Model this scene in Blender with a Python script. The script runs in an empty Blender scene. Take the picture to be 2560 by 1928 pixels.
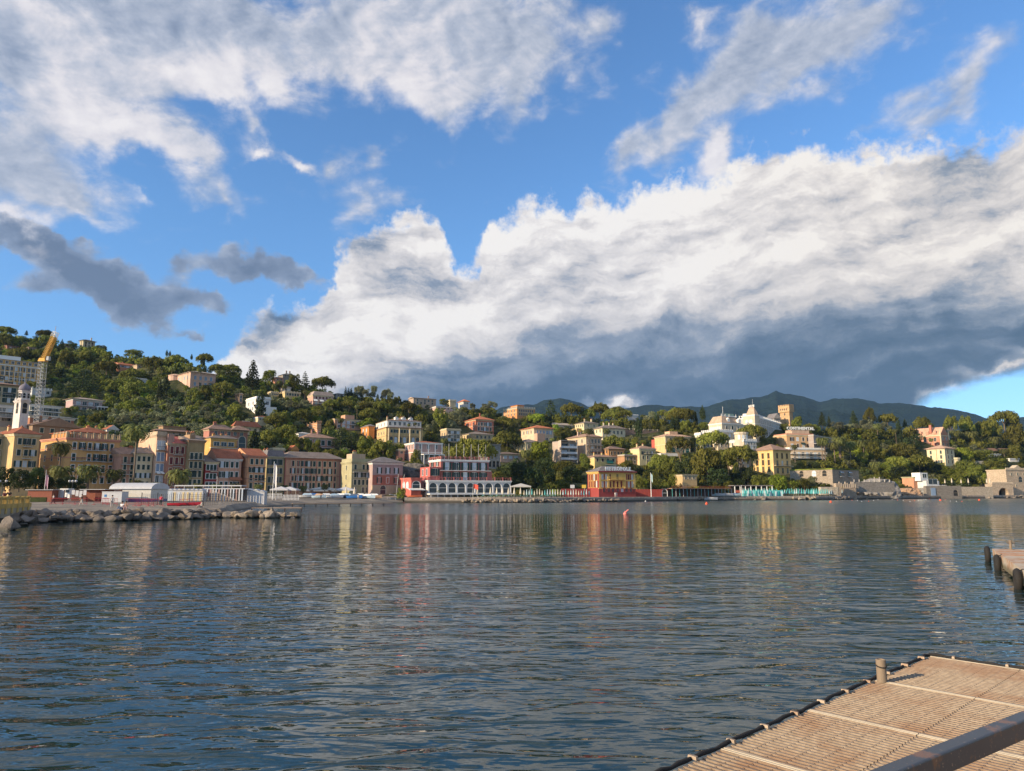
import bpy, math, random
import numpy as np
from mathutils import Vector, Matrix
R = math.radians
sc = bpy.context.scene
col = sc.collection

# ---------------------------------------------------------------- camera
F, CX, CY = 1780.0, 1280.0, 964.0          # focal length and centre in pixels of the 2560 x 1928 photograph
PITCH = R(8.53)
EYE = 3.2                                  # metres above the sea
cd = bpy.data.cameras.new('camera')
cam = bpy.data.objects.new('camera', cd); col.objects.link(cam)
cd.sensor_width = 36.0; cd.lens = 36.0 * F / 2560.0
cd.clip_start = 0.1; cd.clip_end = 30000
cam.location = (0, 0, EYE); cam.rotation_euler = (R(90) + PITCH, 0, 0)
sc.camera = cam

def ray(px, py):
    u, v = (px - CX) / F, (CY - py) / F
    y = math.cos(PITCH) - math.sin(PITCH) * v
    z = math.sin(PITCH) + math.cos(PITCH) * v
    return u / y, z / y
def P(px, py, D):
    k, e = ray(px, py)
    return Vector((k * D, D, EYE + e * D))
def azel(px, py):
    k, e = ray(px, py)
    return math.atan(k), math.atan2(e, math.sqrt(1 + k * k))

# ---------------------------------------------------------------- sun, sky, exposure
SUN_AZ = math.atan2(-0.87, -0.49)          # measured from +Y towards +X
SUN_EL = R(19)
sv = Vector((math.sin(SUN_AZ) * math.cos(SUN_EL), math.cos(SUN_AZ) * math.cos(SUN_EL), math.sin(SUN_EL)))
sd = bpy.data.lights.new('sun', 'SUN'); sd.energy = 5.0; sd.angle = R(0.5); sd.color = (1.0, 0.79, 0.52)
so = bpy.data.objects.new('sun', sd); col.objects.link(so)
so.rotation_euler = sv.to_track_quat('Z', 'Y').to_euler(); so.location = (-60, -40, 80)
sc.view_settings.view_transform = 'Standard'; sc.view_settings.look = 'None'
sc.view_settings.exposure = 0.55; sc.view_settings.gamma = 1.0
sc.view_settings.use_curve_mapping = False
sc.cycles.use_denoising = True
sc.cycles.max_bounces = 6; sc.cycles.diffuse_bounces = 2; sc.cycles.glossy_bounces = 3
sc.cycles.transmission_bounces = 2; sc.cycles.transparent_max_bounces = 6; sc.cycles.volume_bounces = 0
sc.cycles.sample_clamp_indirect = 6.0

world = bpy.data.worlds.new('World'); sc.world = world; world.use_nodes = True
world.cycles.sampling_method = 'MANUAL'; world.cycles.sample_map_resolution = 256
class NT:
    """small helper for writing node trees as expressions"""
    def __init__(s, tree): s.t = tree; s.t.nodes.clear()
    def n(s, kind, **kw):
        nd = s.t.nodes.new(kind)
        for k, v in kw.items(): setattr(nd, k, v)
        return nd
    def put(s, sock, v):
        if isinstance(v, bpy.types.NodeSocket): s.t.links.new(v, sock)
        elif v is not None: sock.default_value = v
    def m(s, op, a, b=None, c=None, clamp=False):
        nd = s.n('ShaderNodeMath', operation=op, use_clamp=clamp)
        s.put(nd.inputs[0], a); s.put(nd.inputs[1], b); s.put(nd.inputs[2], c)
        return nd.outputs[0]
    def vm(s, op, a, b=None, scale=None):
        nd = s.n('ShaderNodeVectorMath', operation=op)
        s.put(nd.inputs[0], a); s.put(nd.inputs[1], b)
        if scale is not None: s.put(nd.inputs['Scale'], scale)
        return nd.outputs['Value'] if op in ('LENGTH', 'DOT_PRODUCT') else nd.outputs[0]
    def noise(s, vec, scale, detail=4, rough=.5, dist=0.0, lac=2.0):
        nd = s.n('ShaderNodeTexNoise'); s.put(nd.inputs['Vector'], vec)
        nd.inputs['Scale'].default_value = scale; nd.inputs['Detail'].default_value = detail
        nd.inputs['Roughness'].default_value = rough; nd.inputs['Distortion'].default_value = dist
        nd.inputs['Lacunarity'].default_value = lac
        return nd.outputs['Fac'], nd.outputs['Color']
    def mapping(s, vec, loc=(0,0,0), rot=(0,0,0), scale=(1,1,1), kind='POINT'):
        nd = s.n('ShaderNodeMapping', vector_type=kind); s.put(nd.inputs['Vector'], vec)
        nd.inputs['Location'].default_value = loc; nd.inputs['Rotation'].default_value = rot
        nd.inputs['Scale'].default_value = scale
        return nd.outputs[0]
    def smooth(s, v, a, b, lo=0.0, hi=1.0):
        nd = s.n('ShaderNodeMapRange', interpolation_type='SMOOTHSTEP')
        s.put(nd.inputs[0], v); nd.inputs[1].default_value = a; nd.inputs[2].default_value = b
        nd.inputs[3].default_value = lo; nd.inputs[4].default_value = hi
        return nd.outputs[0]
    def ramp(s, fac, stops, interp='LINEAR'):
        nd = s.n('ShaderNodeValToRGB'); s.put(nd.inputs[0], fac); cr = nd.color_ramp; cr.interpolation = interp
        while len(cr.elements) < len(stops): cr.elements.new(0.5)
        for e, (p, c) in zip(cr.elements, stops): e.position = p; e.color = (*c, 1) if len(c) == 3 else c
        return nd.outputs[0]
    def mix(s, fac, a, b, mode='MIX'):
        nd = s.n('ShaderNodeMix', data_type='RGBA', blend_type=mode)
        s.put(nd.inputs[0], fac)
        for sock, v in ((nd.inputs[6], a), (nd.inputs[7], b)):
            s.put(sock, (*v, 1) if isinstance(v, tuple) and len(v) == 3 else v)
        return nd.outputs[2]

def D10(px, py):                            # sky position in units of ten degrees
    a, e = azel(px, py)
    return math.degrees(a) / 10, math.degrees(e) / 10

W = NT(world.node_tree)
geo = W.n('ShaderNodeTexCoord').outputs['Generated']
sep = W.n('ShaderNodeSeparateXYZ'); W.put(sep.inputs[0], geo)
az = W.m('MULTIPLY', W.m('ARCTAN2', sep.outputs[0], sep.outputs[1]), 18 / math.pi)
el = W.m('MULTIPLY', W.m('ARCSINE', sep.outputs[2]), 18 / math.pi)
comb = W.n('ShaderNodeCombineXYZ'); W.put(comb.inputs[0], az); W.put(comb.inputs[1], el)
uv = comb.outputs[0]
# the shape of the air: slow and quick swirls displace every cloud's outline
_, n1 = W.noise(uv, 0.55, 3, .5)
_, n2 = W.noise(uv, 2.6, 6, .62)
w1 = W.vm('SCALE', W.vm('SUBTRACT', n1, (.5, .5, .5)), scale=0.8)
w2 = W.vm('SCALE', W.vm('SUBTRACT', n2, (.5, .5, .5)), scale=0.42)
q = W.vm('ADD', uv, W.vm('ADD', w1, w2))
qs = W.vm('ADD', uv, W.vm('ADD', W.vm('SCALE', w1, scale=.55), W.vm('SCALE', w2, scale=1.0)))

def blobs(items, vec):
    acc = 0.0
    for (x, y, rx, ry, ang, w) in items:
        cx_, cy_ = D10(x, y)
        k = 10 * math.radians(1) * F / 1.0                  # about pixels per ten degrees
        mp = W.mapping(vec, (cx_, cy_, 0), (0, 0, R(ang)), (rx / k, ry / k, 1), 'TEXTURE')
        g = W.n('ShaderNodeTexGradient', gradient_type='QUADRATIC_SPHERE'); W.put(g.inputs[0], mp)
        acc = W.m('MULTIPLY_ADD', g.outputs['Fac'], w, acc)
    return acc

def curve(pts, lo=-5.0, hi=5.0):
    """elevation along a line through photograph points, as a function of azimuth"""
    nd = W.n('ShaderNodeFloatCurve')
    W.put(nd.inputs['Value'], W.m('DIVIDE', W.m('SUBTRACT', W.vm_x, lo), hi - lo, clamp=True))
    c = nd.mapping.curves[0]
    pp = sorted(((D10(x, y)[0] - lo) / (hi - lo), D10(x, y)[1] / 5) for x, y in pts)
    while len(c.points) < len(pp): c.points.new(0.5, 0.5)
    for p_, (a, b) in zip(c.points, pp): p_.location = (a, b)
    nd.mapping.update()
    return W.m('MULTIPLY', nd.outputs[0], 5.0)
sq = W.n('ShaderNodeSeparateXYZ'); W.put(sq.inputs[0], qs)
W.vm_x = sq.outputs[0]; qy = sq.outputs[1]

# --- loose clouds ----------------------------------------------------------
loose = [
 (300, 40, 720, 300, 0, 1.7), (60, 180, 330, 230, 0, 1.2), (620, 60, 300, 150, 0, .7),
 (190, 230, 190, 140, -60, .9), (330, 350, 260, 85, -12, 1.0), (470, 400, 170, 110, -40, .9), (530, 530, 150, 80, -20, .6),
 (400, 215, 190, 80, 0, .9), (540, 250, 70, 120, 30, .7), (650, 190, 150, 100, 0, .9), (740, 170, 90, 60, 0, .5),
 (40, 430, 330, 180, 0, 1.3), (210, 500, 200, 70, -20, .7), (20, 540, 200, 60, 0, .6), (340, 500, 70, 25, 0, .4),
 (1020, 60, 480, 230, 0, 1.6), (1020, 180, 280, 170, -20, 1.0), (1090, 280, 90, 160, 20, .7), (1290, 120, 330, 240, 0, 1.3), (1480, 60, 170, 160, 0, .6),
 (850, 90, 180, 110, 0, .7), (1320, 250, 90, 120, 20, .5),
 (1690, 270, 420, 115, 36, .95), (1860, 150, 470, 170, 30, 1.05), (2120, 60, 500, 180, 22, 1.05), (1560, 350, 150, 60, 60, .7), (1930, 210, 200, 60, 30, .4),
 (2390, 210, 270, 120, 20, 1.1), (2180, 310, 190, 60, 30, .5), (2480, 150, 120, 50, 30, .3),
 (1745, 35, 120, 70, 30, 1.0), (1755, 395, 110, 80, 20, 1.3), (1650, 430, 70, 110, 30, .4),
 (718, 435, 90, 44, -10, 1.2), (620, 425, 80, 40, 0, .9), (590, 350, 60, 80, 0, .7),
 (820, 450, 110, 90, 50, .8), (920, 400, 120, 100, 40, .85), (900, 520, 190, 100, 20, .8), (1010, 520, 120, 60, 30, .3),
]
dark = [
 (40, 590, 190, 60, -14, 1.2), (170, 650, 190, 60, -14, 1.2), (110, 710, 150, 55, 0, .9), (290, 690, 220, 80, -14, 1.3), (365, 755, 170, 80, -20, 1.4),
 (475, 660, 90, 60, 0, .9), (480, 730, 140, 50, -8, .9), (640, 680, 200, 60, -12, 1.3), (760, 715, 100, 38, -10, .8), (240, 598, 70, 35, 0, .7), (570, 740, 80, 30, -10, .5), (505, 817, 50, 18, 0, .6),
]
cl = blobs(loose, q)
cdk = blobs(dark, q)
nf, _ = W.noise(W.mapping(uv, rot=(0, 0, R(-25)), scale=(1.0, 1.7, 1)), 2.2, 9, .58, .2)
nfine = W.m('SUBTRACT', nf, .5)
dl = W.m('MULTIPLY_ADD', nfine, 1.6, W.m('SUBTRACT', cl, .30))
dd = W.m('MULTIPLY_ADD', nfine, 0.95, W.m('SUBTRACT', cdk, .20))
# general broken cover for the part of the sky outside the photograph
ng, _ = W.noise(uv, .5, 5, .55)
outside = W.smooth(el, 3.6, 4.6)
gen = W.m('MULTIPLY', W.m('SUBTRACT', ng, .5), 2.2)
dl = W.m('ADD', dl, W.m('MULTIPLY', outside, W.m('ADD', gen, .95)))

# --- the great bank of cloud -------------------------------------------------
top = curve([(-400, 1100), (300, 1050), (520, 960), (560, 850), (640, 770), (800, 745), (850, 640), (930, 590), (1010, 545), (1075, 535), (1120, 650), (1180, 660), (1215, 560), (1270, 540),
             (1350, 505), (1470, 478), (1560, 490), (1640, 440), (1760, 425), (1860, 372), (1990, 360), (2080, 372), (2180, 372), (2290, 345), (2400, 320), (2560, 280), (2900, 200)])
bot = curve([(-400, 1230), (1600, 1230), (2200, 1120), (2300, 1022), (2400, 990), (2460, 965), (2560, 930), (2900, 900)])
puff, _ = W.noise(uv, 3.4, 11, .63, .1)
pf = W.m('SUBTRACT', puff, .5)
dt = W.m('MULTIPLY_ADD', pf, .85, W.m('SUBTRACT', top, qy))
db = W.m('MULTIPLY_ADD', nfine, .25, W.m('SUBTRACT', el, bot))
bank = W.m('MULTIPLY', W.smooth(dt, -.02, .17), W.smooth(db, -.03, .09))
# light on it: sunlit crests, grey folds, slate-blue belly
belly = curve([(-400, 1150), (500, 1060), (850, 1000), (1050, 950), (1200, 895), (1400, 865), (1600, 850), (1800, 825), (2000, 810), (2200, 800), (2350, 805), (2560, 815), (2900, 840)])
qm = W.vm('ADD', uv, W.vm('ADD', W.vm('SCALE', w1, scale=.7), W.vm('SCALE', w2, scale=.45)))
st = W.mapping(qm, rot=(0, 0, R(-24)), scale=(.55, 1.7, 1))
f1, _ = W.noise(st, 1.5, 9, .60, .15)
f1b, _ = W.noise(W.vm('ADD', st, (-.05, .11, 0)), 1.5, 9, .60, .15)
f2, _ = W.noise(W.mapping(qs, rot=(0, 0, R(-20)), scale=(.8, 1.3, 1)), 4.6, 9, .66, .1)
relief = W.m('MULTIPLY', W.m('SUBTRACT', f1, f1b), 3.4)
db2 = W.m('SUBTRACT', qy, belly)
base = W.smooth(db2, -.42, .52)
shadow_b = blobs([(1130, 720, 300, 90, 15, .35), (1000, 700, 200, 100, 0, .35), (900, 650, 160, 100, -10, .6), (760, 780, 160, 60, 0, .3), (620, 760, 120, 40, 0, .3), (700, 790, 240, 45, 0, .55), (640, 830, 200, 45, 0, .6),
                  (2400, 390, 240, 120, 25, .75), (2480, 500, 180, 60, 20, .35), (2250, 560, 300, 60, 20, .30), (1900, 560, 320, 70, 12, .10), (2450, 700, 350, 90, 20, .35), (1450, 690, 260, 60, 25, .22), (2560, 800, 420, 60, 8, .4), (1980, 700, 200, 50, 20, .12), (1500, 760, 160, 40, 30, .25)], q)
light_b = blobs([(1200, 640, 260, 110, 20, .22), (1700, 500, 420, 100, 12, .12), (1750, 690, 240, 70, 32, .28), (2150, 700, 480, 90, 16, .22), (1500, 590, 400, 80, 14, .12), (1080, 820, 300, 100, 20, .28), (900, 850, 200, 60, 10, .28), (1470, 1000, 110, 34, 5, .45),
                 (1548, 992, 70, 46, 0, 1.5), (2500, 930, 160, 34, 14, .8), (2380, 1000, 150, 24, 6, .7), (600, 900, 140, 70, 0, .6), (760, 930, 260, 60, 5, .5), (1800, 965, 420, 26, 4, .16), (2150, 930, 300, 22, 8, .16), (1250, 945, 240, 50, 10, .24), (1700, 910, 260, 40, 12, .18), (1500, 940, 200, 40, 6, .16), (2540, 880, 110, 30, 0, .5), (1300, 830, 300, 50, 10, .2)], q)
bb = W.m('ADD', W.m('MULTIPLY', base, .86), W.m('MULTIPLY', W.m('MULTIPLY_ADD', base, .65, .35), W.m('MULTIPLY_ADD', relief, .62, W.m('MULTIPLY', W.m('SUBTRACT', f2, .5), .55))))
bb = W.m('ADD', W.m('SUBTRACT', bb, shadow_b), light_b)
bb = W.m('ADD', bb, W.m('MULTIPLY', W.smooth(dt, .0, .5, .10, 0), 1))
bankcol = W.ramp(bb, [(0, (.085, .145, .24)), (.16, (.13, .195, .30)), (.40, (.28, .34, .445)), (.64, (.60, .59, .62)), (.86, (.80, .77, .77)), (1, (.92, .89, .87))])
# warm tint to the right, where the low sun reaches under the bank
warm = W.smooth(az, 0.6, 3.4, 0, .5)
bankcol = W.mix(warm, bankcol, W.mix(1.0, bankcol, (1.02, .97, .88), 'MULTIPLY'))
# loose cloud light
r2, _ = W.noise(W.vm('ADD', W.mapping(uv, rot=(0, 0, R(-25)), scale=(1.0, 1.7, 1)), (-.07, .06, 0)), 2.2, 7, .58, .2)
lit = blobs([(170, 220, 240, 110, -60, .5), (330, 350, 330, 80, -12, .55), (420, 200, 320, 110, 0, .5), (640, 190, 200, 110, 0, .5), (540, 270, 90, 120, 30, .4), (120, 60, 200, 70, -10, .35), (40, 545, 260, 45, 0, .4), (220, 520, 200, 50, -20, .3), (340, 500, 90, 40, 0, .5), (1000, 200, 300, 190, -20, .38), (1050, 100, 480, 260, 0, .25), (718, 435, 90, 40, 0, .5), (620, 425, 60, 30, 0, .5), (1755, 395, 100, 70, 20, .5), (1745, 35, 90, 50, 30, .3), (1650, 320, 200, 50, 36, .12)], q)
lb = W.m('ADD', W.m('MULTIPLY', W.m('SUBTRACT', nf, r2), 1.1), W.m('ADD', lit, W.m('MULTIPLY', nfine, .35)))
lb = W.m('ADD', lb, .50)
thick = W.smooth(dl, .15, 1.3, .06, -.13)
lb = W.m('ADD', lb, thick)
loosecol = W.ramp(lb, [(0, (.17, .22, .33)), (.3, (.31, .37, .49)), (.55, (.50, .54, .64)), (.8, (.80, .77, .80)), (1, (.92, .88, .88))])
a_l = W.smooth(dl, -.16, .60, 0, .93)
a_d = W.smooth(dd, -.04, .34, 0, .93)
darkcol = W.ramp(W.m('ADD', W.m('MULTIPLY', W.m('SUBTRACT', nf, r2), 1.6), W.m('MULTIPLY_ADD', dd, -.55, .62)), [(.05, (.15, .20, .30)), (.45, (.24, .30, .42)), (.8, (.42, .48, .60))])

sky = W.n('ShaderNodeTexSky', sky_type='NISHITA', sun_disc=False, sun_elevation=SUN_EL, sun_rotation=SUN_AZ,
          altitude=0, air_density=1.0, dust_density=0.6, ozone_density=2.6)
skyc = W.mix(1.0, sky.outputs[0], (1.16, 1.60, 1.98), 'MULTIPLY')
STR = 0.080
skyc = W.mix(W.smooth(el, .2, 2.2, .75, 0), skyc, W.mix(1.0, skyc, (.72, .74, .86), 'MULTIPLY'))
def pre(c): return W.vm('SCALE', c, scale=.69 / STR)
c = W.mix(a_d, skyc, pre(darkcol))
c = W.mix(a_l, c, pre(loosecol))
c = W.mix(bank, c, pre(bankcol))
bg = W.n('ShaderNodeBackground'); W.put(bg.inputs[0], c); bg.inputs[1].default_value = STR
out = W.n('ShaderNodeOutputWorld'); W.put(out.inputs[0], bg.outputs[0])
# ---------------------------------------------------------------- materials
_mats = {}
def newmat(key):
    m = bpy.data.materials.new(key); m.use_nodes = True
    return m, NT(m.node_tree)
def finish(T, base, rough=.8, bump=None, bstr=.3, bdist=.05, metal=0.0, spec=.3, trans=0.0, **kw):
    b = T.n('ShaderNodeBsdfPrincipled')
    T.put(b.inputs['Base Color'], (*base, 1) if isinstance(base, tuple) and len(base) == 3 else base)
    T.put(b.inputs['Roughness'], rough); b.inputs['Metallic'].default_value = metal
    b.inputs['Specular IOR Level'].default_value = spec
    for k, v in kw.items(): T.put(b.inputs[k], v)
    if bump is not None:
        bn = T.n('ShaderNodeBump'); T.put(bn.inputs['Height'], bump)
        bn.inputs['Strength'].default_value = bstr; bn.inputs['Distance'].default_value = bdist
        T.put(b.inputs['Normal'], bn.outputs[0])
    o = T.n('ShaderNodeOutputMaterial')
    sh = b.outputs[0]
    if trans:
        tr = T.n('ShaderNodeBsdfTranslucent'); T.put(tr.inputs[0], (*base, 1) if isinstance(base, tuple) and len(base) == 3 else base)
        mx = T.n('ShaderNodeMixShader'); mx.inputs[0].default_value = trans
        T.put(mx.inputs[1], sh); T.put(mx.inputs[2], tr.outputs[0]); sh = mx.outputs[0]
    T.put(o.inputs[0], sh)
def objco(T): return T.n('ShaderNodeTexCoord').outputs['Object']
def poss(T): return T.n('ShaderNodeNewGeometry').outputs['Position']
def sc3(c, f): return tuple(min(1, x * f) for x in c)

def plaster(c, dirt=.7):
    key = 'plaster_%02x%02x%02x' % tuple(int(255 * x) for x in c)
    if key in _mats: return _mats[key]
    m, T = newmat(key); p = poss(T); g0 = sum(c) / 3; c = tuple(k_ * (x * .93 + g0 * .07) for x, k_ in zip(c, (.94, .90, .84)))
    f, _ = T.noise(p, .35, 5, .6)
    streak, _ = T.noise(T.mapping(p, scale=(1.6, 1.6, .16)), 1.0, 5, .6)
    fine, _ = T.noise(p, 4.0, 4, .6)
    k = T.m('ADD', T.m('MULTIPLY', f, .5), T.m('MULTIPLY', streak, .5))
    cc = T.mix(T.smooth(k, .36, .66, dirt, 0), c, (c[0] * .62, c[1] * .60, c[2] * .60))
    cc = T.mix(T.smooth(fine, .3, .7, 0, .25), cc, sc3(c, 1.12))
    finish(T, cc, .9, fine, .25, .03, spec=.15)
    _mats[key] = m; return m
def paint(c, rough=.6, metal=0.0, key=None):
    key = key or 'paint_%02x%02x%02x_%d' % (*[int(255 * x) for x in c], int(rough * 10))
    if key in _mats: return _mats[key]
    m, T = newmat(key); f, _ = T.noise(poss(T), 2.5, 4, .6)
    cc = T.mix(T.smooth(f, .3, .7, 0, .5), c, sc3(c, .72))
    finish(T, cc, rough, metal=metal, spec=.35); _mats[key] = m; return m
def rooftile(c):
    key = 'roof_tile_%02x%02x%02x' % tuple(int(255 * x) for x in c)
    if key in _mats: return _mats[key]
    m, T = newmat(key); p = poss(T)
    f, _ = T.noise(p, .5, 5, .65); g, _ = T.noise(p, 3.0, 3, .6)
    cc = T.mix(T.smooth(f, .32, .68, .65, 0), c, sc3(c, .55))
    cc = T.mix(T.smooth(g, .4, .75, 0, .5), cc, sc3(c, 1.35))
    wv = T.n('ShaderNodeTexWave', bands_direction='DIAGONAL'); T.put(wv.inputs[0], objco(T)); wv.inputs['Scale'].default_value = 1.1
    wv.inputs['Distortion'].default_value = .8
    finish(T, cc, .9, T.m('ADD', wv.outputs['Fac'], g), .6, .08, spec=.1); _mats[key] = m; return m
def stone(c, scale=1.2, key=None):
    scale *= 1.7
    key = key or 'stone_%02x%02x%02x' % tuple(int(255 * x) for x in c)
    if key in _mats: return _mats[key]
    m, T = newmat(key); p = poss(T)
    v = T.n('ShaderNodeTexVoronoi', feature='F1'); T.put(v.inputs['Vector'], T.mapping(p, scale=(1, 1, 1.5))); v.inputs['Scale'].default_value = scale
    e = T.n('ShaderNodeTexVoronoi', feature='DISTANCE_TO_EDGE'); T.put(e.inputs['Vector'], T.mapping(p, scale=(1, 1, 1.5))); e.inputs['Scale'].default_value = scale
    hs = T.n('ShaderNodeSeparateColor'); T.put(hs.inputs[0], v.outputs['Color'])
    cc = T.mix(hs.outputs[0], sc3(c, .75), sc3(c, 1.2))
    cc = T.mix(T.smooth(e.outputs['Distance'], 0, .08, .5, 0), cc, sc3(c, .5))
    g, _ = T.noise(p, 3, 4, .6); cc = T.mix(T.smooth(g, .35, .7, 0, .35), cc, sc3(c, .6))
    finish(T, cc, .95, T.m('ADD', T.smooth(e.outputs['Distance'], 0, .15), g), .7, .15, spec=.1); _mats[key] = m; return m
def rockmat(c, key='boulder_rock'):
    if key in _mats: return _mats[key]
    m, T = newmat(key); p = poss(T)
    f, _ = T.noise(p, 1.1, 7, .65); g, _ = T.noise(p, 6, 5, .65)
    rnd = T.n('ShaderNodeObjectInfo').outputs['Random']
    cc = T.mix(T.smooth(f, .3, .7), sc3(c, .55), sc3(c, 1.25))
    cc = T.mix(T.m('MULTIPLY', rnd, .5), cc, (c[0] * .75, c[1] * .68, c[2] * .6))
    z = T.n('ShaderNodeSeparateXYZ'); T.put(z.inputs[0], p)
    wet = T.smooth(T.m('ADD', z.outputs[2], T.m('MULTIPLY', f, .5)), .28, .62, .85, 0)
    cc = T.mix(wet, cc, (.028, .026, .018))
    finish(T, cc, T.m('MULTIPLY_ADD', wet, -.45, .95), T.m('ADD', f, T.m('MULTIPLY', g, .35)), .8, .25, spec=.3); _mats[key] = m; return m
def leafmat(key, c1, c2, c3, trans=.22):
    if key in _mats: return _mats[key]
    m, T = newmat(key); p = poss(T)
    rnd = T.n('ShaderNodeObjectInfo').outputs['Random']
    f, _ = T.noise(p, .55, 4, .6); g, _ = T.noise(p, 3.5, 2, .5)
    cc = T.mix(T.smooth(f, .36, .62), c1, c2)
    cc = T.mix(T.smooth(g, .45, .75, 0, .6), cc, c3)
    hsv = T.n('ShaderNodeHueSaturation'); T.put(hsv.inputs['Color'], cc)
    lf, _ = T.noise(p, .075, 3, .6); T.put(hsv.inputs['Value'], T.m('MULTIPLY', T.m('MULTIPLY_ADD', rnd, .75, .62), T.smooth(lf, .32, .66, .62, 1.30))); T.put(hsv.inputs['Hue'], T.m('MULTIPLY_ADD', rnd, .04, .475))
    finish(T, hsv.outputs[0], .7, spec=.12, trans=trans); _mats[key] = m; return m

LEAF = {
 'pine': leafmat('pine_needles', (.085, .098, .020), (.155, .160, .028), (.24, .22, .045)),
 'dark': leafmat('dark_needles', (.028, .042, .018), (.048, .066, .024), (.080, .096, .030)),
 'olive': leafmat('olive_leaves', (.11, .125, .065), (.18, .19, .105), (.26, .26, .15)),
 'broad': leafmat('broad_leaves', (.080, .100, .020), (.155, .170, .028), (.25, .24, .038)),
 'lime': leafmat('bright_leaves', (.12, .17, .020), (.20, .26, .028), (.29, .33, .045)),
 'palm': leafmat('palm_fronds', (.075, .090, .030), (.14, .15, .045), (.22, .21, .065)),
 'hedge': leafmat('hedge_leaves', (.028, .044, .018), (.048, .068, .022), (.08, .10, .028)),
}
BARK = paint((.17, .125, .09), .95, key='bark'); BARKD = paint((.07, .055, .045), .95, key='dark_bark'); BARKP = paint((.20, .15, .105), .95, key='pine_bark')

# ---------------------------------------------------------------- mesh building
class MB:
    def __init__(s): s.v = []; s.f = []; s.mi = []; s.mats = []
    def mat(s, m):
        if m not in s.mats: s.mats.append(m)
        return s.mats.index(m)
    def add(s, verts, faces, m):
        b = len(s.v); i = s.mat(m)
        s.v += [tuple(v) for v in verts]; s.f += [tuple(b + k for k in f) for f in faces]; s.mi += [i] * len(faces)
        return s
    def box(s, x0, x1, y0, y1, z0, z1, m, taper=0):
        t = taper
        v = [(x0, y0, z0), (x1, y0, z0), (x1, y1, z0), (x0, y1, z0), (x0 + t, y0 + t, z1), (x1 - t, y0 + t, z1), (x1 - t, y1 - t, z1), (x0 + t, y1 - t, z1)]
        return s.add(v, [(3, 2, 1, 0), (4, 5, 6, 7), (0, 1, 5, 4), (1, 2, 6, 5), (2, 3, 7, 6), (3, 0, 4, 7)], m)
    def prism(s, poly, z0, z1, m):
        n = len(poly)
        v = [(x, y, z0) for x, y in poly] + [(x, y, z1) for x, y in poly]
        return s.add(v, [tuple(range(n))[::-1], tuple(range(n, 2 * n))] + [(i, (i + 1) % n, n + (i + 1) % n, n + i) for i in range(n)], m)
    def tube(s, pts, rad, m, n=6, cap=True):
        pts = [Vector(p) for p in pts]; rad = rad if isinstance(rad, (list, tuple)) else [rad] * len(pts)
        vs, fs = [], []
        for i, p in enumerate(pts):
            d = (pts[min(i + 1, len(pts) - 1)] - pts[max(i - 1, 0)]).normalized()
            a = d.cross(Vector((0, 0, 1)) if abs(d.z) < .9 else Vector((1, 0, 0))).normalized(); b = d.cross(a)
            for k in range(n):
                t = 2 * math.pi * k / n
                vs.append(p + (a * math.cos(t) + b * math.sin(t)) * rad[i])
        for i in range(len(pts) - 1):
            for k in range(n):
                fs.append((i * n + k, i * n + (k + 1) % n, (i + 1) * n + (k + 1) % n, (i + 1) * n + k))
        if cap: fs += [tuple(range(n)), tuple(range((len(pts) - 1) * n, len(pts) * n))[::-1]]
        return s.add(vs, fs, m)
    def lathe(s, prof, m, n=10, c=(0, 0)):
        vs, fs = [], []
        for r, z in prof:
            for k in range(n):
                t = 2 * math.pi * k / n; vs.append((c[0] + r * math.cos(t), c[1] + r * math.sin(t), z))
        for i in range(len(prof) - 1):
            for k in range(n): fs.append((i * n + k, i * n + (k + 1) % n, (i + 1) * n + (k + 1) % n, (i + 1) * n + k))
        fs += [tuple(range(n))[::-1], tuple(range((len(prof) - 1) * n, len(prof) * n))]
        return s.add(vs, fs, m)
    def mesh(s, name):
        me = bpy.data.meshes.new(name); me.from_pydata(s.v, [], s.f)
        for m in s.mats: me.materials.append(m)
        if len(s.mats) > 1: me.polygons.foreach_set('material_index', s.mi)
        me.update(); return me
    def obj(s, name, parent=None, smooth=False):
        me = s.mesh(name)
        if smooth: me.polygons.foreach_set('use_smooth', [True] * len(me.polygons))
        return link(name, me, parent)

def link(name, me, parent=None, loc=None, rz=None, scale=None):
    o = bpy.data.objects.new(name, me); col.objects.link(o)
    if parent is not None: o.parent = parent
    if loc is not None: o.location = loc
    if rz is not None: o.rotation_euler = (0, 0, rz)
    if scale is not None: o.scale = scale
    return o
def tag(o, label, cat, group=None):
    o['label'] = label; o['category'] = cat
    if group: o['group'] = group
    return o
def thing(name, label, cat, loc=(0, 0, 0), rz=0, group=None):
    o = bpy.data.objects.new(name, None); col.objects.link(o)
    o.location = loc; o.rotation_euler = (0, 0, rz); o.empty_display_size = .5
    if label: tag(o, label, cat, group)
    elif cat: o['category'] = cat; o['group'] = group
    return o
def struct(name, o): o['kind'] = 'structure'; return o
def quadmesh(name, co, faces, mats, mi=None, smooth=False):
    me = bpy.data.meshes.new(name)
    me.vertices.add(len(co)); me.vertices.foreach_set('co', np.asarray(co, np.float32).ravel())
    faces = np.asarray(faces, np.int32); k = faces.shape[1]
    me.loops.add(faces.size); me.loops.foreach_set('vertex_index', faces.ravel())
    me.polygons.add(len(faces)); me.polygons.foreach_set('loop_start', np.arange(0, faces.size, k, dtype=np.int32))
    me.polygons.foreach_set('loop_total', np.full(len(faces), k, np.int32))
    for m in mats: me.materials.append(m)
    if mi is not None: me.polygons.foreach_set('material_index', np.asarray(mi, np.int32))
    if smooth: me.polygons.foreach_set('use_smooth', np.ones(len(faces), bool))
    me.update(calc_edges=True); me.validate()
    return me

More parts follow.
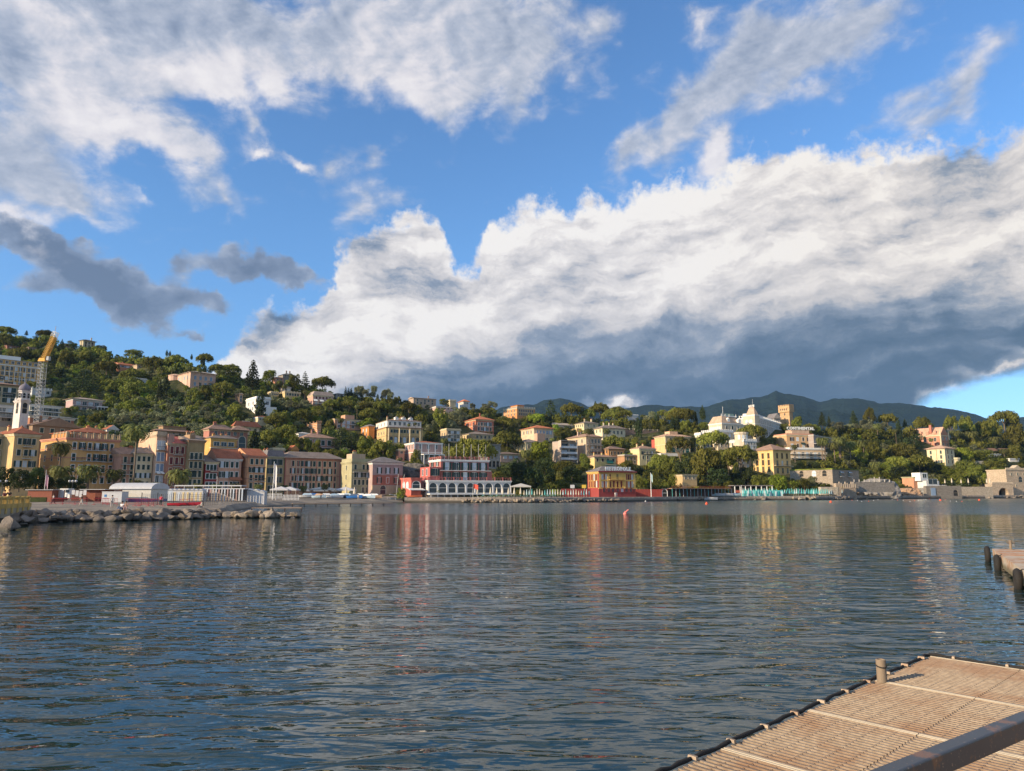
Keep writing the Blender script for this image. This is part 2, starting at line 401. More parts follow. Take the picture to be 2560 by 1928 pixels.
# photograph crops used when the pixel positions were read: offset and scale
K = 1999 / 360.0
CROP = dict(A=(0, 780, K), B=(340, 840, K), C=(680, 900, K), D=(0, 1020, K), E=(340, 1040, K), F=(1000, 980, K), G=(1340, 980, K),
            H=(1680, 960, K), I=(2020, 960, K), J=(2200, 960, K), Z=(640, 1150, 2212 / 420.0), Y=(0, 1190, 2212 / 260.0), X=(1040, 1120, 2212 / 360.0), N=(0, 0, 1.0))
def cx_(c, x): o = CROP[c]; return o[0] + x / o[2]
def cy_(c, y): o = CROP[c]; return o[1] + y / o[2]

# ---------------------------------------------------------------- lie of the land
def itp(tab): 
    xs = [a for a, _ in tab]; ys = [b for _, b in tab]
    return lambda x: float(np.interp(x, xs, ys))
D0 = itp([(-700, 150), (0, 190), (350, 203), (600, 228), (760, 258), (900, 262), (1010, 246), (1280, 243), (1400, 250), (1600, 275), (1700, 306), (2040, 318), (2250, 362), (2560, 415), (3300, 520)])
D1 = itp([(-700, 480), (0, 520), (250, 500), (500, 450), (800, 450), (1100, 480), (1300, 520), (1600, 490), (1850, 480), (2100, 500), (2560, 560), (3300, 640)])
YR = itp([(-700, 800), (0, 848), (100, 858), (200, 872), (300, 900), (420, 912), (540, 935), (620, 952), (700, 962), (800, 985), (900, 1003), (1000, 1014), (1100, 1026), (1200, 1036), (1300, 1046), (1400, 1056), (1500, 1062), (1700, 1068), (1900, 1072), (2050, 1084), (2300, 1090), (2560, 1095), (3300, 1120)])
ZB = itp([(-700, 2.0), (1000, 2.0), (1100, 1.6), (3300, 1.6)])
def YB(px): return 1231 - (ZB(px) - EYE) * F / D0(px)
def DD(px, py):
    t = (YB(px) - py) / (YB(px) - YR(px))
    return D0(px) + (D1(px) - D0(px)) * max(0.0, min(1.15, t))
def G(px, py, dz=0):
    D = DD(px, min(py, YB(px))); v = P(px, py, D); v.z += dz; return v

def GZ(px, D):
    """height of the hillside at a distance, in the direction of photograph column px"""
    t = (D - D0(px)) / (D1(px) - D0(px))
    if t <= 0: return ZB(px)
    return EYE + (1231 - (YB(px) - min(t, 1.1) * (YB(px) - YR(px)))) / F * D
# ---------------------------------------------------------------- buildings
GLASS = paint((.035, .045, .055), .15, key='window_glass'); PALE = paint((.50, .56, .62), .5, key='pale_curtain')
GREEN = paint((.018, .045, .040), .6, key='green_shutter'); BROWN = paint((.06, .035, .025), .7, key='brown_shutter'); MAROON = paint((.14, .025, .028), .7, key='maroon_shutter')
BLUE = paint((.22, .30, .42), .6, key='blue_shutter'); WHITE = paint((.78, .76, .72), .6, key='white_trim'); GREYT = paint((.45, .43, .40), .7, key='grey_trim')
DARK = paint((.02, .02, .02), .8, key='dark_opening'); IRON = paint((.03, .03, .035), .5, key='black_iron'); TERR = paint((.42, .16, .08), .8, key='terracotta')
CREAMT = paint((.66, .58, .44), .7, key='cream_trim')
SH = dict(g=GREEN, b=BROWN, m=MAROON, u=BLUE)
_wm = {}
def window_mesh(w, h, style, trim, pane):
    """style: o open shutters, c closed shutters, d dark glass, a arched glass"""
    key = (round(w, 1), round(h, 1), style, trim.name, pane.name)
    if key in _wm: return _wm[key]
    w, h = key[0], key[1]; m = MB(); t = .13
    if style == 'a':
        n = 8; arc = [(w / 2 * math.cos(math.pi * i / n), h - w / 2 + w / 2 * math.sin(math.pi * i / n)) for i in range(n + 1)]
        poly = [(w / 2, 0)] + arc + [(-w / 2, 0)]
        k = len(poly); vs = [(x, -.03, z) for x, z in poly] + [(x * 1.22, -.10, z * 1.04 if z > 0 else 0) for x, z in poly]
        m.add(vs[:k], [tuple(range(k))], pane)
        m.add(vs, [(i, i + 1, k + i + 1, k + i) for i in range(k - 1)], trim)
        m.box(-w / 2, w / 2, -.06, -.02, h * .48, h * .48 + .1, trim)
    else:
        m.box(-w / 2, w / 2, -.04, .0, 0, h, pane)
        m.box(-w / 2 - t, -w / 2, -.10, 0, -t, h + t, trim); m.box(w / 2, w / 2 + t, -.10, 0, -t, h + t, trim)
        m.box(-w / 2, w / 2, -.10, 0, h, h + t, trim); m.box(-w / 2 - .06, w / 2 + .06, -.18, -.101, -t, -.02, trim)
        if style != 'c': m.box(-.04, .04, -.07, -.041, 0, h, trim)
    _wm[key] = m.mesh('window'); return _wm[key]
def shutter_mesh(w, h, mt):
    key = ('s', round(w, 1), round(h, 1), mt.name)
    if key in _wm: return _wm[key]
    w, h = key[1], key[2]; m = MB(); m.box(-w / 4, w / 4, -.16, -.105, 0, h, mt)
    _wm[key] = m.mesh('shutter'); return _wm[key]

FOOT = []                                   # photograph boxes of the buildings: x0, y0, x1, y1, short name
class Bld:
    def __init__(s, crop, x0, xc, x1, yb, ye, name, short, label, wall, theta=None, D=None, dep=None, foot=True, cat=None):
        X0, XC, X1, Yb, Ye = cx_(crop, x0), cx_(crop, xc), cx_(crop, x1), cy_(crop, yb), cy_(crop, ye)
        s.px = XC; s.D = D or DD(XC, Yb); s.p = P(XC, Yb, s.D)
        k = ray(XC, (Yb + Ye) / 2)[0]
        th = theta if theta is not None else max(26.0, min(57.0, math.degrees(math.atan(-k)) + 22))
        s.th = R(th); ct, sn = math.cos(s.th), math.sin(s.th)
        k1 = ray(X1, (Yb + Ye) / 2)[0]; k0 = ray(X0, (Yb + Ye) / 2)[0]
        X, Y = s.p.x, s.p.y
        s.w = (k1 * Y - X) / (ct - k1 * sn)
        if X0 < XC - .6 and dep is None:
            s.d = max(2.0, min(26.0, (X - k0 * Y) / max(.12, sn + k0 * ct)))
        else: s.d = dep or 10.0
        s.h = P(XC, Ye, s.D).z - s.p.z
        s.root = thing(name, label, cat or 'building', s.p, s.th)
        s.wall = wall; s.short = short; s.sun = 4.0
        if foot: FOOT.append((X0, Ye, X1, Yb, short))
        s.box = (X0, Ye, X1, Yb)
    def body(s, trim=None, courses=0, cornice=True, z0=None):
        if z0 is None: z0 = min(-3.0, GZ(s.px, s.D) - s.p.z - 1.5)
        m = MB(); m.box(0, s.w, 0, s.d, z0, s.h, s.wall)
        tm = trim or s.wall
        for i in range(courses):
            z = s.h * (i + 1) / (courses + 1)
            m.box(-.08, s.w + .08, -.08, -.002, z, z + .25, tm); m.box(-.08, -.002, 0, s.d + .08, z, z + .25, tm)
        m.obj('wall', s.root)
        if cornice:
            c = MB(); c.box(-.35, s.w + .35, -.35, s.d + .35, s.h + .002, s.h + .35, tm); c.box(-.18, s.w + .18, -.18, -.003, s.h - .35, s.h, tm); c.box(-.18, -.003, 0, s.d + .18, s.h - .35, s.h, tm)
            c.obj('cornice', s.root)
        return s
    def roof(s, kind, c, h=2.0, ov=.6, inset=None, x0=0, x1=None, y0=0, y1=None, z=None, name='roof'):
        x1 = s.w if x1 is None else x1; y1 = s.d if y1 is None else y1
        z = s.h + .352 if z is None else z
        m = MB(); mt = rooftile(c)
        a, b, cc, d = x0 - ov, x1 + ov, y0 - ov, y1 + ov
        W_, Dp = b - a, d - cc
        if kind == 'hip':
            h *= .76
            i = min(W_, Dp) / 2 if inset is None else inset
            if W_ >= Dp: r = [(a + i, (cc + d) / 2), (b - i, (cc + d) / 2)]
            else: r = [((a + b) / 2, cc + i), ((a + b) / 2, d - i)]
            lo = [(a, cc, z), (b, cc, z), (b, d, z), (a, d, z)]
            lo2 = [(x, y, z + .12) for x, y, _ in lo]; rr = [(x, y, z + h) for x, y in r]
            v = lo + lo2 + rr
            f = [(3, 2, 1, 0), (0, 1, 5, 4), (1, 2, 6, 5), (2, 3, 7, 6), (3, 0, 4, 7)]
            if W_ >= Dp: f += [(4, 5, 9, 8), (5, 6, 9), (6, 7, 8, 9), (7, 4, 8)]
            else: f += [(4, 5, 8), (5, 6, 9, 8), (6, 7, 9), (7, 4, 8, 9)]
            m.add(v, f, mt)
        elif kind in ('gable', 'gablex'):        # gable: ridge along depth, the gable faces the front; gablex: ridge along the front
            if kind == 'gable': v = [(a, cc, z), (b, cc, z), (b, d, z), (a, d, z), ((a + b) / 2, cc, z + h), ((a + b) / 2, d, z + h)]; f = [(3, 2, 1, 0), (1, 2, 5, 4), (3, 0, 4, 5)]; g = [(0, 1, 4), (2, 3, 5)]
            else: v = [(a, cc, z), (b, cc, z), (b, d, z), (a, d, z), (a, (cc + d) / 2, z + h), (b, (cc + d) / 2, z + h)]; f = [(3, 2, 1, 0), (0, 1, 5, 4), (2, 3, 4, 5)]; g = [(3, 0, 4), (1, 2, 5)]
            m.add(v, f, mt)
            e = MB()
            sh = .35
            def inn(p): return (min(max(p[0], x0), x1), min(max(p[1], y0), y1), p[2] - sh * .0)
            if kind == 'gable':
                for yy in (y0, y1): e.add([(x0, yy, z - .35), (x1, yy, z - .35), ((x0 + x1) / 2, yy, z + h - .12)], [(0, 1, 2)], s.wall)
            m.add(v, g, s.wall)
        elif kind == 'lean':
            v = [(a, cc, z), (b, cc, z), (b, d, z), (a, d, z), (b, d, z + h), (a, d, z + h)]
            m.add(v, [(3, 2, 1, 0), (0, 1, 4, 5), (1, 2, 4), (3, 0, 5), (2, 3, 5, 4)], mt)
        elif kind == 'side':                      # shed roof rising towards the right end
            v = [(a, cc, z), (b, cc, z), (b, d, z), (a, d, z), (b, cc, z + h), (b, d, z + h)]
            m.add(v, [(3, 2, 1, 0), (0, 4, 5, 3), (0, 1, 4), (2, 3, 5), (1, 2, 5, 4)], mt)
        elif kind == 'mansard':
            i = inset or 1.4
            v = [(a, cc, z), (b, cc, z), (b, d, z), (a, d, z), (a + i, cc + i, z + h), (b - i, cc + i, z + h), (b - i, d - i, z + h), (a + i, d - i, z + h)]
            m.add(v, [(3, 2, 1, 0), (4, 5, 6, 7), (0, 1, 5, 4), (1, 2, 6, 5), (2, 3, 7, 6), (3, 0, 4, 7)], mt)
        elif kind == 'flat':
            m.box(a, b, cc, d, z, z + .18, mt)
        return m.obj(name, s.root)
    def parapet(s, c, h=1.0, z=None, posts=0, name='parapet', x0=0, x1=None, y1=None, y0=0):
        z = s.h + .352 if z is None else z; x1 = s.w if x1 is None else x1; y1 = s.d if y1 is None else y1
        m = MB(); t = .22
        if posts:
            for (xa, xb, ya, yb) in ((x0, x1, y0, y0 + t), (x0, x0 + t, y0, y1)):
                m.box(xa, xb, ya, yb, z + h - .16, z + h, c)
                n = posts if xb - xa > t * 2 else max(2, int(posts * (y1 - y0) / (x1 - x0)))
                for i in range(n * 3 + 1):
                    u = i / (n * 3); big = i % 3 == 0; e = .2 if big else .08
                    px_, py_ = (xa + (xb - xa) * u, ya + t / 2) if xb - xa > t * 2 else (xa + t / 2, ya + (yb - ya) * u)
                    m.box(px_ - e, px_ + e, py_ - e, py_ + e, z, z + h + (.15 if big else -.16), c)
        else:
            m.box(x0, x1, y0, y0 + t, z, z + h, c); m.box(x0, x0 + t, y0 + t, y1, z, z + h, c)
            m.box(x1 - t, x1, y0 + t, y1, z, z + h, c); m.box(x0 + t, x1 - t, y1 - t, y1, z, z + h, c)
        return m.obj(name, s.root)
    def wins(s, face, cols, rows, style='c', sh='g', ww=1.1, wh=1.7, trim=None, top=.14, bot=.10, x0=.08, x1=.92, sun=None, skip=(), rf=None, zz=None):
        """a grid of windows on the front ('f') or left ('l') wall; style letters are used in turn, '-' leaves one out"""
        trim = trim or CREAMT
        L = s.w if face == 'f' else s.d
        zt = s.h * (1 - top); zb = s.h * bot
        rnd = random.Random(int(s.p.x * 7 + s.p.z))
        for r in range(rows):
            z = (zz[r] * s.h if zz else (zt - (zt - zb) * (r / max(1, rows - 1) if rows > 1 else .0))) - wh / 2
            if rows > 1 and not zz: z = zt - wh / 2 - (zt - zb - wh) * r / (rows - 1) - wh / 2
            for c in range(cols):
                st = style[(r * cols + c) % len(style)]
                if st == '?': st = rnd.choice('occd')
                if st == '-' or (r, c) in skip: continue
                u = x0 + (x1 - x0) * ((c + .5) / cols)
                sm = SH[sh]
                pane = {'o': PALE if rnd.random() < .6 else GLASS, 'c': sm, 'd': GLASS, 'a': GLASS, 'w': PALE}[st]
                me = window_mesh(ww, wh, 'd' if st == 'w' else st, trim, pane)
                if face == 'f': o = link('window', me, s.root, (L * u, 0, z), 0)
                else: o = link('window', me, s.root, (0, L * u, z), -math.pi / 2)
                if st == 'o':
                    for q in (-1, 1): link('shutter', shutter_mesh(ww, wh, sm), o, (q * ww * .78, 0, 0))
        return s
    def balcony(s, x0, x1, z, d=1.1, mat=None, slab=None, rail=True, face='f', rh=.95):
        m = MB(); sm = slab or WHITE
        m.box(x0, x1, -d, -.002, z - .16, z, sm)
        if rail:
            rm = mat or IRON
            m.box(x0, x1, -d, -d + .05, z + rh - .06, z + rh, rm); m.box(x0, x0 + .05, -d + .05, -.002, z + rh - .06, z + rh, rm); m.box(x1 - .05, x1, -d + .05, -.002, z + rh - .06, z + rh, rm)
            n = max(2, int((x1 - x0) / .35))
            for i in range(n + 1):
                x = x0 + (x1 - x0 - .04) * i / n; m.box(x, x + .04, -d, -d + .04, z, z + rh - .061, rm)
        o = m.obj('balcony', s.root)
        if face == 'l': o.rotation_euler = (0, 0, -math.pi / 2)
        return o
    def chimney(s, n=2, hgt=1.6, c=None, rise=1.0):
        rnd = random.Random(int(s.p.x * 3 + 5 * s.p.z))
        for i in range(n):
            x, y = s.w * rnd.uniform(.15, .85), s.d * rnd.uniform(.35, .65); m = MB()
            m.box(-.35, .35, -.3, .3, -1.2, hgt, c or s.wall); m.box(-.45, .45, -.4, .4, hgt + .002, hgt + .14, TERR)
            m.box(-.16, .16, -.16, .16, hgt + .142, hgt + .5, TERR)
            o = m.obj('chimney', s.root); o.location = (x, y, s.h + .35 + rise)
        return s
    def boxpart(s, name, x0, x1, y0, y1, z0, z1, mt, parent=None):
        m = MB(); m.box(x0, x1, y0, y1, z0, z1, mt); return m.obj(name, parent or s.root)
    def awning(s, x0, x1, z, d=1.3, mt=None, drop=.6):
        m = MB(); m.add([(x0, -.02, z), (x1, -.02, z), (x1, -d, z - drop), (x0, -d, z - drop), (x0, -.02, z - .05), (x1, -.02, z - .05), (x1, -d, z - drop - .2), (x0, -d, z - drop - .2)],
                        [(0, 1, 2, 3), (7, 6, 5, 4), (3, 2, 6, 7), (0, 3, 7, 4), (1, 0, 4, 5), (2, 1, 5, 6)], mt or WHITE)
        return m.obj('awning', s.root)

OCH = (.62, .38, .12); OCH2 = (.66, .46, .20); CRM = (.72, .62, .42); CRM2 = (.76, .68, .50); PEACH = (.70, .42, .27); ORG = (.66, .30, .10)
SALM = (.60, .30, .22); PINK = (.66, .40, .28); PNKL = (.66, .46, .41); DPINK = (.44, .13, .12); ROSE = (.52, .25, .17); BEIGE = (.56, .44, .32); GRN = (.44, .42, .27); YEL = (.74, .54, .22); WHT = (.78, .76, .74); BRWN = (.40, .27, .17)
RR = (.36, .13, .075); RO = (.52, .19, .10); RG = (.26, .21, .18); RB = (.36, .23, .17); RS = (.20, .18, .18)
pl = plaster
# ================================================================ the waterfront row on the left
b = Bld('D', -420, -420, 130, 1090, 368, 'apartment_building', 'pale green corner block', 'pale green block at the left edge of the photo, behind the dark hedge', pl(GRN), dep=12, D=186).body(pl(CRM)); b.roof('hip', RB, 1.2)
b.wins('f', 5, 4, 'cccc', 'g', 0.86, 1.55, top=.06, bot=.18)
b = Bld('D', 128, 130, 520, 1090, 372, 'apartment_building', 'yellow block', 'yellow apartment block with balconies and red roof, above the dark hedge at far left', pl((.70, .49, .24)), dep=12, D=188).body(pl(CRM)); b.roof('hip', RR, 2.6)
b.wins('f', 3, 4, 'cocccoowocwo'.replace('o', 'o'), 'g', 0.90, 1.63, top=.06, bot=.16)
b.balcony(b.w * .36, b.w * .70, b.h * .78, slab=GREYT); b.balcony(b.w * .36, b.w * .70, b.h * .55, slab=GREYT); b.chimney(2, 1.2)
b = Bld('D', 545, 865, 1640, 1095, 425, 'apartment_building', 'big orange waterfront block', 'big orange waterfront block with roof balustrade and green shutters, behind the tall palms', pl((.70, .43, .18)), D=196).body(pl(SALM), 4)
b.wins('f', 6, 4, 'cocoocc-coocccoccccccccc', 'g', 0.90, 1.89, top=.07, bot=.08, trim=WHITE); b.wins('l', 3, 4, 'ccdccc', 'g', 0.78, 1.63, top=.10, bot=.10)
b.parapet(pl((.50, .40, .28)), 1.5, posts=8, name='balustrade', y1=b.d * .5); b.boxpart('attic', 2.5, b.w * .78, 3, b.d - .5, b.h + .36, b.h + 2.2, pl(SALM)); b.roof('hip', RR, 1.8, x0=2.5, x1=b.w * .78, y0=3, y1=b.d - .5, z=b.h + 2.202)
for zz in (.55, .78): b.balcony(b.w * .30, b.w * .66, b.h * zz, .9, slab=GREYT)
for (u0, u1) in ((.10, .30), (.66, .84)): b.balcony(b.w * u0, b.w * u1, b.h * .54, .9, slab=GREYT)
b.boxpart('gable_wing', 0.02, 2.48, .25, b.d * .6, b.h + .36, b.h + 1.5, pl(ORG))
b = Bld('D', 272, 410, 1110, 700, 238, 'house', 'brown gabled house', 'brown gabled house with low broad roof, rising behind the yellow block', pl((.33, .23, .16)), D=236, theta=56).body(pl(BRWN), cornice=False); b.roof('gable', RB, 3.0, z=b.h, ov=.5)
b.wins('f', 4, 1, 'ccco', 'g', 1.1, 1.6, top=.14); b.chimney(3, 1.0, rise=1.8)
b = Bld('D', 1640, 1640, 1890, 1095, 655, 'townhouse', 'narrow pink townhouse', 'narrow pink townhouse behind the tallest palm, right of the big orange block', pl((.55, .31, .23)), D=203).body(pl(PINK)); b.roof('lean', RB, 2.4, y1=6)
b.wins('f', 2, 4, 'cccccc', 'g', 0.78, 1.55, top=.05, bot=.08); b.balcony(.3, b.w - .3, b.h * .72, .9, slab=GREYT); b.balcony(.3, b.w - .3, b.h * .40, .9, slab=GREYT)
b = Bld('E', -45, -45, 218, 1010, 535, 'townhouse', 'cream townhouse', 'cream townhouse under a low brown roof, left of the peach tower house', pl(CRM), D=205).body(pl(CRM)); b.roof('hip', RG, 2.6)
b.wins('f', 3, 4, 'ccccccooocca', 'g', 0.78, 1.38, top=.05, bot=.07); b.chimney(2, 1.0, c=pl(BRWN))
b = Bld('E', 15, 240, 398, 1010, 272, 'townhouse', 'tall peach tower house', 'tall narrow peach house with long blue shutters and sunlit side wall', pl((.72, .49, .36)), D=208, foot=True).body(pl(BEIGE)); b.parapet(pl(BEIGE), .9)
b.wins('f', 2, 4, 'wwccccdw', 'u', 0.94, 2.49, top=.10, bot=.08, trim=WHITE); b.balcony(.2, b.w - .2, b.h * .735, 1, slab=GREYT); b.awning(.3, b.w * .45, b.h * .33, mt=WHITE); b.awning(b.w * .55, b.w - .3, b.h * .33, mt=WHITE)
b = Bld('E', 398, 400, 690, 1010, 392, 'townhouse', 'dusty red townhouse', 'dusty red townhouse with dark red shutters and a red roof terrace', pl((.48, .22, .16)), D=209).body(pl(BEIGE)); b.roof('lean', (.55, .16, .12), 2.6, x0=b.w * .35, y1=7)
b.boxpart('terrace_wall', 0.05, b.w * .33, .3, 5, b.h + .36, b.h + 3, pl((.5, .3, .25)))
b.wins('f', 3, 4, 'cccccccccccc', 'm', 0.94, 1.98, top=.05, bot=.06, trim=CREAMT); b.balcony(b.w * .3, b.w * .75, b.h * .77, .9, slab=GREYT); b.balcony(b.w * .3, b.w * .75, b.h * .50, .9, slab=GREYT)
b = Bld('E', 690, 692, 938, 1012, 352, 'townhouse', 'olive townhouse', 'olive and salmon townhouse with green shutters and two iron balconies', pl((.40, .30, .16)), D=212).body(pl(BRWN)); b.roof('lean', RG, 1.6, y1=6)
b.wins('f', 3, 4, 'ccccccoccccc', 'g', 0.86, 1.89, top=.24, bot=.06, trim=CREAMT); b.balcony(.1, b.w - .1, b.h * .62, 1, slab=GREYT); b.balcony(b.w * .3, b.w * .8, b.h * .40, 1, slab=GREYT); b.boxpart('roof_room', 1, b.w * .55, 2, 6, b.h + .36, b.h + 2.2, pl(BRWN))
b = Bld('E', 936, 938, 1130, 1015, 652, 'townhouse', 'crimson townhouse', 'low crimson townhouse with cream window frames under a sloping roof', pl((.36, .06, .06)), D=216).body(pl(CRM)); b.roof('side', RG, -0.01, y1=7); b.roof('lean', RG, 2.4, y1=7)
b.wins('f', 3, 3, 'ccccccccc', 'g', 0.86, 1.63, top=.06, bot=.06, trim=WHITE); b.balcony(b.w * .4, b.w * .95, b.h * .68, .9, slab=CREAMT)
b = Bld('E', 962, 1112, 1455, 1020, 606, 'apartment_building', 'pink red-roofed block', 'pink block with a wide red tile roof, right of the crimson townhouse', pl((.68, .40, .29)), D=219).body(pl(WHT)); b.roof('gablex', RR, 3.2, ov=.5)
b.wins('f', 4, 3, 'occ-ooccccco'.replace('-', 'c'), 'g', 0.94, 1.81, top=.06, bot=.06, trim=WHITE); b.awning(b.w * .5, b.w * 1.0, b.h * .42, 1.5, TERR, .7)
b = Bld('E', 1335, 1530, 1795, 1030, 565, 'apartment_building', 'orange block with sunlit gable', 'salmon orange block with a sunlit gable wall and red roof', pl((.68, .36, .20)), D=224).body(pl(ROSE), 2); b.roof('gablex', RR, 2.6, ov=.4)
b.wins('f', 3, 4, 'cccoooccocco', 'g', 0.86, 1.72, top=.06, bot=.05, trim=CREAMT); b.balcony(b.w * .08, b.w * .36, b.h * .27, .8, slab=GREYT); b.balcony(b.w * .7, b.w * .98, b.h * .27, .8, slab=GREYT)
b = Bld('C', -98, -96, 164, 1855, 1352, 'apartment_building', 'olive green block', 'olive green block left of the long pink palazzo, flat grey attic above', pl((.50, .42, .22)), D=246).body(pl(GRN)); b.roof('mansard', RS, 2.2, ov=.2, inset=.8)
b.wins('f', 4, 4, 'ocococcccccccccc', 'g', 0.94, 1.89, top=.05, bot=.06, trim=GREYT); b.chimney(2, .8, rise=1.8, c=pl(BEIGE))
b = Bld('C', 164, 166, 962, 1858, 1372, 'palazzo', 'long pink palazzo', 'long pink palazzo with painted pilasters and many green shutters on the waterfront', pl((.62, .38, .26)), D=250).body(pl(ROSE), 1)
m_ = MB()
for i in range(10): u = b.w * (i + .02) / 9.3; m_.box(u - .16, u + .16, -.07, -.003, .2, b.h - .4, pl((.50, .20, .17)))
m_.obj('pilaster', b.root)
b.roof('hip', RG, 3.4, ov=.7, inset=4)
b.wins('f', 9, 4, 'ccoocccccocoooccoccooocooocoococcccccoo'[:36], 'g', 0.98, 1.89, top=.05, bot=.16, trim=CREAMT)
for (u0, u1) in ((.30, .40), (.46, .72), (.78, .98)): b.awning(b.w * u0, b.w * u1, b.h * .15, 2.4, WHITE, .8)
b = Bld('C', 960, 1096, 1372, 1862, 1424, 'apartment_building', 'green-grey block', 'green grey block with a roof terrace, right of the long pink palazzo', pl((.43, .41, .26)), D=252).body(pl(GRN)); b.boxpart('roof_room', b.w * .1, b.w * .8, 2, 7, b.h + .36, b.h + 3.2, pl(BEIGE)); b.parapet(pl(GRN), 1.1)
b.wins('f', 4, 4, 'c-cccoooccccd-dd', 'g', 0.94, 1.81, top=.06, bot=.05, trim=CREAMT); b.wins('l', 1, 3, 'ccc', 'g', 0.78, 1.63, top=.08, bot=.16); b.balcony(b.w * .05, b.w * .95, b.h * .70, 1.1, slab=GREYT); b.chimney(2, 1.4, rise=2.4)
b = Bld('C', 1385, 1387, 1812, 1862, 1436, 'villa', 'lilac and brick villa', 'two-tone villa, lilac above and brick red below, under a grey hipped roof', pl((.47, .36, .36)), D=252).body(WHITE); b.roof('hip', RS, 2.9, ov=.9)
b.wins('f', 3, 2, 'ooooco', 'g', 0.94, 1.98, top=.14, bot=.36, trim=WHITE); b.boxpart('brick_red_storey', .0, b.w, -.06, -.003, b.h * .30, b.h * .62, pl((.48, .18, .13))); b.boxpart('ground_storey', -.3, b.w + .3, -.9, -.062, -1, b.h * .28, pl(BEIGE))
o = link('door', window_mesh(2.0, 3.0, 'a', CREAMT, GLASS), b.root, (b.w * .32, -.9, 0))
# terrace wall and dark rocks right of it
# ---------------------------------------------------------------- houses just behind the row
b = Bld('E', 945, 1022, 1392, 640, 318, 'villa', 'ochre house with glazed balcony', 'ochre yellow house with a long glazed balcony, above the red-roofed block', pl((.70, .42, .13))).body(pl(YEL)); b.roof('hip', RG, 2.2, ov=.8)
b.wins('f', 3, 2, 'dddwdw', 'u', 2.2, 1.6, top=.12, bot=.28, trim=WHITE); b.balcony(-.4, b.w, b.h * .62, 1.3); b.balcony(-.4, b.w, b.h * .22, 1.3); b.chimney(4, 1.0, rise=.8)
b = Bld('E', 932, 1002, 1545, 470, 192, 'villa', 'dusty red arched villa', 'dusty red villa with an arched loggia and double hipped roof', pl((.47, .22, .18))).body(pl(BEIGE)); b.roof('hip', RB, 3.2, ov=.9, x1=b.w * .62); b.roof('hip', RB, 3.0, ov=.9, x0=b.w * .58, y0=-1.0, y1=b.d * .8, z=b.h + .47)
b.wins('f', 5, 1, 'ddddd', 'b', 1.33, 1.89, top=.12, trim=CREAMT); link('loggia_arch', window_mesh(3.0, 6.0, 'a', CREAMT, GLASS), b.root, (b.w * .86, 0, .5)); b.chimney(2, 1.2, rise=2)
b = Bld('E', 1360, 1365, 1712, 230, 150, 'house', 'red-roofed house behind', 'house with a broad red tiled roof behind the dusty red arched villa', pl(CRM)).body(pl(CRM)); b.roof('hip', RR, 3.6, ov=.9); b.boxpart('roof_dormer', b.w * .4, b.w * .7, 3, 6, b.h + 1, b.h + 3.4, WHITE)
b.wins('f', 4, 1, 'dddd', 'g', 0.94, 1.20, top=.2)
b = Bld('E', 258, 262, 770, 300, 212, 'house', 'low flat beige house', 'long low beige house with flat terracotta roofs above the townhouses', pl(BEIGE)).body(pl(BRWN)); b.roof('hip', RB, 1.2, ov=1.0); b.boxpart('upper_storey', b.w * .30, b.w * .95, 4, 9, b.h + .36, b.h + 3, pl(BRWN)); b.roof('flat', RB, 0, .5, x0=b.w * .3, x1=b.w * .95, y0=4, y1=9, z=b.h + 3.002)
b.wins('f', 5, 1, 'd-dd-', 'g', 0.94, 1.03, top=.2)
b = Bld('E', 560, 700, 935, 470, 310, 'house', 'brown roofed house among chimneys', 'brown house with many chimneys between the beige house and ochre house', pl((.45, .32, .20)), D=240).body(pl(BRWN)); b.roof('hip', RG, 1.8, ov=.5); b.chimney(6, 1.2, rise=.8)
b = Bld('D', 1475, 1480, 1650, 345, 298, 'cottage', 'little white gabled cottage', 'little white gabled cottage with red roof, behind the tallest palm', pl(WHT), dep=8).body(cornice=False); b.roof('gable', RR, 2.3, z=b.h, ov=.4)
b.wins('f', 1, 1, 'd', 'g', .8, .8, top=.05)
b = Bld('D', 1100, 1110, 1470, 470, 335, 'house', 'red roof with round ornament', 'red hipped roof house right of the brown gabled house', pl(YEL), D=232, dep=9).body(pl(YEL)); b.roof('hip', RR, 2.4); b.chimney(3, 1.0)
b = Bld('C', 230, 260, 372, 1290, 1245, 'cottage', 'small orange gabled cottage', 'small orange gabled cottage just above the long pink palazzo', pl(ORG), dep=6).body(cornice=False); b.roof('gable', RR, 2.2, z=b.h, ov=.3)
b = Bld('C', 20, 24, 180, 1300, 1245, 'house', 'orange house above olive block', 'low orange walled house behind the olive green block', pl(SALM), dep=8).body(pl(CRM)); b.parapet(pl(CRM), .6)
# ================================================================ far left, upper slope
b = Bld('A', -420, -420, 560, 1060, 690, 'grand_hotel', 'ochre grand hotel', 'ochre grand hotel with white trim and many arched windows at the upper left edge', pl((.62, .36, .10)), D=400, dep=18, theta=44, cat='hotel').body(WHITE, 3)
b.wins('f', 13, 5, 'dowdadadwdaddow', 'b', 1.3, 2.1, top=.05, bot=.04, trim=CREAMT)
m_ = MB()
for i in range(14): u = b.w * i / 13; m_.box(u - .14, u + .14, -.16, -.09, -4, b.h - .4, WHITE)
m_.obj('pilaster', b.root)
b.boxpart('attic', .5, b.w * .99, 1.5, b.d, b.h + .36, b.h + 3.4, pl((.62, .36, .10))); b.roof('flat', (.5, .5, .5), 0, .4, x0=.5, x1=b.w * .99, y0=1.5, z=b.h + 3.402)
for i in range(11): link('attic_window', window_mesh(1.4, 1.6, 'd', WHITE, GLASS), b.root, (b.w * (i + .7) / 11.6, 1.5, b.h + 1.2))
b.boxpart('penthouse', .5, b.w * .70, 4, b.d - 1, b.h + 3.6, b.h + 6.2, WHITE)
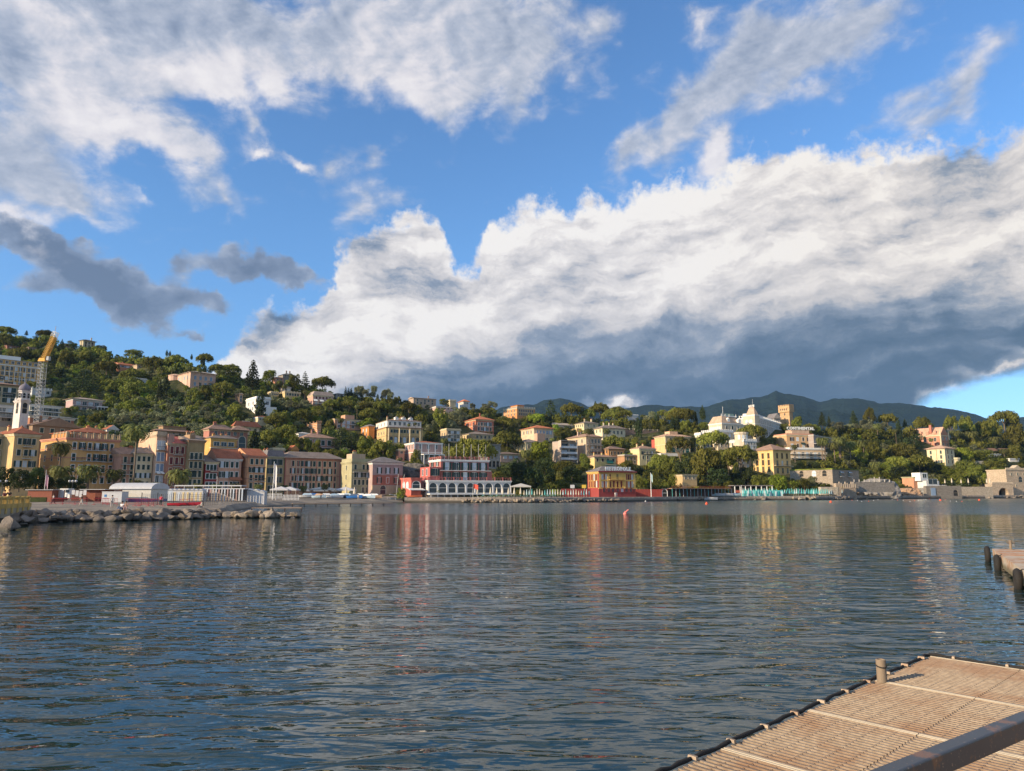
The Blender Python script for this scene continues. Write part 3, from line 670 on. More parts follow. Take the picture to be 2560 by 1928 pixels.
b = Bld('A', -330, -330, 282, 1240, 985, 'apartment_building', 'beige shuttered block', 'beige shuttered block with balconies below the ochre grand hotel', pl((.52, .42, .25)), D=330, dep=14, theta=46).body(pl(BRWN)); b.roof('hip', RB, 2.2, ov=1)
b.wins('f', 7, 3, 'ococcoc', 'g', 1.3, 2.2, top=.12, bot=.05); b.balcony(b.w * .55, b.w * .82, b.h * .50, slab=GREYT)
b = Bld('A', 1105, 1150, 1320, 486, 398, 'villa', 'square ridge villa', 'square cream villa with dark hipped roof alone on the left ridge against the sky', pl((.55, .50, .36)), theta=55).body(); b.roof('hip', RS, 1.8, ov=1.0)
b.wins('f', 3, 2, 'cdccdc', 'b', 1.2, 1.8, top=.08, bot=.10); b.wins('l', 1, 2, 'cc', 'b', 1.0, 1.8, top=.08, bot=.10); b.chimney(1, 1.4, rise=1.4)
b = Bld('A', 90, 95, 385, 520, 470, 'house', 'low red house on left ridge', 'low dark red house among pines near the top left ridge', pl((.36, .18, .15)), dep=8).body(); b.roof('hip', RB, 1.2)
b.wins('f', 5, 1, 'wdwdd', 'b', 1.0, 1.0, top=.2)
b = Bld('A', 392, 396, 498, 548, 494, 'house', 'small lilac house on left ridge', 'small lilac house beside the low red house, left of the crane head', pl((.42, .32, .34)), dep=7).body(); b.roof('hip', RB, .8)
b.wins('f', 2, 1, 'dd', 'b', 1.2, 1.2, top=.2)
b = Bld('A', 880, 884, 1040, 462, 432, 'garden_wall', 'ridge garden wall', 'low pale wall with posts on the ridge left of the square villa', pl((.40, .34, .27)), dep=1.2, cat='wall').body(cornice=False)
b = Bld('A', 1632, 1640, 1892, 830, 730, 'villa', 'salmon villa', 'salmon villa with pale blue shutters under a bright red roof, left upper slope', pl((.60, .29, .18)), dep=9).body(pl(SALM)); b.roof('gablex', RO, 1.8)
b.wins('f', 3, 1, 'oow', 'u', 1.5, 1.8, top=.12, trim=WHITE); b.chimney(1, 1, rise=1)
b = Bld('A', 1895, 1900, 2010, 790, 738, 'house', 'grey eaved house', 'small grey eaved house just right of the salmon villa', pl(BEIGE), dep=6).body(); b.roof('hip', RS, .9)
b.wins('f', 2, 1, 'dd')
b = Bld('A', 432, 436, 712, 1200, 1068, 'house', 'white house behind crane', 'white and pale blue modern house directly behind the crane mast', pl((.62, .68, .74)), dep=9).body(WHITE); b.parapet(WHITE, .8, posts=6)
b.wins('f', 4, 1, 'wdwd', 'u', 1.6, 1.5, top=.25, bot=.1, trim=WHITE); link('garage_arch', window_mesh(3.4, 2.6, 'a', WHITE, DARK), b.root, (b.w * .72, 0, -3.5)); b.boxpart('terrace_slab', b.w * .3, b.w + .4, -3, -.01, .2, .5, WHITE)
# bell tower
b = Bld('A', 190, 268, 400, 1490, 1238, 'bell_tower', 'white bell tower', 'white church bell tower with a grey onion dome and arched opening', pl((.72, .68, .68)), D=236, theta=58, cat='tower').body(pl((.72, .68, .68)))
b.d = min(b.d, 7); w = b.w
link('belfry_arch', window_mesh(1.4, 3.6, 'a', CREAMT, DARK), b.root, (w * .5, 0, b.h * .34)); link('belfry_arch', window_mesh(1.2, 3.6, 'a', CREAMT, DARK), b.root, (0, b.d * .5, b.h * .34), -math.pi / 2)
m_ = MB(); c_ = (w * .5, min(b.d, w) * .5); WT_ = pl((.72, .68, .68)); H0 = b.h + .36
m_.lathe([(2.1, H0), (2.1, H0 + .5), (1.75, H0 + .6), (1.75, H0 + 2.9), (2.0, H0 + 3.0), (2.0, H0 + 3.3)], WT_, 8, c_); m_.obj('lantern', b.root)
for k_ in range(4): o = link('lantern_window', window_mesh(.8, 1.6, 'a', WHITE, DARK), b.root, (c_[0] + 1.75 * math.cos(R(-112 - 45 * k_ + 90)), c_[1] + 1.75 * math.sin(R(-112 - 45 * k_ + 90)), H0 + .8), R(-112 - 45 * k_ + 180))
m_ = MB(); z = H0 + 3.31; m_.lathe([(1.55, z), (1.75, z + .5), (1.72, z + 1.0), (1.45, z + 1.6), (.95, z + 2.1), (.4, z + 2.5), (.2, z + 2.7), (.28, z + 2.9), (.1, z + 3.1), (.03, z + 3.9)], rooftile((.22, .20, .24)), 14, c_); m_.obj('dome', b.root, smooth=True)
for (x_, y_) in ((0.2, .2), (w - .2, .2), (.2, b.d - .2)): m_ = MB(); m_.lathe([(.28, b.h + .36), (.34, b.h + 1.0), (.12, b.h + 1.3), (.05, b.h + 1.8)], WHITE, 6, (x_, y_)); m_.obj('finial', b.root)
b = Bld('A', 400, 405, 835, 1435, 1300, 'apartment_building', 'flat block with white slab roof', 'flat modern block with green balconies and white slab roof, right of the bell tower', pl((.45, .46, .38)), D=262, dep=12).body(WHITE); b.roof('flat', (.62, .62, .6), 0, .9, z=b.h + .36)
b.wins('f', 5, 2, 'dwdcddwdcd', 'g', 2.2, 1.8, top=.1, bot=.08); b.balcony(.2, b.w, b.h * .52, 1.4, mat=GREEN)
b = Bld('A', 405, 410, 1028, 1545, 1450, 'apartment_building', 'lower flat brick block', 'low brick block with white slab roof below the flat modern block', pl((.42, .20, .13)), D=252, dep=10).body(WHITE); b.roof('flat', (.62, .62, .6), 0, 1.0, z=b.h + .36)
b.wins('f', 6, 1, 'dwddwd', 'g', 2.0, 1.8, top=.1); 
b = Bld('A', -300, -300, 188, 1500, 1285, 'apartment_building', 'grey terraced block', 'grey white terraced block at the left edge, left of the bell tower', pl((.46, .45, .42)), D=250, dep=12).body(WHITE); b.roof('flat', (.6, .6, .6), 0, .8, z=b.h + .36)
b.wins('f', 6, 3, 'dwdddwd', 'u', 1.8, 1.8, top=.1, bot=.06); b.balcony(.2, b.w, b.h * .64, 1.5, mat=WHITE); b.balcony(.2, b.w, b.h * .30, 1.5, mat=WHITE)
b = Bld('D', -200, -190, 118, 360, 270, 'roof_terrace_house', 'cream rooftop rooms', 'cream rooms with corrugated canopy behind the pale green corner block', pl(CRM), D=212, dep=8, cat='house').body(pl(CRM)); b.roof('flat', (.45, .36, .3), 0, .6, z=b.h + .36)
b = Bld('A', 940, 1000, 1418, 1370, 1212, 'villa', 'mauve villa with veranda', 'mauve villa with white veranda and wide windows, mid left slope', pl((.52, .38, .40)), dep=10, theta=50).body(WHITE); b.roof('hip', (.45, .36, .30), 2.0, ov=1.4)
b.wins('f', 4, 2, 'wdwdddad', 'b', 2.0, 1.8, top=.14, bot=.08, trim=WHITE); b.balcony(.0, b.w * .7, b.h * .50, 1.2); b.boxpart('porch', b.w * .78, b.w + 2, -3, -.01, b.h * .45, b.h * .55, WHITE)
for i in range(3): b.boxpart('porch_column', b.w * .78 + i * 1.6, b.w * .78 + i * 1.6 + .3, -3, -2.7, 0, b.h * .449, WHITE)
# ---- B crop
b = Bld('B', 495, 745, 1105, 705, 505, 'mansion', 'big pink mansion', 'big pink mansion with hipped roof behind a row of tall thin palms', pl((.70, .47, .38)), theta=46).body(pl((.74, .52, .42)), 1); b.roof('hip', (.46, .38, .30), 3.0, ov=1.0)
b.wins('f', 4, 2, 'cccccdcc', 'u', 1.5, 2.3, top=.20, bot=.10, trim=CREAMT); b.wins('l', 5, 1, 'cc-cc', 'u', 1.2, 2.2, top=.30); b.balcony(b.w * .7, b.w * .98, b.h * .40, 1.2, slab=CREAMT)
m_ = MB(); m_.lathe([(4.2, -4), (4.2, b.h), (4.5, b.h + .05), (4.5, b.h + .5), (2.0, b.h + 1.4), (.2, b.h + 1.7)], pl((.70, .47, .38)), 14, (0.5, b.d * .92)); m_.obj('round_bay', b.root)
b.boxpart('conservatory', -6, -1, b.d * .6, b.d, -2, b.h * .30, PALE)
b = Bld('B', -60, -55, 148, 690, 588, 'house', 'grey white modern house', 'grey white modern house with wide windows, left of the two dark cypresses', pl((.55, .56, .58)), dep=8).body(WHITE); b.parapet(WHITE, .4)
b.wins('f', 4, 2, 'dwdwd', 'u', 1.8, 1.6, top=.12, bot=.1, trim=WHITE)
b = Bld('B', 10, 14, 180, 455, 412, 'house', 'flat roofed house below ridge', 'small flat roofed cream house right of the grey eaved house', pl(BEIGE), dep=7).body(); b.roof('flat', (.3, .28, .22), 0, .5)
b.wins('f', 3, 1, 'ddd')
b = Bld('B', 1525, 1660, 1865, 1085, 865, 'villa', 'white cubic villa', 'white cubic villa with terraces partly hidden by a tall cypress', pl((.74, .76, .80)), theta=40).body(WHITE); b.parapet(WHITE, .8)
b.wins('f', 3, 2, 'dwdwdw', 'u', 1.5, 1.9, top=.15, bot=.2, trim=WHITE); b.wins('l', 2, 2, 'dddd', 'u', 1.2, 1.7, top=.15, bot=.3, trim=WHITE); b.boxpart('terrace', b.w * .55, b.w + 3, -1.5, 4, -3, b.h * .5, WHITE)
b = Bld('B', 1400, 1430, 1480, 925, 810, 'house', 'peach corner tower', 'narrow peach house left of the white cubic villa', pl(PEACH), dep=6).body(pl(PEACH)); b.parapet(pl(CRM), .5)
b.wins('f', 1, 2, 'dd')
b = Bld('B', 1680, 1690, 1838, 1225, 1130, 'house', 'little veranda house', 'little veranda house below the white cubic villa', pl(CRM), dep=6).body(WHITE); b.roof('hip', RR, 1.2)
b.wins('f', 3, 1, 'ddd', top=.1, wh=1.8)
b = Bld('B', 1925, 1930, 2050, 640, 585, 'house', 'small ridge house', 'small pinkish house below the ridge right of the tall dark conifer', pl(SALM), dep=6).body(); b.roof('hip', RG, 1.4)
b.wins('f', 2, 1, 'dd')
# ---- C crop
b = Bld('C', 120, 150, 320, 255, 205, 'hilltop_house', 'stone house on hilltop', 'old grey stone house on the small hilltop against the clouds', pl((.30, .27, .24)), dep=8, cat='house').body(cornice=False); b.roof('hip', (.20, .18, .17), 2.6, z=b.h); b.chimney(2, 1.0, rise=1.8)
b.wins('f', 3, 1, 'dd')
b = Bld('C', 148, 160, 260, 470, 382, 'house', 'grey terraced house', 'grey house with balcony among tall palms on the upper slope', pl((.50, .48, .46)), dep=7).body(); b.roof('hip', RG, 1.4)
b.wins('f', 2, 2, 'dwdd')
b = Bld('C', 172, 176, 395, 525, 448, 'villa', 'long yellow villa', 'long yellow villa with tall windows, left of the brown conifer', pl((.62, .50, .26)), dep=8).body(pl(CRM)); b.parapet(pl(CRM), .5, posts=5)
b.wins('f', 5, 1, 'dcdcd', 'g', 1.2, 2.2, top=.2)
b = Bld('C', -20, -16, 92, 495, 455, 'house', 'yellow balustraded terrace', 'yellow house with balustraded terrace at the foot of thin palms', pl((.66, .54, .30)), dep=6).body(pl(CRM)); b.parapet(pl(CRM), .5, posts=4)
b.wins('f', 3, 1, 'ddd')
b = Bld('C', 535, 565, 850, 632, 495, 'villa', 'villa with white awnings', 'rose villa with grey mansard roof and three white awnings', pl((.60, .38, .32)), theta=34, dep=10).body(pl(CRM)); b.roof('mansard', (.42, .32, .26), 2.6, ov=.5, inset=1.6)
b.wins('f', 5, 2, 'mmmmm'.replace('m', 'c') + 'wdwdw', 'm', 1.2, 1.6, top=.06, bot=.12, trim=WHITE)
for i in range(3): b.awning(b.w * (.02 + .3 * i), b.w * (.20 + .3 * i), b.h * .66, 2.0, WHITE, 1.3)
b.balcony(-.3, b.w + .3, b.h * .22, 1.4)
b = Bld('C', 885, 890, 990, 520, 478, 'house', 'grey house among cypresses', 'small grey house left of the group of four cypresses', pl((.40, .40, .40)), dep=6).body(); b.roof('hip', RS, 1.2)
b.wins('f', 2, 1, 'dd')
b = Bld('C', 482, 622, 682, 1015, 868, 'striped_tower', 'orange striped tower', 'square tower with orange and cream stripes and small battlements', pl((.66, .52, .38)), theta=36, cat='tower').body(cornice=False)
m_ = MB(); n = 6
for i in range(n):
    z = b.h * (i + .25) / n; m_.box(-.06, b.w + .06, -.06, b.d + .06, z, z + b.h / n * .5, pl((.58, .22, .09)))
m_.obj('orange_band', b.root)
m_ = MB()
for i in range(4):
    for (X_, Y_) in ((b.w * i / 3, 0), (0, b.d * i / 3)): m_.box(X_ - .3, X_ + .3, Y_ - .3, Y_ + .3, b.h, b.h + .9, pl((.62, .34, .18)))
m_.obj('battlement', b.root); link('window', window_mesh(1.2, 1.5, 'd', CREAMT, GLASS), b.root, (0, b.d * .5, b.h * .5), -math.pi / 2)
b = Bld('C', 440, 444, 870, 1245, 1085, 'villa', 'pink villa under striped tower', 'pink villa with brown hipped roof right below the orange striped tower', pl((.60, .33, .27)), dep=13).body(pl(CRM)); b.roof('hip', RB, 3.8, ov=.8)
b.wins('f', 4, 1, 'ddcc', 'g', 1.8, 2.4, top=.35, trim=WHITE); b.balcony(b.w * .5, b.w * .98, b.h * .22, 1.2); b.chimney(2, 1.2, rise=3)
b = Bld('C', 362, 366, 545, 1080, 1020, 'garden_pavilion', 'white round pavilion', 'low white pavilion with curved terrace left of the pink villa', WHITE, dep=7, cat='pavilion').body(WHITE, cornice=False); b.roof('hip', (.6, .58, .55), 1.4, z=b.h, ov=.4)
b = Bld('C', 862, 868, 1245, 945, 825, 'apartment_building', 'salmon stepped flats', 'salmon stepped flats with glass balconies on the mid slope', pl((.60, .36, .25)), dep=9).body(pl(CRM)); b.roof('flat', (.4, .3, .22), 0, .5); b.boxpart('upper_storey', b.w * .40, b.w * .75, 1, 7, b.h + .4, b.h + 3, pl((.6, .36, .25)))
b.wins('f', 5, 2, 'dwwdddwwd-', 'u', 1.6, 1.6, top=.12, bot=.08, trim=WHITE); b.balcony(b.w * .4, b.w * .8, b.h * .5, 1.3)
b = Bld('C', 1238, 1340, 1422, 1075, 930, 'house', 'orange house beside cream hotel', 'orange house with dark roof against the left side of the cream hotel', pl((.66, .27, .07)), theta=32).body(pl(ORG)); b.roof('hip', RS, 1.8, ov=.6)
b.wins('l', 2, 2, 'wwdd', 'u', 1.4, 1.8, top=.12, bot=.12, trim=CREAMT)
b = Bld('C', 1420, 1582, 2090, 1178, 935, 'hotel', 'cream hotel with dormers', 'large cream hotel with white attic, dormers and arched windows', pl((.64, .48, .24)), theta=26).body(pl(BRWN), 1)
b.boxpart('attic', .6, b.w - .6, .6, b.d - .6, b.h + .36, b.h + 3.8, pl(WHT)); b.roof('hip', RB, 3.0, ov=.3, x0=.6, x1=b.w - .6, y0=.6, y1=b.d - .6, z=b.h + 3.802)
for i in range(7): link('attic_window', window_mesh(1.3, 1.8, 'd', WHITE, GLASS), b.root, (b.w * (i + .8) / 7.6, .6, b.h + 1.3))
for i in range(3): link('attic_window', window_mesh(1.1, 1.6, 'd', WHITE, GLASS), b.root, (.6, b.d * (i + .8) / 3.6, b.h + 1.3), -math.pi / 2)
for i in range(3): m_ = MB(); m_.box(-.9, .9, 0, 2.5, 0, 1.5, WHITE); m_.lathe([(.9, 1.5), (.7, 1.9), (.1, 2.2)], rooftile(RS), 8, (0, .6)); o = m_.obj('dormer', b.root); o.location = (b.w * (.3 + .2 * i), 1.6, b.h + 4.2); o = link('dormer_window', window_mesh(.9, 1.0, 'd', WHITE, PALE), b.root, (b.w * (.3 + .2 * i), 1.6, b.h + 4.4))
b.wins('f', 7, 1, 'coococc', 'g', 1.3, 1.7, top=.20, trim=CREAMT); 
for i in range(7):
    o = link('arched_window', window_mesh(1.6, 3.0, 'a', pl(BRWN), PALE if i % 2 else GLASS), b.root, (b.w * (.08 + .84 * (i + .5) / 7), 0, b.h * .14))
b.wins('l', 4, 2, 'cccccccc', 'g', 1.0, 1.6, top=.20, bot=.22, trim=CREAMT); b.chimney(3, 1.8, rise=4.5, c=pl(CRM))
for i in range(4): m_ = MB(); m_.lathe([(.35, 0), (.3, b.h - .4)], pl(CRM), 8); o = m_.obj('column', b.root); o.location = (b.w * (.06 + .29 * i), -.45, 0)
# ================================================================ middle slope
b = Bld('F', 183, 186, 500, 190, 82, 'farmhouse', 'long stone farmhouse', 'long plain stone farmhouse with flat dark roof high on the middle ridge', pl((.50, .39, .31)), dep=9, cat='house').body(cornice=False); b.roof('gablex', RS, 1.0, z=b.h)
b.wins('f', 5, 2, 'd-ddddd', 'b', 1.3, 1.6, top=.12, bot=.25); b.chimney(1, 1.2, rise=.6)
b = Bld('F', 812, 880, 952, 196, 140, 'house', 'white house with pyramid roof', 'white house with red pyramid roof alone on the ridge against the dark sky', pl(WHT), theta=30).body(WHITE); b.roof('hip', RO, 2.6, ov=1.0)
b.wins('l', 2, 1, 'dd', 'b', .9, 1.5, top=.15); b.wins('f', 2, 1, 'dd', 'b', .9, 1.5, top=.15)
b = Bld('F', 690, 694, 775, 165, 128, 'house', 'small balustraded ridge house', 'small pale house with balustrade left of the white pyramid-roofed house', pl(CRM), dep=6).body(pl(CRM)); b.parapet(pl(CRM), .7, posts=4)
b = Bld('F', 420, 500, 708, 290, 205, 'house', 'pink stepped house', 'pale pink stepped house with flat grey roofs below the stone farmhouse', pl((.60, .42, .38)), theta=28).body(WHITE); b.roof('hip', RG, 1.2); b.wins('f', 4, 1, 'cddd', 'b', 1.2, 1.6, top=.2)
b.boxpart('lower_wing', b.w * .5, b.w * 1.15, -3, 2, -4, b.h * .55, pl((.60, .42, .38)))
b = Bld('F', 1440, 1625, 1872, 335, 225, 'palazzo', 'long orange ridge block', 'long orange block with rooftop room on the ridge before the dark mountain', pl((.66, .32, .13)), theta=32).body(pl(CRM), 1); b.boxpart('roof_room', b.w * .1, b.w * .45, 2, b.d * .6, b.h + .36, b.h + 2.6, pl(ORG)); b.roof('hip', RO, 1.0, x0=b.w * .1, x1=b.w * .45, y0=2, y1=b.d * .6, z=b.h + 2.602)
b.wins('l', 4, 2, 'dddddddd', 'b', 1.1, 1.7, top=.12, bot=.12); b.wins('f', 7, 2, 'ddddddd', 'b', 1.2, 1.9, top=.12, bot=.12); b.parapet(GREYT, .9, posts=7)
b = Bld('F', 897, 1052, 1300, 556, 388, 'villa', 'red villa with orange roof', 'brick red villa with bright orange hipped roof and cream window frames', pl((.56, .20, .12)), theta=28).body(pl(CRM), 1); b.roof('hip', RO, 3.6, ov=.9)
b.wins('l', 3, 2, 'cccccc', 'b', 1.1, 2.2, top=.18, bot=.12, trim=WHITE); b.wins('f', 5, 2, 'dcdodcdodc', 'g', 1.2, 2.3, top=.18, bot=.12, trim=WHITE); b.chimney(1, 1.5, rise=3)
b = Bld('F', 562, 645, 842, 695, 525, 'apartment_building', 'beige flat-roofed block', 'beige flat roofed block left of the cream villa with rounded bay', pl((.60, .45, .28)), theta=30).body(pl(CRM), 1); b.parapet(pl(CRM), .5)
b.wins('f', 4, 3, 'dwdwdwddwd', 'u', 1.6, 1.6, top=.08, bot=.08, trim=CREAMT); b.wins('l', 2, 2, 'dddd', 'b', 1.1, 1.8, top=.2, bot=.2); b.balcony(b.w * .1, b.w * .5, b.h * .6, 1)
b = Bld('F', 832, 962, 1292, 690, 592, 'villa', 'cream villa with rounded bay', 'cream villa with grey hipped roof and rounded bay, above the big umbrella pine', pl((.66, .52, .30)), theta=28).body(pl(CRM)); b.roof('hip', RG, 2.8, ov=.8)
b.wins('l', 3, 1, 'ccc', 'b', 1.0, 1.8, top=.25); b.wins('f', 5, 1, '-dddd', 'b', 1.2, 1.9, top=.25)
m_ = MB(); m_.lathe([(2.6, -4), (2.6, b.h * .6), (2.9, b.h * .62), (2.9, b.h * .7)], pl((.66, .52, .30)), 14, (1.5, .8)); m_.lathe([(3.0, b.h * .702), (1.2, b.h * .85), (.1, b.h * .9)], rooftile(RB), 14, (1.5, .8)); m_.obj('round_bay', b.root)
b = Bld('F', 1682, 1862, 2130, 700, 508, 'villa', 'cream villa with orange roof', 'cream and salmon villa with blue shutters and a wide orange hipped roof', pl((.70, .55, .40)), theta=28).body(pl(CRM), 1); b.roof('hip', RO, 3.4, ov=1.0)
b.wins('l', 3, 1, 'dod', 'b', 1.1, 2.0, top=.22, trim=SALM and CREAMT); b.wins('f', 5, 2, 'ccccoddodd', 'u', 1.2, 2.2, top=.12, bot=.1, trim=CREAMT); b.boxpart('terrace_block', b.w * .0, b.w * .40, -4, -.01, -4, b.h * .62, pl((.62, .40, .30)))
b = Bld('F', 1572, 1742, 1952, 845, 705, 'villa', 'yellow-cream box villa', 'pale yellow villa with grey roof and dentil cornice beside the round palm', pl((.72, .62, .38)), theta=28).body(pl(CRM2)); b.roof('hip', RG, 2.8, ov=.8)
b.wins('l', 3, 1, 'ddd', 'b', 1.1, 2.2, top=.42, trim=CREAMT); b.wins('f', 3, 1, 'ddd', 'b', 1.1, 2.2, top=.36, trim=CREAMT); b.wins('f', 4, 1, 'dddd', 'b', .7, .6, top=.1, trim=CREAMT)
b = Bld('F', 68, 195, 585, 972, 710, 'villa', 'dusky pink villa with porch', 'dusky pink villa with white cornice and covered porch behind the pink hotel', pl((.50, .34, .32)), theta=28).body(WHITE, 1); b.roof('hip', RR, 1.6, ov=-.6)
b.wins('f', 3, 1, 'ddd', 'b', 1.2, 2.2, top=.18, trim=WHITE); b.wins('l', 3, 1, 'ccc', 'b', 1.0, 2.0, top=.18, trim=WHITE); b.boxpart('porch_roof', b.w * .25, b.w * 1.0, -3.2, -.01, b.h * .38, b.h * .42, WHITE)
for i in range(5): b.boxpart('porch_column', b.w * (.26 + .18 * i), b.w * (.26 + .18 * i) + .35, -3.1, -2.75, -3, b.h * .379, WHITE)
b.wins('f', 4, 1, 'adda', 'b', 1.6, 2.4, top=.70, trim=WHITE)
m_ = MB()
for i in range(5): u = b.w * (.01 + i * .245); m_.box(u - .25, u + .25, -.12, -.085, 0, b.h - .36, WHITE)
m_.obj('pilaster', b.root)
b = Bld('F', -60, -20, 62, 930, 812, 'house', 'salmon annex', 'small salmon annex with white awning at the left of the dusky pink villa', pl((.62, .32, .24)), theta=28).body(pl(CRM)); b.parapet(pl(CRM), .5)
b.wins('f', 1, 1, 'd')
b = Bld('F', 1205, 1215, 1395, 1060, 730, 'stone_tower', 'grey stone tower', 'tall rough grey stone building with arched slits right behind the pink hotel', stone((.30, .29, .27), .8), dep=9, theta=28, cat='tower').body(pl((.3, .29, .27)), cornice=True)
for i in range(3): link('arched_window', window_mesh(1.2, 2.8, 'a', pl((.3, .29, .27)), DARK), b.root, (b.w * (.2 + .3 * i), 0, b.h * .06))
b = Bld('F', 1393, 1397, 1672, 985, 872, 'house', 'rose house under palm', 'low rose house with dark hipped roof left of the round palm', pl((.58, .42, .36)), dep=8, theta=28).body(pl(CRM)); b.roof('hip', (.22, .16, .13), 1.7, ov=.7)
b.wins('f', 3, 1, 'www', 'm', 1.6, 2.0, top=.2, trim=WHITE)
# ---- the pink hotel on the water
b = Bld('F', 405, 565, 1232, 1235, 950, 'hotel', 'pink waterfront hotel', 'pink waterfront hotel with blue shutters standing on a white arcade', pl((.42, .17, .16)), theta=26, D=250).body(WHITE)
b.balcony(-.6, b.w + .3, b.h * .52, 1.3, slab=WHITE); b.parapet(pl((.42, .17, .16)), 1.0, posts=10)
b.wins('f', 5, 2, 'ooooo', 'u', 1.5, 2.6, top=.10, bot=.06, trim=WHITE, x0=.03, x1=.97); b.wins('l', 2, 1, 'oo', 'g', 1.1, 2.4, top=.10, trim=WHITE)
for o in b.root.children:
    if o.name.startswith('window'):
        for s_ in o.children: s_.data = shutter_mesh(1.5, 2.6, GREEN)
m_ = MB()
for i, ch in enumerate('HOTEL'):
    pass
for i in range(6): b.boxpart('flag_pole', b.w * (.17 + .155 * i), b.w * (.17 + .155 * i) + .14, .6, .74, b.h + .36, b.h + 6.0, GREYT)
b.boxpart('lower_wing', -b.w * .02, b.w * 1.10, 1.2, 8, -4, b.h * .50, pl((.42, .17, .16)))
HOTEL = b
b = Bld('F', 280, 412, 560, 1235, 1060, 'hotel_wing', 'pink hotel side wing', 'lower pink side wing at the left end of the pink hotel', pl((.54, .15, .14)), theta=28, D=247, cat='hotel').body(pl((.54, .15, .14)), cornice=False); b.parapet(pl((.54, .15, .14)), .5, z=b.h)
b.wins('f', 1, 1, 'o', 'g', 1.6, 2.4, top=.3); b.wins('l', 2, 1, 'dd', 'g', 1.1, 2.2, top=.3, trim=WHITE)
b = Bld('F', 292, 392, 1538, 1405, 1240, 'arcade', 'white arcade', 'long white arcade of nine glazed arches with roof terrace, under the pink hotel', pl((.66, .68, .72)), theta=24, D=243, cat='arcade').body(WHITE)
for i in range(9): link('arched_window', window_mesh(2.6, 3.3, 'a', WHITE, GLASS), b.root, (b.w * (.055 + .89 * i / 8), 0, .15))
link('arched_window', window_mesh(2.2, 3.3, 'a', WHITE, GLASS), b.root, (0, b.d * .5, .25), -math.pi / 2)
b.parapet(DPINK and pl((.48, .16, .15)), 1.0, posts=10, name='terrace_balustrade')
b.boxpart('lower_deck', -.5, b.w + .5, -3.5, 1, -.5, -.12, WHITE)
for i in range(14): b.boxpart('deck_post', b.w * i / 13 - .1, b.w * i / 13 + .1, -3.3, -3.1, -3.5, -.502, WHITE)
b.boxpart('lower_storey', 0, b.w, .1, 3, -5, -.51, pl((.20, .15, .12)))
ARC = b
b = Bld('F', 15, 155, 292, 1345, 1205, 'restaurant_wing', 'coral red wing', 'single storey coral red wing with arched windows at the left end of the arcade', pl((.56, .15, .13)), theta=28, D=243, cat='restaurant').body(pl((.60, .18, .15)))
link('arched_window', window_mesh(2.6, 2.4, 'a', WHITE, GLASS), b.root, (b.w * .5, 0, .2)); link('arched_window', window_mesh(2.2, 2.2, 'a', WHITE, PALE), b.root, (0, b.d * .35, .2), -math.pi / 2); link('arched_window', window_mesh(2.2, 2.2, 'a', WHITE, PALE), b.root, (0, b.d * .7, .2), -math.pi / 2)
b.awning(-1.5, b.w + .5, .2, 3, WHITE, .5)
# ---- G crop
b = Bld('G', 228, 332, 550, 990, 690, 'apartment_building', 'grey modern flats', 'grey modern flats with six deep glazed balconies, four storeys', pl((.50, .42, .36)), theta=26).body(pl((.36, .33, .31)), cornice=False); b.parapet(pl((.36, .33, .31)), .4, z=b.h)
for r_ in range(3):
    z = b.h * (.18 + .27 * r_)
    for c_ in range(2): link('window', window_mesh(b.w * .40, 2.0, 'd', IRON, PALE if (r_ + c_) % 2 else GLASS), b.root, (b.w * (.26 + .48 * c_), 0, z))
    b.boxpart('balcony', .0, b.w, -1.6, -.01, z - .35, z - .15, pl((.42, .40, .38))); b.boxpart('glass_rail', 0, b.w, -1.6, -1.55, z - .148, z + .9, PALE)
b.boxpart('fin_wall', -.25, -.002, -1.7, 1, -4, b.h + .5, pl((.62, .50, .42))); b.boxpart('fin_wall', b.w * .5 - .12, b.w * .5 + .12, -1.54, -.2, 0, b.h, pl((.4, .38, .36))); b.boxpart('fin_wall', b.w + .002, b.w + .25, -1.7, 1, -4, b.h, pl((.5, .45, .4))); b.boxpart('roof_slab', -.26, b.w + .26, -1.75, -.01, b.h + .42, b.h + .75, pl((.4, .38, .36)))
b = Bld('G', 442, 702, 912, 985, 630, 'palazzo', 'tall salmon-cream palazzo', 'tall palazzo with sunlit salmon side and grey shaded front, behind a tall shaggy palm', pl((.62, .48, .36)), theta=30).body(pl(CRM), 2); b.roof('hip', RB, 3.0, ov=1.0)
b.wins('l', 3, 4, 'ddd-dd-dd-dd', 'b', 1.1, 1.9, top=.06, bot=.12, trim=CREAMT); b.wins('f', 4, 4, 'dddddwdddddd', 'b', 1.2, 2.0, top=.06, bot=.12); b.balcony(.3, b.w, b.h * .70, 1.2, slab=GREYT); b.balcony(.3, b.w, b.h * .46, 1.2, slab=GREYT); b.chimney(2, 1.4, rise=2)
b = Bld('G', 542, 668, 862, 556, 438, 'villa', 'upper cream villa', 'cream villa with grey hipped roof and little portico, higher up behind the salmon palazzo', pl((.72, .62, .40)), theta=28).body(pl(CRM2)); b.roof('hip', RG, 2.6, ov=.8)
b.wins('l', 4, 1, 'cccc', 'g', .9, 1.7, top=.2); b.wins('f', 2, 1, 'dd', 'g', 1.0, 1.6, top=.2); b.boxpart('portico', -4, -.01, b.d * .25, b.d, 0, b.h * .45, pl((.70, .50, .25))); b.chimney(3, 1.2, rise=2)
b = Bld('G', 812, 925, 1240, 662, 508, 'villa', 'large pale cream villa', 'large pale cream villa with broad grey roof behind the twin-trunk umbrella pine', pl((.74, .68, .50)), theta=26).body(pl(CRM2)); b.roof('hip', RG, 3.4, ov=1.0)
b.wins('f', 5, 2, 'oddddcdddd', 'b', 1.2, 2.1, top=.16, bot=.02); b.wins('l', 2, 1, 'cc', 'g', 1.0, 1.9, top=.2); b.chimney(3, 1.4, rise=2.4)
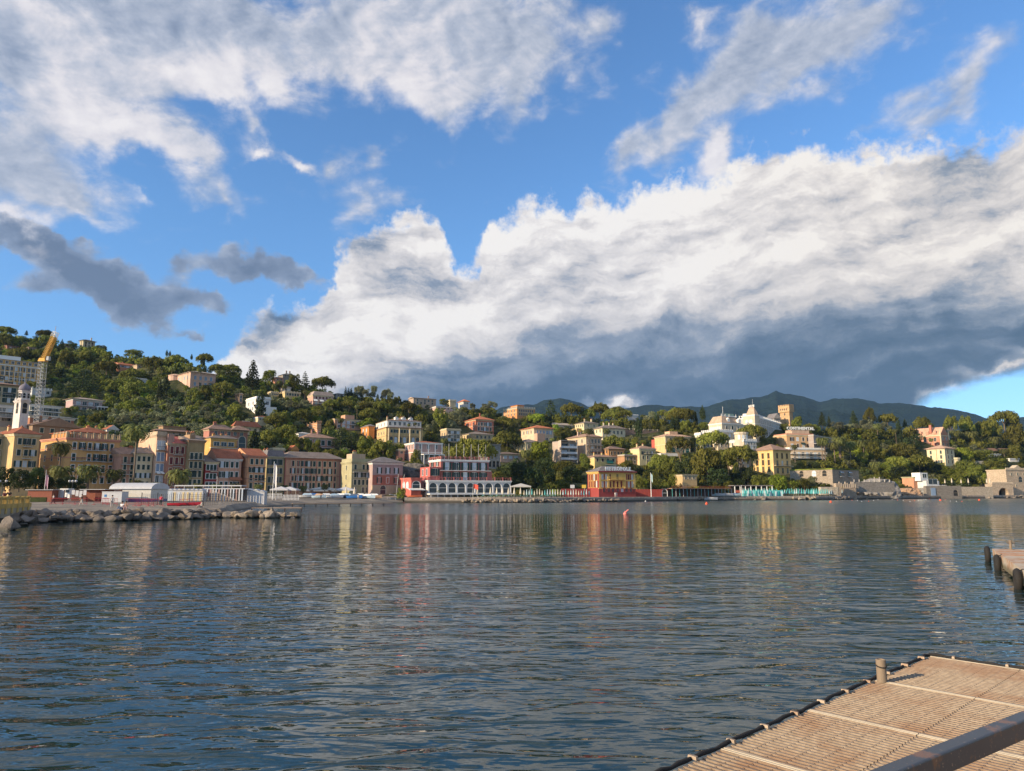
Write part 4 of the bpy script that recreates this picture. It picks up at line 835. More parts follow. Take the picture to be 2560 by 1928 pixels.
b = Bld('G', 915, 1012, 1226, 990, 800, 'house', 'orange and ochre house', 'orange and ochre house between the umbrella pine trunks', pl((.58, .30, .12)), theta=28).body(pl(BRWN)); b.roof('hip', RB, 2.2, ov=.8)
b.wins('f', 4, 2, 'cccccccc', 'b', 1.0, 1.9, top=.14, bot=.22); b.wins('l', 2, 1, 'cc', 'b', 1, 1.8, top=.14)
b = Bld('G', 812, 816, 1108, 1062, 912, 'house', 'yellow house above red sign hotel', 'yellow house with green blinds just above the red and yellow hotel', pl((.70, .56, .24)), dep=9, theta=26).body(pl(CRM2)); b.roof('hip', RB, 2.0, ov=1.0)
b.wins('f', 4, 1, 'ccdc', 'b', 1.3, 2.1, top=.16, x0=.0, x1=1); b.awning(b.w * .55, b.w * .85, b.h * .80, 1.0, paint((.02, .16, .13), key='green_blind'), 1.6); b.balcony(b.w * .5, b.w, b.h * .35, 1.2); b.awning(b.w * .55, b.w * .92, b.h * .28, 1.6, paint((.03, .30, .25), key='teal_blind'), .8); b.chimney(2, 1, rise=1.2)
b = Bld('G', 1228, 1232, 1412, 1010, 890, 'house', 'low terracotta house', 'low terracotta house with three dark windows right of the yellow house', pl((.48, .28, .16)), dep=8, theta=26).body(pl(BRWN)); b.parapet(GREYT, .5)
b.wins('f', 3, 2, 'dddddd', 'b', 1.3, 1.5, top=.1, bot=.15)
b = Bld('G', 1428, 1440, 1662, 1010, 795, 'house', 'narrow cream house', 'narrow cream house with terrace and brown roof among pines, right of centre', pl((.74, .64, .36)), theta=24, dep=9).body(pl(CRM2)); b.roof('hip', RB, 2.6, ov=.4)
b.wins('f', 3, 3, 'odoccc-dc', 'g', 1.1, 1.8, top=.12, bot=.08); b.balcony(b.w * .3, b.w, b.h * .72, 1, slab=CREAMT); b.chimney(2, 1.6, rise=1)
b = Bld('G', 1605, 1725, 1790, 795, 655, 'pool_house', 'coral red box house', 'coral red box house left of the arched yellow villa', pl((.58, .12, .09)), theta=30, cat='house').body(pl((.58, .12, .09)), cornice=False); b.wins('l', 3, 1, 'wd-', 'b', 1, 1.4, top=.4)
b = Bld('G', 1782, 1800, 2143, 845, 622, 'villa', 'yellow villa with arches', 'yellow villa with peach hipped roof and an arcade of green doors', pl((.70, .52, .26)), theta=22, dep=11).body(pl(CRM2), 1); b.roof('hip', (.56, .36, .25), 2.8, ov=.9)
b.wins('f', 3, 1, 'cdc', 'b', 1.3, 2.2, top=.2)
for i in range(5): link('arched_door', window_mesh(2.3, 3.0, 'a', CREAMT, paint((.01, .10, .085), key='green_door')), b.root, (b.w * (.12 + .19 * i), 0, .3))
b.boxpart('pilaster_strip', -.02, .5, -.14, -.09, -2, b.h - .4, pl(CRM2)); b.boxpart('roof_room', b.w * .3, b.w * .62, 3, 8, b.h + .4, b.h + 3.6, pl((.7, .46, .3)))
b = Bld('G', 1280, 1290, 1420, 352, 322, 'house', 'little white terrace house', 'little white terrace house among olives near the ridge, right of the pine wood', pl(WHT), dep=6).body(WHITE); b.parapet(WHITE, .4)
b = Bld('G', 1228, 1235, 1755, 600, 520, 'retaining_wall', 'old brick garden wall', 'long old brick retaining wall with small columns below the olive slope', stone((.36, .24, .18), .8), dep=1.5, cat='wall').body(cornice=False); b.parapet(pl(CRM), .8, z=b.h, posts=8, name='balustrade')
b = Bld('G', 1730, 1735, 1995, 880, 850, 'terrace', 'white garden terrace', 'white balustraded garden terrace in front of the arched yellow villa', pl(WHT), dep=5, theta=18, cat='terrace').body(WHITE, cornice=False)
b = Bld('G', 230, 240, 545, 500, 455, 'glasshouse', 'ruined greenhouse', 'low pale greenhouse roofs below the umbrella pine wood', pl((.55, .48, .40)), dep=7, cat='greenhouse').body(cornice=False); b.roof('gablex', (.45, .38, .32), 1.8, z=b.h)
# ---- red and yellow hotel
b = Bld('G', 716, 876, 1376, 1338, 1118, 'hotel', 'red and yellow hotel', 'red and yellow hotel with grey roof carrying the white METROPOLE sign', pl((.40, .075, .07)), theta=26, D=255).body(pl((.66, .46, .14))); b.roof('hip', RS, 2.7, ov=.5)
YT = paint((.68, .46, .13), .7, key='ochre_trim')
b.wins('f', 9, 2, 'wwc-d-wcwwwcccccww', 'm', .85, 2.4, top=.10, bot=.06, trim=YT, x0=.04, x1=.97); b.wins('l', 4, 2, 'coccoccc', 'm', .9, 2.3, top=.10, bot=.06, trim=YT)
for u in (0, .23, .68, .955): b.boxpart('pilaster', b.w * u, b.w * u + .75, -.20, -.11, 0, b.h - .4, YT)
b.boxpart('loggia_panel', b.w * .26, b.w * .68, -.03, -.003, .1, b.h * .97, YT); b.boxpart('string_course', 0, b.w, -.13, -.10, b.h * .47, b.h * .55, YT); b.balcony(b.w * .26, b.w * .68, b.h * .56, 1.0, mat=YT, slab=YT); b.boxpart('base_cornice', -.5, b.w + .5, -.5, -.21, -.5, .1, YT)
def text_part(parent, s_, size, mt, loc, rz=0, name='lettering', ext=.06):
    cu = bpy.data.curves.new(name, 'FONT'); cu.body = s_; cu.size = size; cu.extrude = ext; cu.offset = .035 * size; cu.align_x = 'CENTER'; cu.resolution_u = 2; cu.space_character = 1.12
    t = bpy.data.objects.new(name, cu); me = bpy.data.meshes.new_from_object(t); bpy.data.objects.remove(t); me.materials.clear(); me.materials.append(mt)
    o = link(name, me, parent, loc); o.rotation_euler = (R(90), 0, rz); return o
SIGN = paint((.85, .85, .83), .5, key='sign_white')
text_part(b.root, 'METROPOLE', 1.8, SIGN, (b.w * .48, -1.1, b.h + .75)); b.boxpart('sign_frame', b.w * .2, b.w * .78, -1.0, -.9, b.h + .62, b.h + .70, IRON); b.boxpart('red_eave', -.5, b.w + .5, -.6, -.36, b.h + .1, b.h + .55, pl((.34, .065, .065)))
MET = b
b = Bld('G', 868, 874, 1388, 1447, 1345, 'base_wall', 'red basement wall', 'dark red basement wall with small square windows under the red and yellow hotel', pl((.34, .065, .065)), dep=6, theta=24, D=249, cat='wall').body(cornice=False); b.wins('f', 7, 1, 'ddddwdd', 'b', 1.0, 1.2, top=.2, trim=pl((.34, .065, .065)))
b = Bld('G', 360, 366, 872, 1445, 1345, 'red_wall', 'red terrace wall', 'dark red terrace wall left of the red and yellow hotel, behind the closed parasols', pl((.30, .055, .055)), dep=1, theta=12, D=252, cat='wall').body(cornice=False)
b = Bld('G', 1390, 1392, 1830, 1462, 1352, 'red_wall', 'bright red sea wall', 'bright red wall curving right from the hotel towards a small arched door', pl((.42, .075, .06)), dep=1, theta=14, D=260, cat='wall').body(cornice=False)
link('arched_door', window_mesh(1.8, 2.6, 'a', WHITE, DARK), b.root, (b.w * .9, 0, .2))
# ================================================================ the white grand hotel
WH2 = pl((.66, .58, .46)); MAN = (.50, .36, .26)
b = Bld('H', 512, 700, 985, 760, 548, 'grand_hotel', 'white grand hotel with mansard', 'white belle epoque grand hotel with tan mansard roofs and a long shaded wing', WH2, theta=26, D=440, cat='hotel').body(WHITE, 1)
b.roof('mansard', MAN, 4.6, x1=b.w * .06 + 6, ov=.2, inset=2.2, y1=b.d); b.roof('mansard', MAN, 4.2, x0=6.6, x1=b.w, y0=1, y1=b.d, ov=0, inset=2.6)
b.wins('l', 5, 1, 'wwwww', 'b', 1.4, 2.0, top=.30, trim=WHITE); b.wins('f', 3, 2, 'dcddwd', 'g', 1.8, 2.6, top=.14, bot=.12, trim=WHITE)
for i in range(2): m_ = MB(); m_.box(-1.1, 1.1, 0, 2.4, 0, 2.2, WHITE); m_.lathe([(1.1, 2.2), (.8, 2.8), (.1, 3.1)], WHITE, 10, (0, .8)); o = m_.obj('dormer', b.root); o.location = (6 + i * 9, .3, b.h + .9)
m_ = MB(); m_.box(-3.5, 3.5, 0, .3, 0, 1.9, paint((.25, .36, .30), key='roof_glass')); o = m_.obj('roof_lantern', b.root); o.location = (b.w * .55, 3, b.h + 4.8)
for x_ in (2.2, 5.2, 8.5, b.w - 3): b.boxpart('finial', x_ - .12, x_ + .12, 2.3, 2.54, b.h + 4.6, b.h + 6.4, WHITE)
b.boxpart('crest_railing', 2.0, b.w - 2, 2.6, 2.75, b.h + 4.7, b.h + 5.4, WHITE); b.boxpart('flag_pole', 4.0, 4.14, 3, 3.14, b.h + 4.7, b.h + 11, WHITE)
IMP = b
b = Bld('H', 975, 1165, 1222, 800, 432, 'hotel_tower', 'central pavilion of the grand hotel', 'tall central pavilion with a steep tan roof and railing on the white grand hotel', WH2, theta=30, D=450, cat='hotel').body(WHITE, 2)
b.roof('mansard', MAN, 5.2, ov=-.4, inset=1.7, x1=b.w, y1=b.d * .75); b.parapet(WHITE, 1.3, z=b.h + 5.56, posts=4, name='crest_railing', x0=1.9, x1=b.w - 1.9, y0=1.9, y1=b.d * .75 - 1.9); b.boxpart('flag_pole', b.w * .5, b.w * .5 + .08, 3, 3.08, b.h + 5.5, b.h + 10.5, WHITE)
link('round_window', window_mesh(2.2, 2.2, 'a', WHITE, PALE), b.root, (0, b.d * .3, b.h * .72), -math.pi / 2); link('round_window', window_mesh(2.2, 2.2, 'a', WHITE, PALE), b.root, (0, b.d * .6, b.h * .72), -math.pi / 2)
b = Bld('H', 1215, 1218, 1522, 870, 470, 'hotel_wing', 'long shaded wing', 'long shaded wing of the white grand hotel with five rows of dark windows', pl((.58, .58, .58)), theta=56, D=453, dep=12, cat='hotel').body(WHITE, 4)  # greyer plaster than the main block, its shade put into the wall colour
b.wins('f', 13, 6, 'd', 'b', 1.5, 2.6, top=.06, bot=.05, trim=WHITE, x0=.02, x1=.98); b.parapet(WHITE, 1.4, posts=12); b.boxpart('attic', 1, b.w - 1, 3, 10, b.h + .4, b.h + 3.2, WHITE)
b = Bld('H', 415, 640, 850, 900, 660, 'hotel_wing', 'front terrace block', 'cream terrace block with balustrades in front of the white grand hotel', pl((.68, .58, .42)), theta=28, D=420, cat='hotel').body(WHITE, 1); b.parapet(WHITE, 1.0, posts=8)
b.wins('l', 4, 3, 'wccwddcwdcdd', 'g', 1.3, 2.0, top=.10, bot=.12, trim=WHITE); b.wins('f', 3, 3, 'ddwdcd', 'g', 1.3, 2.0, top=.10, bot=.12, trim=WHITE)
b = Bld('H', 318, 400, 420, 800, 700, 'hotel_annex', 'white low annex', 'low white annex at the left end of the white grand hotel', pl((.76, .72, .62)), theta=28, D=420, cat='hotel').body(WHITE); b.parapet(WHITE, .7, posts=4)
b = Bld('H', 800, 1000, 1175, 915, 795, 'hotel_wing', 'rounded bay block', 'white block with rounded window bay and balustrade below the grand hotel', pl((.68, .58, .44)), theta=24, D=412, cat='hotel').body(WHITE, 1); b.parapet(WHITE, 1.0, posts=8)
b.wins('l', 3, 2, 'wddwdd', 'g', 1.3, 2.2, top=.1, bot=.15, trim=WHITE); b.wins('f', 4, 2, 'wdddwdwd', 'b', 1.3, 2.2, top=.1, bot=.15, trim=WHITE)
m_ = MB(); m_.lathe([(3.8, b.h * .3), (3.8, b.h + 4.2), (4.2, b.h + 4.3), (4.2, b.h + 5.4)], WH2, 12, (2, 4)); m_.obj('round_bay', b.root)
for a_ in (-150, -115, -80): o = link('bay_window', window_mesh(1.2, 2.4, 'd', WHITE, PALE), b.root, (2 + 3.8 * math.cos(R(a_)), 4 + 3.8 * math.sin(R(a_)), b.h + 1.2), R(a_ + 90))
b = Bld('H', 1502, 1640, 1682, 600, 388, 'castle_tower', 'ochre castle tower', 'square ochre stone castle tower with flared battlements against the dark mountain', stone((.62, .40, .22), 1.0, key='castle_stone'), theta=32, D=520, cat='tower').body(cornice=False)
m_ = MB(); ST_ = stone((.62, .40, .22), 1.0, key='castle_stone'); e = .7
m_.box(-e, b.w + e, -e, b.d + e, b.h, b.h + 4.6, ST_)
for i in range(7):
    u = i / 6 * (b.d + 2 * e - .8) - e; m_.box(-e, -e + .6, u, u + .8, b.h + 4.6, b.h + 5.6, ST_)
for i in range(5): u = i / 4 * (b.w + 2 * e - .8) - e; m_.box(u, u + .8, -e - .002, -e + .6, b.h + 4.602, b.h + 5.602, ST_)
m_.obj('battlement', b.root)
for (y_, z_) in ((.2, .35), (.42, .35), (.64, .35), (.86, .35)): link('window', window_mesh(.8, 1.2, 'a', ST_, GLASS), b.root, (-e, b.d * y_, b.h + 1.6), -math.pi / 2)
for z_ in (.2, .5, .8): link('window', window_mesh(1.0, 1.6, 'a', ST_, GLASS), b.root, (0, b.d * .5, b.h * z_), -math.pi / 2)
b = Bld('H', 1400, 1420, 1505, 560, 480, 'chapel', 'grey slate roofed chapel', 'small grey slate roofed chapel with gable beside the castle tower', pl((.45, .40, .36)), theta=20, D=515, dep=8).body(cornice=False); b.roof('gable', RS, 4.0, z=b.h)
# ---- peach hotel with the sign
b = Bld('H', 1582, 1600, 1970, 900, 712, 'hotel', 'peach hotel with sign', 'peach hotel with roof terrace carrying the white CONTINENTAL sign', pl((.68, .44, .24)), theta=12, D=437, dep=14).body(pl(CRM)); 
b.wins('f', 4, 2, 'owcowcwo', 'b', 1.4, 2.3, top=.14, bot=.10, trim=WHITE); b.boxpart('roof_room', b.w * .28, b.w * .92, 2, 9, b.h + .36, b.h + 3.6, pl((.60, .44, .34))); b.chimney(4, 2.6, rise=.2)
text_part(b.root, 'CONTINENTAL', 2.5, SIGN, (b.w * .60, 1.8, b.h + 3.7), ext=.1); b.boxpart('sign_frame', b.w * .28, b.w * .92, 1.9, 2.0, b.h + 3.55, b.h + 3.68, IRON)
b.awning(b.w * .5, b.w * .66, b.h * .48, 1.2, GREEN, 1.2); b.parapet(pl(SALM), .8)
CON = b
b = Bld('I', -120, 86, 430, 905, 712, 'hotel_wing', 'shaded side wing of peach hotel', 'shaded right wing of the peach sign hotel behind the tall palms', pl((.40, .34, .32)), theta=50, D=438, dep=10, cat='hotel').body(GREYT, 1); b.wins('f', 7, 2, 'd', 'b', 1.5, 2.0, top=.1, bot=.1); b.balcony(0, b.w, b.h * .4, 1.5)  # peach dulled to grey brown, shade put into the wall colour
b = Bld('H', 1600, 1640, 2110, 1065, 905, 'hotel_terrace', 'peach terrace block', 'peach terrace block with rounded white balconies below the sign hotel', pl((.72, .54, .36)), theta=14, D=418, dep=10, cat='hotel').body(WHITE); b.balcony(-.5, b.w + .5, b.h * .60, 2.2, mat=WHITE); b.balcony(-.5, b.w + .5, b.h * .22, 2.6, mat=WHITE); b.parapet(WHITE, .7)
b.wins('f', 7, 2, 'dwdwdwd', 'b', 1.7, 2.1, top=.24, bot=.05)
b = Bld('H', 1126, 1418, 1652, 1275, 925, 'palazzo', 'bright yellow palazzo', 'bright sunlit yellow palazzo with brown shutters and hipped roof, near the pine trunks', pl((.82, .57, .26)), theta=32).body(pl(YEL)); b.roof('hip', RB, 4.6, ov=.9)
b.wins('l', 3, 3, 'ccccccddd', 'b', 1.4, 2.8, top=.09, bot=.16, trim=YT); b.wins('f', 3, 3, 'cccdwdddd', 'b', 1.4, 2.8, top=.09, bot=.10, trim=YT); b.balcony(.3, b.w + .3, b.h * .40, 1.4, slab=CREAMT); b.chimney(4, .9, rise=1.4)
b = Bld('H', 820, 870, 1100, 1180, 1040, 'house', 'cream house behind trunks', 'cream house partly hidden between the leaning pine trunks, left of the yellow palazzo', pl((.72, .58, .42)), dep=8, theta=24).body(pl(CRM2)); b.parapet(WHITE, .6)
b.wins('f', 3, 2, 'dwdddw', 'b', 1.4, 1.9, top=.1, bot=.1)
b = Bld('H', 128, 150, 345, 1385, 1272, 'pavilion', 'ochre garden pavilion', 'small ochre garden pavilion with columns under dark trees near the shore', pl((.58, .42, .22)), dep=6, theta=20, D=318).body(pl(CRM)); b.roof('flat', (.35, .28, .2), 0, .6); b.wins('f', 3, 1, 'ddd', 'b', 1.2, 2.0, top=.15)
# open shelter
X0 = P(cx_('H', 868), cy_('H', 1510), 309); t = thing('beach_shelter', 'open shelter with white posts and dark roof above the turquoise cabins', 'shelter', X0, R(4)); L_ = 17.2
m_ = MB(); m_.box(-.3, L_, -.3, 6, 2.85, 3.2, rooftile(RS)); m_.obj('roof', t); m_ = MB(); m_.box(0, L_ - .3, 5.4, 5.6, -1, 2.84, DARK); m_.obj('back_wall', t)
for i in range(8): m_ = MB(); m_.box(-.14, .14, -.14, .14, -.3, 2.84, WHITE); o = m_.obj('post', t); o.location = (.2 + i * (L_ - .7) / 7, 0, 0)
for i in range(7): m_ = MB(); m_.box(.2, (L_ - .7) / 7 - .2, 0, .1, 0, 1.0, paint((.40, .10, .06), key='red_rail')); o = m_.obj('rail_panel', t); o.location = (.2 + i * (L_ - .7) / 7, -.05, 0)
FOOT.append((cx_('H', 868), cy_('H', 1400), cx_('H', 1415), cy_('H', 1510), 'open shelter'))
# ---- I and J crops
b = Bld('I', -250, 345, 706, 1335, 1188, 'stone_building', 'vine-topped stone building', 'rough stone building with arched windows, blue awnings and a planted roof', stone((.40, .33, .26), 1.3), theta=36, D=338, cat='building').body(cornice=False)
b.d = min(b.d, 26)
b.boxpart('planted_roof', -.2, b.w + .1, -.25, b.d, b.h + .01, b.h + .6, LEAF['broad'])
for i, u in enumerate((.18, .42, .72)): link('arched_window', window_mesh(2.2, 2.8, 'a', pl((.5, .42, .34)), PALE if i == 1 else DARK), b.root, (0, b.d * u, b.h * .38), -math.pi / 2)
for u in (.3, .62): link('arched_window', window_mesh(1.8, 2.4, 'a', pl((.5, .42, .34)), GLASS), b.root, (b.w * u, 0, b.h * .4)); b.awning(b.w * u - 1.2, b.w * u + 1.2, b.h * .85, 1.2, BLUE, .5); b.balcony(b.w * u - 1.4, b.w * u + 1.4, b.h * .36, 1.0)
b = Bld('I', 1345, 1852, 1958, 880, 715, 'manor', 'gothic red manor', 'gothic red brick manor with long tan roof, dormers and stepped gables', pl((.56, .27, .18)), theta=34, cat='manor').body(pl(CRM))
b.roof('gable', (.58, .35, .24), 6.0, ov=-.1); b.wins('l', 6, 2, 'dcdcdccmc'.replace('m', 'c'), 'm', 1.6, 2.6, top=.16, bot=.1, trim=CREAMT); b.wins('f', 2, 2, 'dddd', 'b', 1.4, 2.4, top=.1, bot=.1)
for i in range(4): m_ = MB(); m_.box(0, 2.2, -.9, .9, 0, 1.8, pl((.60, .33, .24))); m_.lathe([(1.0, 1.8), (.6, 2.6), (.05, 3.2)], rooftile((.58, .35, .24)), 8, (.8, 0)); o = m_.obj('dormer', b.root); o.location = (.5, b.d * (.16 + .2 * i), b.h + 1.2)
for (x_, y_) in ((0, 0), (b.w, 0), (0, b.d)): m_ = MB(); m_.lathe([(.5, 0), (.5, b.h + 1.5), (.15, b.h + 3.6), (.04, b.h + 5.6)], pl(CRM), 8, (x_, y_)); m_.obj('turret', b.root)
b.boxpart('chimney', 1.0, 2.4, b.d * .25, b.d * .25 + 1.6, b.h + 2, b.h + 8, pl((.5, .2, .15))); b.boxpart('chimney', 1.0, 2.4, b.d * .78, b.d * .78 + 1.6, b.h + 1, b.h + 6.4, pl((.5, .2, .15)))
b = Bld('I', 1655, 1915, 2036, 1125, 902, 'villa', 'tall cream villa', 'tall cream villa with peach hipped roof and a small round annex, right slope', pl((.76, .68, .46)), theta=30).body(pl(CRM2)); b.roof('hip', (.56, .36, .25), 3.4, ov=1.2)
b.wins('l', 3, 3, 'c-cc-cdcd', 'g', 1.2, 2.2, top=.08, bot=.10, trim=CREAMT); b.wins('f', 2, 3, 'cccccc', 'b', 1.2, 2.2, top=.08, bot=.10); b.boxpart('brown_pipe', -.12, -.01, b.d * .45, b.d * .45 + .3, 0, b.h, pl((.5, .25, .14)))
m_ = MB(); m_.lathe([(3.0, -5), (3.0, b.h * .36), (3.3, b.h * .37), (3.3, b.h * .48)], pl((.76, .68, .46)), 12, (b.w + 1.5, 1)); m_.obj('round_annex', b.root)
b = Bld('J', 612, 650, 822, 1435, 1345, 'beach_house', 'white glazed beach house', 'white modern beach house with big windows on the rocky shore', pl((.68, .70, .72)), theta=22, D=368, dep=7, cat='house').body(WHITE, cornice=False); b.wins('f', 1, 1, 'd', 'u', b.w * .72, 2.6, top=.12, trim=WHITE); b.boxpart('upper_room', -1.5, b.w * .42, 2, 7, b.h, b.h + 4.2, WHITE); link('window', window_mesh(3.0, 2.0, 'd', WHITE, GLASS), b.root, (b.w * .16, 2, b.h + 1.6)); b.balcony(-.5, b.w + 2, .2, 2.5, mat=WHITE)
b.boxpart('lower_storey', 0, b.w, .5, 6, -6, -.2, pl((.35, .37, .40)))
b = Bld('J', 462, 468, 612, 1345, 1298, 'house', 'orange house with grass roof', 'low orange house with grassy flat roof left of the white beach house', pl((.60, .30, .18)), dep=7, theta=20, D=372).body(pl(GRN)); b.wins('f', 3, 1, 'dcd', 'b', 1.4, 1.6, top=.2)
b = Bld('J', 1525, 1530, 1672, 1020, 980, 'house', 'white flat house in greenery', 'low white flat roofed house in the green bank at far right', pl(WHT), dep=6, theta=16).body(WHITE); b.roof('flat', (.6, .6, .58), 0, .6); b.wins('f', 3, 1, 'ddd')
b = Bld('J', 1800, 1805, 1930, 1072, 1040, 'house', 'second white flat house', 'small white flat roofed house under the weeping tree at far right', pl(WHT), dep=5, theta=16).body(WHITE)
b = Bld('J', 1385, 1388, 1790, 925, 888, 'retaining_wall', 'brown terrace wall', 'brown terrace wall under the leaning palms at the right edge', pl((.40, .24, .18)), dep=1.5, theta=14, cat='wall').body(cornice=False)
b = Bld('J', 1150, 1155, 1500, 1100, 1066, 'retaining_wall', 'pale hillside wall', 'pale stone wall crossing the green bank right of the tall cream villa', stone((.45, .40, .32), 1.0), dep=1.5, theta=14, cat='wall').body(cornice=False)
b = Bld('J', 1750, 1780, 2080, 1545, 1195, 'stone_castle', 'stone house on the sea arch', 'pale stone house with crenellated roof beside the arched bridge at the right edge', stone((.56, .44, .32), 1.2), theta=16, D=404, dep=12, cat='house').body(pl((.6, .5, .38)), 1)
m_ = MB(); [m_.box(b.w * i / 12, b.w * i / 12 + .9, -.35, .2, b.h + .36, b.h + 1.2, pl((.6, .5, .38))) for i in range(12)]; m_.add([(b.w * .3, -.3, b.h + .36), (b.w * .75, -.3, b.h + .36), (b.w * .52, -.3, b.h + 2.8), (b.w * .3, 3, b.h + .36), (b.w * .75, 3, b.h + .36), (b.w * .52, 3, b.h + 2.8)], [(0, 1, 2), (5, 4, 3), (1, 4, 5, 2), (0, 2, 5, 3)], pl((.6, .5, .38))); m_.obj('battlement', b.root)
link('arched_window', window_mesh(2.6, 3.4, 'a', pl((.6, .5, .38)), GLASS), b.root, (b.w * .60, 0, b.h * .5)); b.wins('f', 3, 1, 'ddd', 'm', 1.2, 1.5, top=.16); b.wins('f', 4, 1, 'dd-d', 'b', 1.0, 1.2, top=.62)
# arched bridge
X0 = P(cx_('J', 1570), cy_('J', 1550), 398); t = thing('stone_bridge', 'pale stone bridge with one large dark arch over the rocks at far right', 'bridge', X0, R(8)); mt = stone((.50, .40, .30), 1.1)
Lb = P(cx_('J', 1895), cy_('J', 1550), 398).x - X0.x; Hb = P(cx_('J', 1570), cy_('J', 1385), 398).z - X0.z
m_ = MB(); r_ = Lb * .235; cxb = Lb * .52; n = 14; arc = [(cxb + r_ * math.cos(math.pi * i / n), max(.0, Hb * .16) + r_ * 1.05 * math.sin(math.pi * i / n)) for i in range(n + 1)]
vs = []; fs = []
for y_ in (0, 5):
    vs += [(x, y_, z) for x, z in arc] + [(x, y_, Hb) for x, _ in arc]
k = n + 1
for i in range(n): fs += [(i, i + k, i + k + 1, i + 1), (2 * k + i, 2 * k + i + 1, 2 * k + i + k + 1, 2 * k + i + k), (i, i + 1, 2 * k + i + 1, 2 * k + i)]
m_.add(vs, fs, mt); m_.box(0, cxb - r_, 0, 5, -3, Hb, mt); m_.box(cxb + r_, Lb, 0, 5, -3, Hb, mt); m_.obj('wall', t)
m_ = MB(); m_.box(0, Lb, -.2, .1, Hb + .002, Hb + .9, pl((.6, .5, .38))); m_.obj('parapet', t); m_ = MB(); m_.box(-2, Lb, 5.01, 6, -3, Hb - .5, DARK); m_.obj('back_wall', t)  # black sheet behind the open arch stands in for the shade inside
# ================================================================ land and sea
def fbm(x, y, seed=0, octs=5, rough=.5, scale=1.0):
    rs = np.random.RandomState(seed); out = np.zeros_like(x); a = 1.0; f = scale; tot = 0
    for o in range(octs):
        for k in range(4):
            th = rs.uniform(0, 2 * np.pi); ph = rs.uniform(0, 2 * np.pi); ff = f * rs.uniform(.8, 1.25)
            out += a * np.sin((x * np.cos(th) + y * np.sin(th)) * ff + ph + 1.3 * np.sin((x * np.sin(th) - y * np.cos(th)) * ff * .7 + ph * 2))
        tot += 4 * a; a *= rough; f *= 2.03
    return out / tot * 2
def gridmesh(name, V, mat, smooth=True):
    r, c, _ = V.shape
    idx = np.arange(r * c).reshape(r, c)
    f = np.stack([idx[:-1, :-1], idx[:-1, 1:], idx[1:, 1:], idx[1:, :-1]], -1).reshape(-1, 4)
    me = quadmesh(name, V.reshape(-1, 3), f, [mat], smooth=smooth)
    return struct(name, link(name, me))

m, T = newmat('hill_soil'); p_ = poss(T); f_, _ = T.noise(p_, .12, 7, .62); g_, _ = T.noise(p_, .9, 6, .65)
c_ = T.mix(T.smooth(f_, .4, .6), (.030, .040, .016), (.085, .085, .035)); c_ = T.mix(T.smooth(g_, .5, .72), c_, (.13, .11, .065))
finish(T, c_, .95, g_, .8, .6, spec=.05); SOIL = m
pxs = np.arange(-700, 3301, 12.0); rows = []
ts = np.concatenate([np.linspace(0, 1.0, 60)])
V = np.zeros((len(ts) + 3, len(pxs), 3))
for j, px in enumerate(pxs):
    yb, yr = YB(px), YR(px)
    for i, t in enumerate(ts):
        py = yb - t * (yb - yr); V[i, j] = P(px, py, D0(px) + (D1(px) - D0(px)) * t)
    top_ = V[len(ts) - 1, j]
    for q_, (k_, dz) in enumerate(((1.12, -8), (1.5, -35), (2.2, -90))): V[len(ts) + q_, j] = (top_[0] * k_, top_[1] * k_, max(1.0, top_[2] + dz))
h_ = fbm(V[..., 0], V[..., 1], 3, 4, .5, .09); V[3:, :, 2] += h_[3:] * 1.1 - .5
gridmesh('hillside', V, SOIL)

# the quay and the pebble beach between the sea and the hill
COAST = itp([(-700, 40), (-300, 58), (0, 76), (100, 79), (300, 82), (500, 88), (560, 93), (600, 125), (640, 146), (760, 184), (900, 197), (1005, 219), (1012, 221), (1280, 223), (1360, 226), (1530, 243), (1640, 256), (1700, 268), (1780, 285), (2040, 299), (2250, 344), (2400, 372), (2560, 392), (3300, 480)])
m, T = newmat('beach_pebbles'); p_ = poss(T); f_, _ = T.noise(p_, .15, 6, .6); g_, _ = T.noise(p_, 3.0, 6, .7)
c_ = T.mix(T.smooth(f_, .38, .62), (.20, .175, .15), (.34, .29, .23)); c_ = T.mix(T.smooth(g_, .35, .7), c_, (.15, .135, .12))
z_ = T.n('ShaderNodeSeparateXYZ'); T.put(z_.inputs[0], p_); c_ = T.mix(T.smooth(z_.outputs[2], .05, .45, .8, 0), c_, (.06, .055, .045))
finish(T, c_, .95, g_, .8, .12, spec=.1); PEB = m
m, T = newmat('quay_paving'); p_ = poss(T); f_, _ = T.noise(p_, .3, 6, .6)
g_, _ = T.noise(p_, 1.6, 6, .7); z_ = T.n('ShaderNodeSeparateXYZ'); T.put(z_.inputs[0], p_)
c_ = T.mix(T.smooth(g_, .35, .65), T.mix(T.smooth(f_, .35, .65), (.24, .20, .16), (.40, .34, .27)), (.17, .14, .115)); c_ = T.mix(T.smooth(T.m('ADD', z_.outputs[2], T.m('MULTIPLY', g_, 1.2)), 1.0, 1.5, .85, 0), c_, (.04, .035, .028))
finish(T, c_, .9, g_, .7, .15); QUAY = m
px1 = np.concatenate([np.arange(-700, 560, 12.0), np.arange(560, 660, 4.0), np.arange(660, 1011, 6.0)])
ss = np.concatenate([np.linspace(0, .06, 6)[:-1], np.linspace(.06, 1, 26)])
V = np.zeros((len(ss) + 1, len(px1), 3))
for j, px in enumerate(px1):
    k_ = ray(px, 1250)[0]; c0 = COAST(px); d0 = D0(px) + 3
    V[0, j] = (k_ * (c0 - 4), c0 - 4, -1.4)
    for i, s_ in enumerate(ss):
        d_ = c0 + (d0 - c0) * s_; off = d_ - c0
        z = -.25 + 1.25 * min(1, off / (6.0 if px < 570 else 16.0)) ** .7 + 1.0 * (off / (d0 - c0)) ** 1.5
        V[i + 1, j] = (k_ * d_, d_, z)
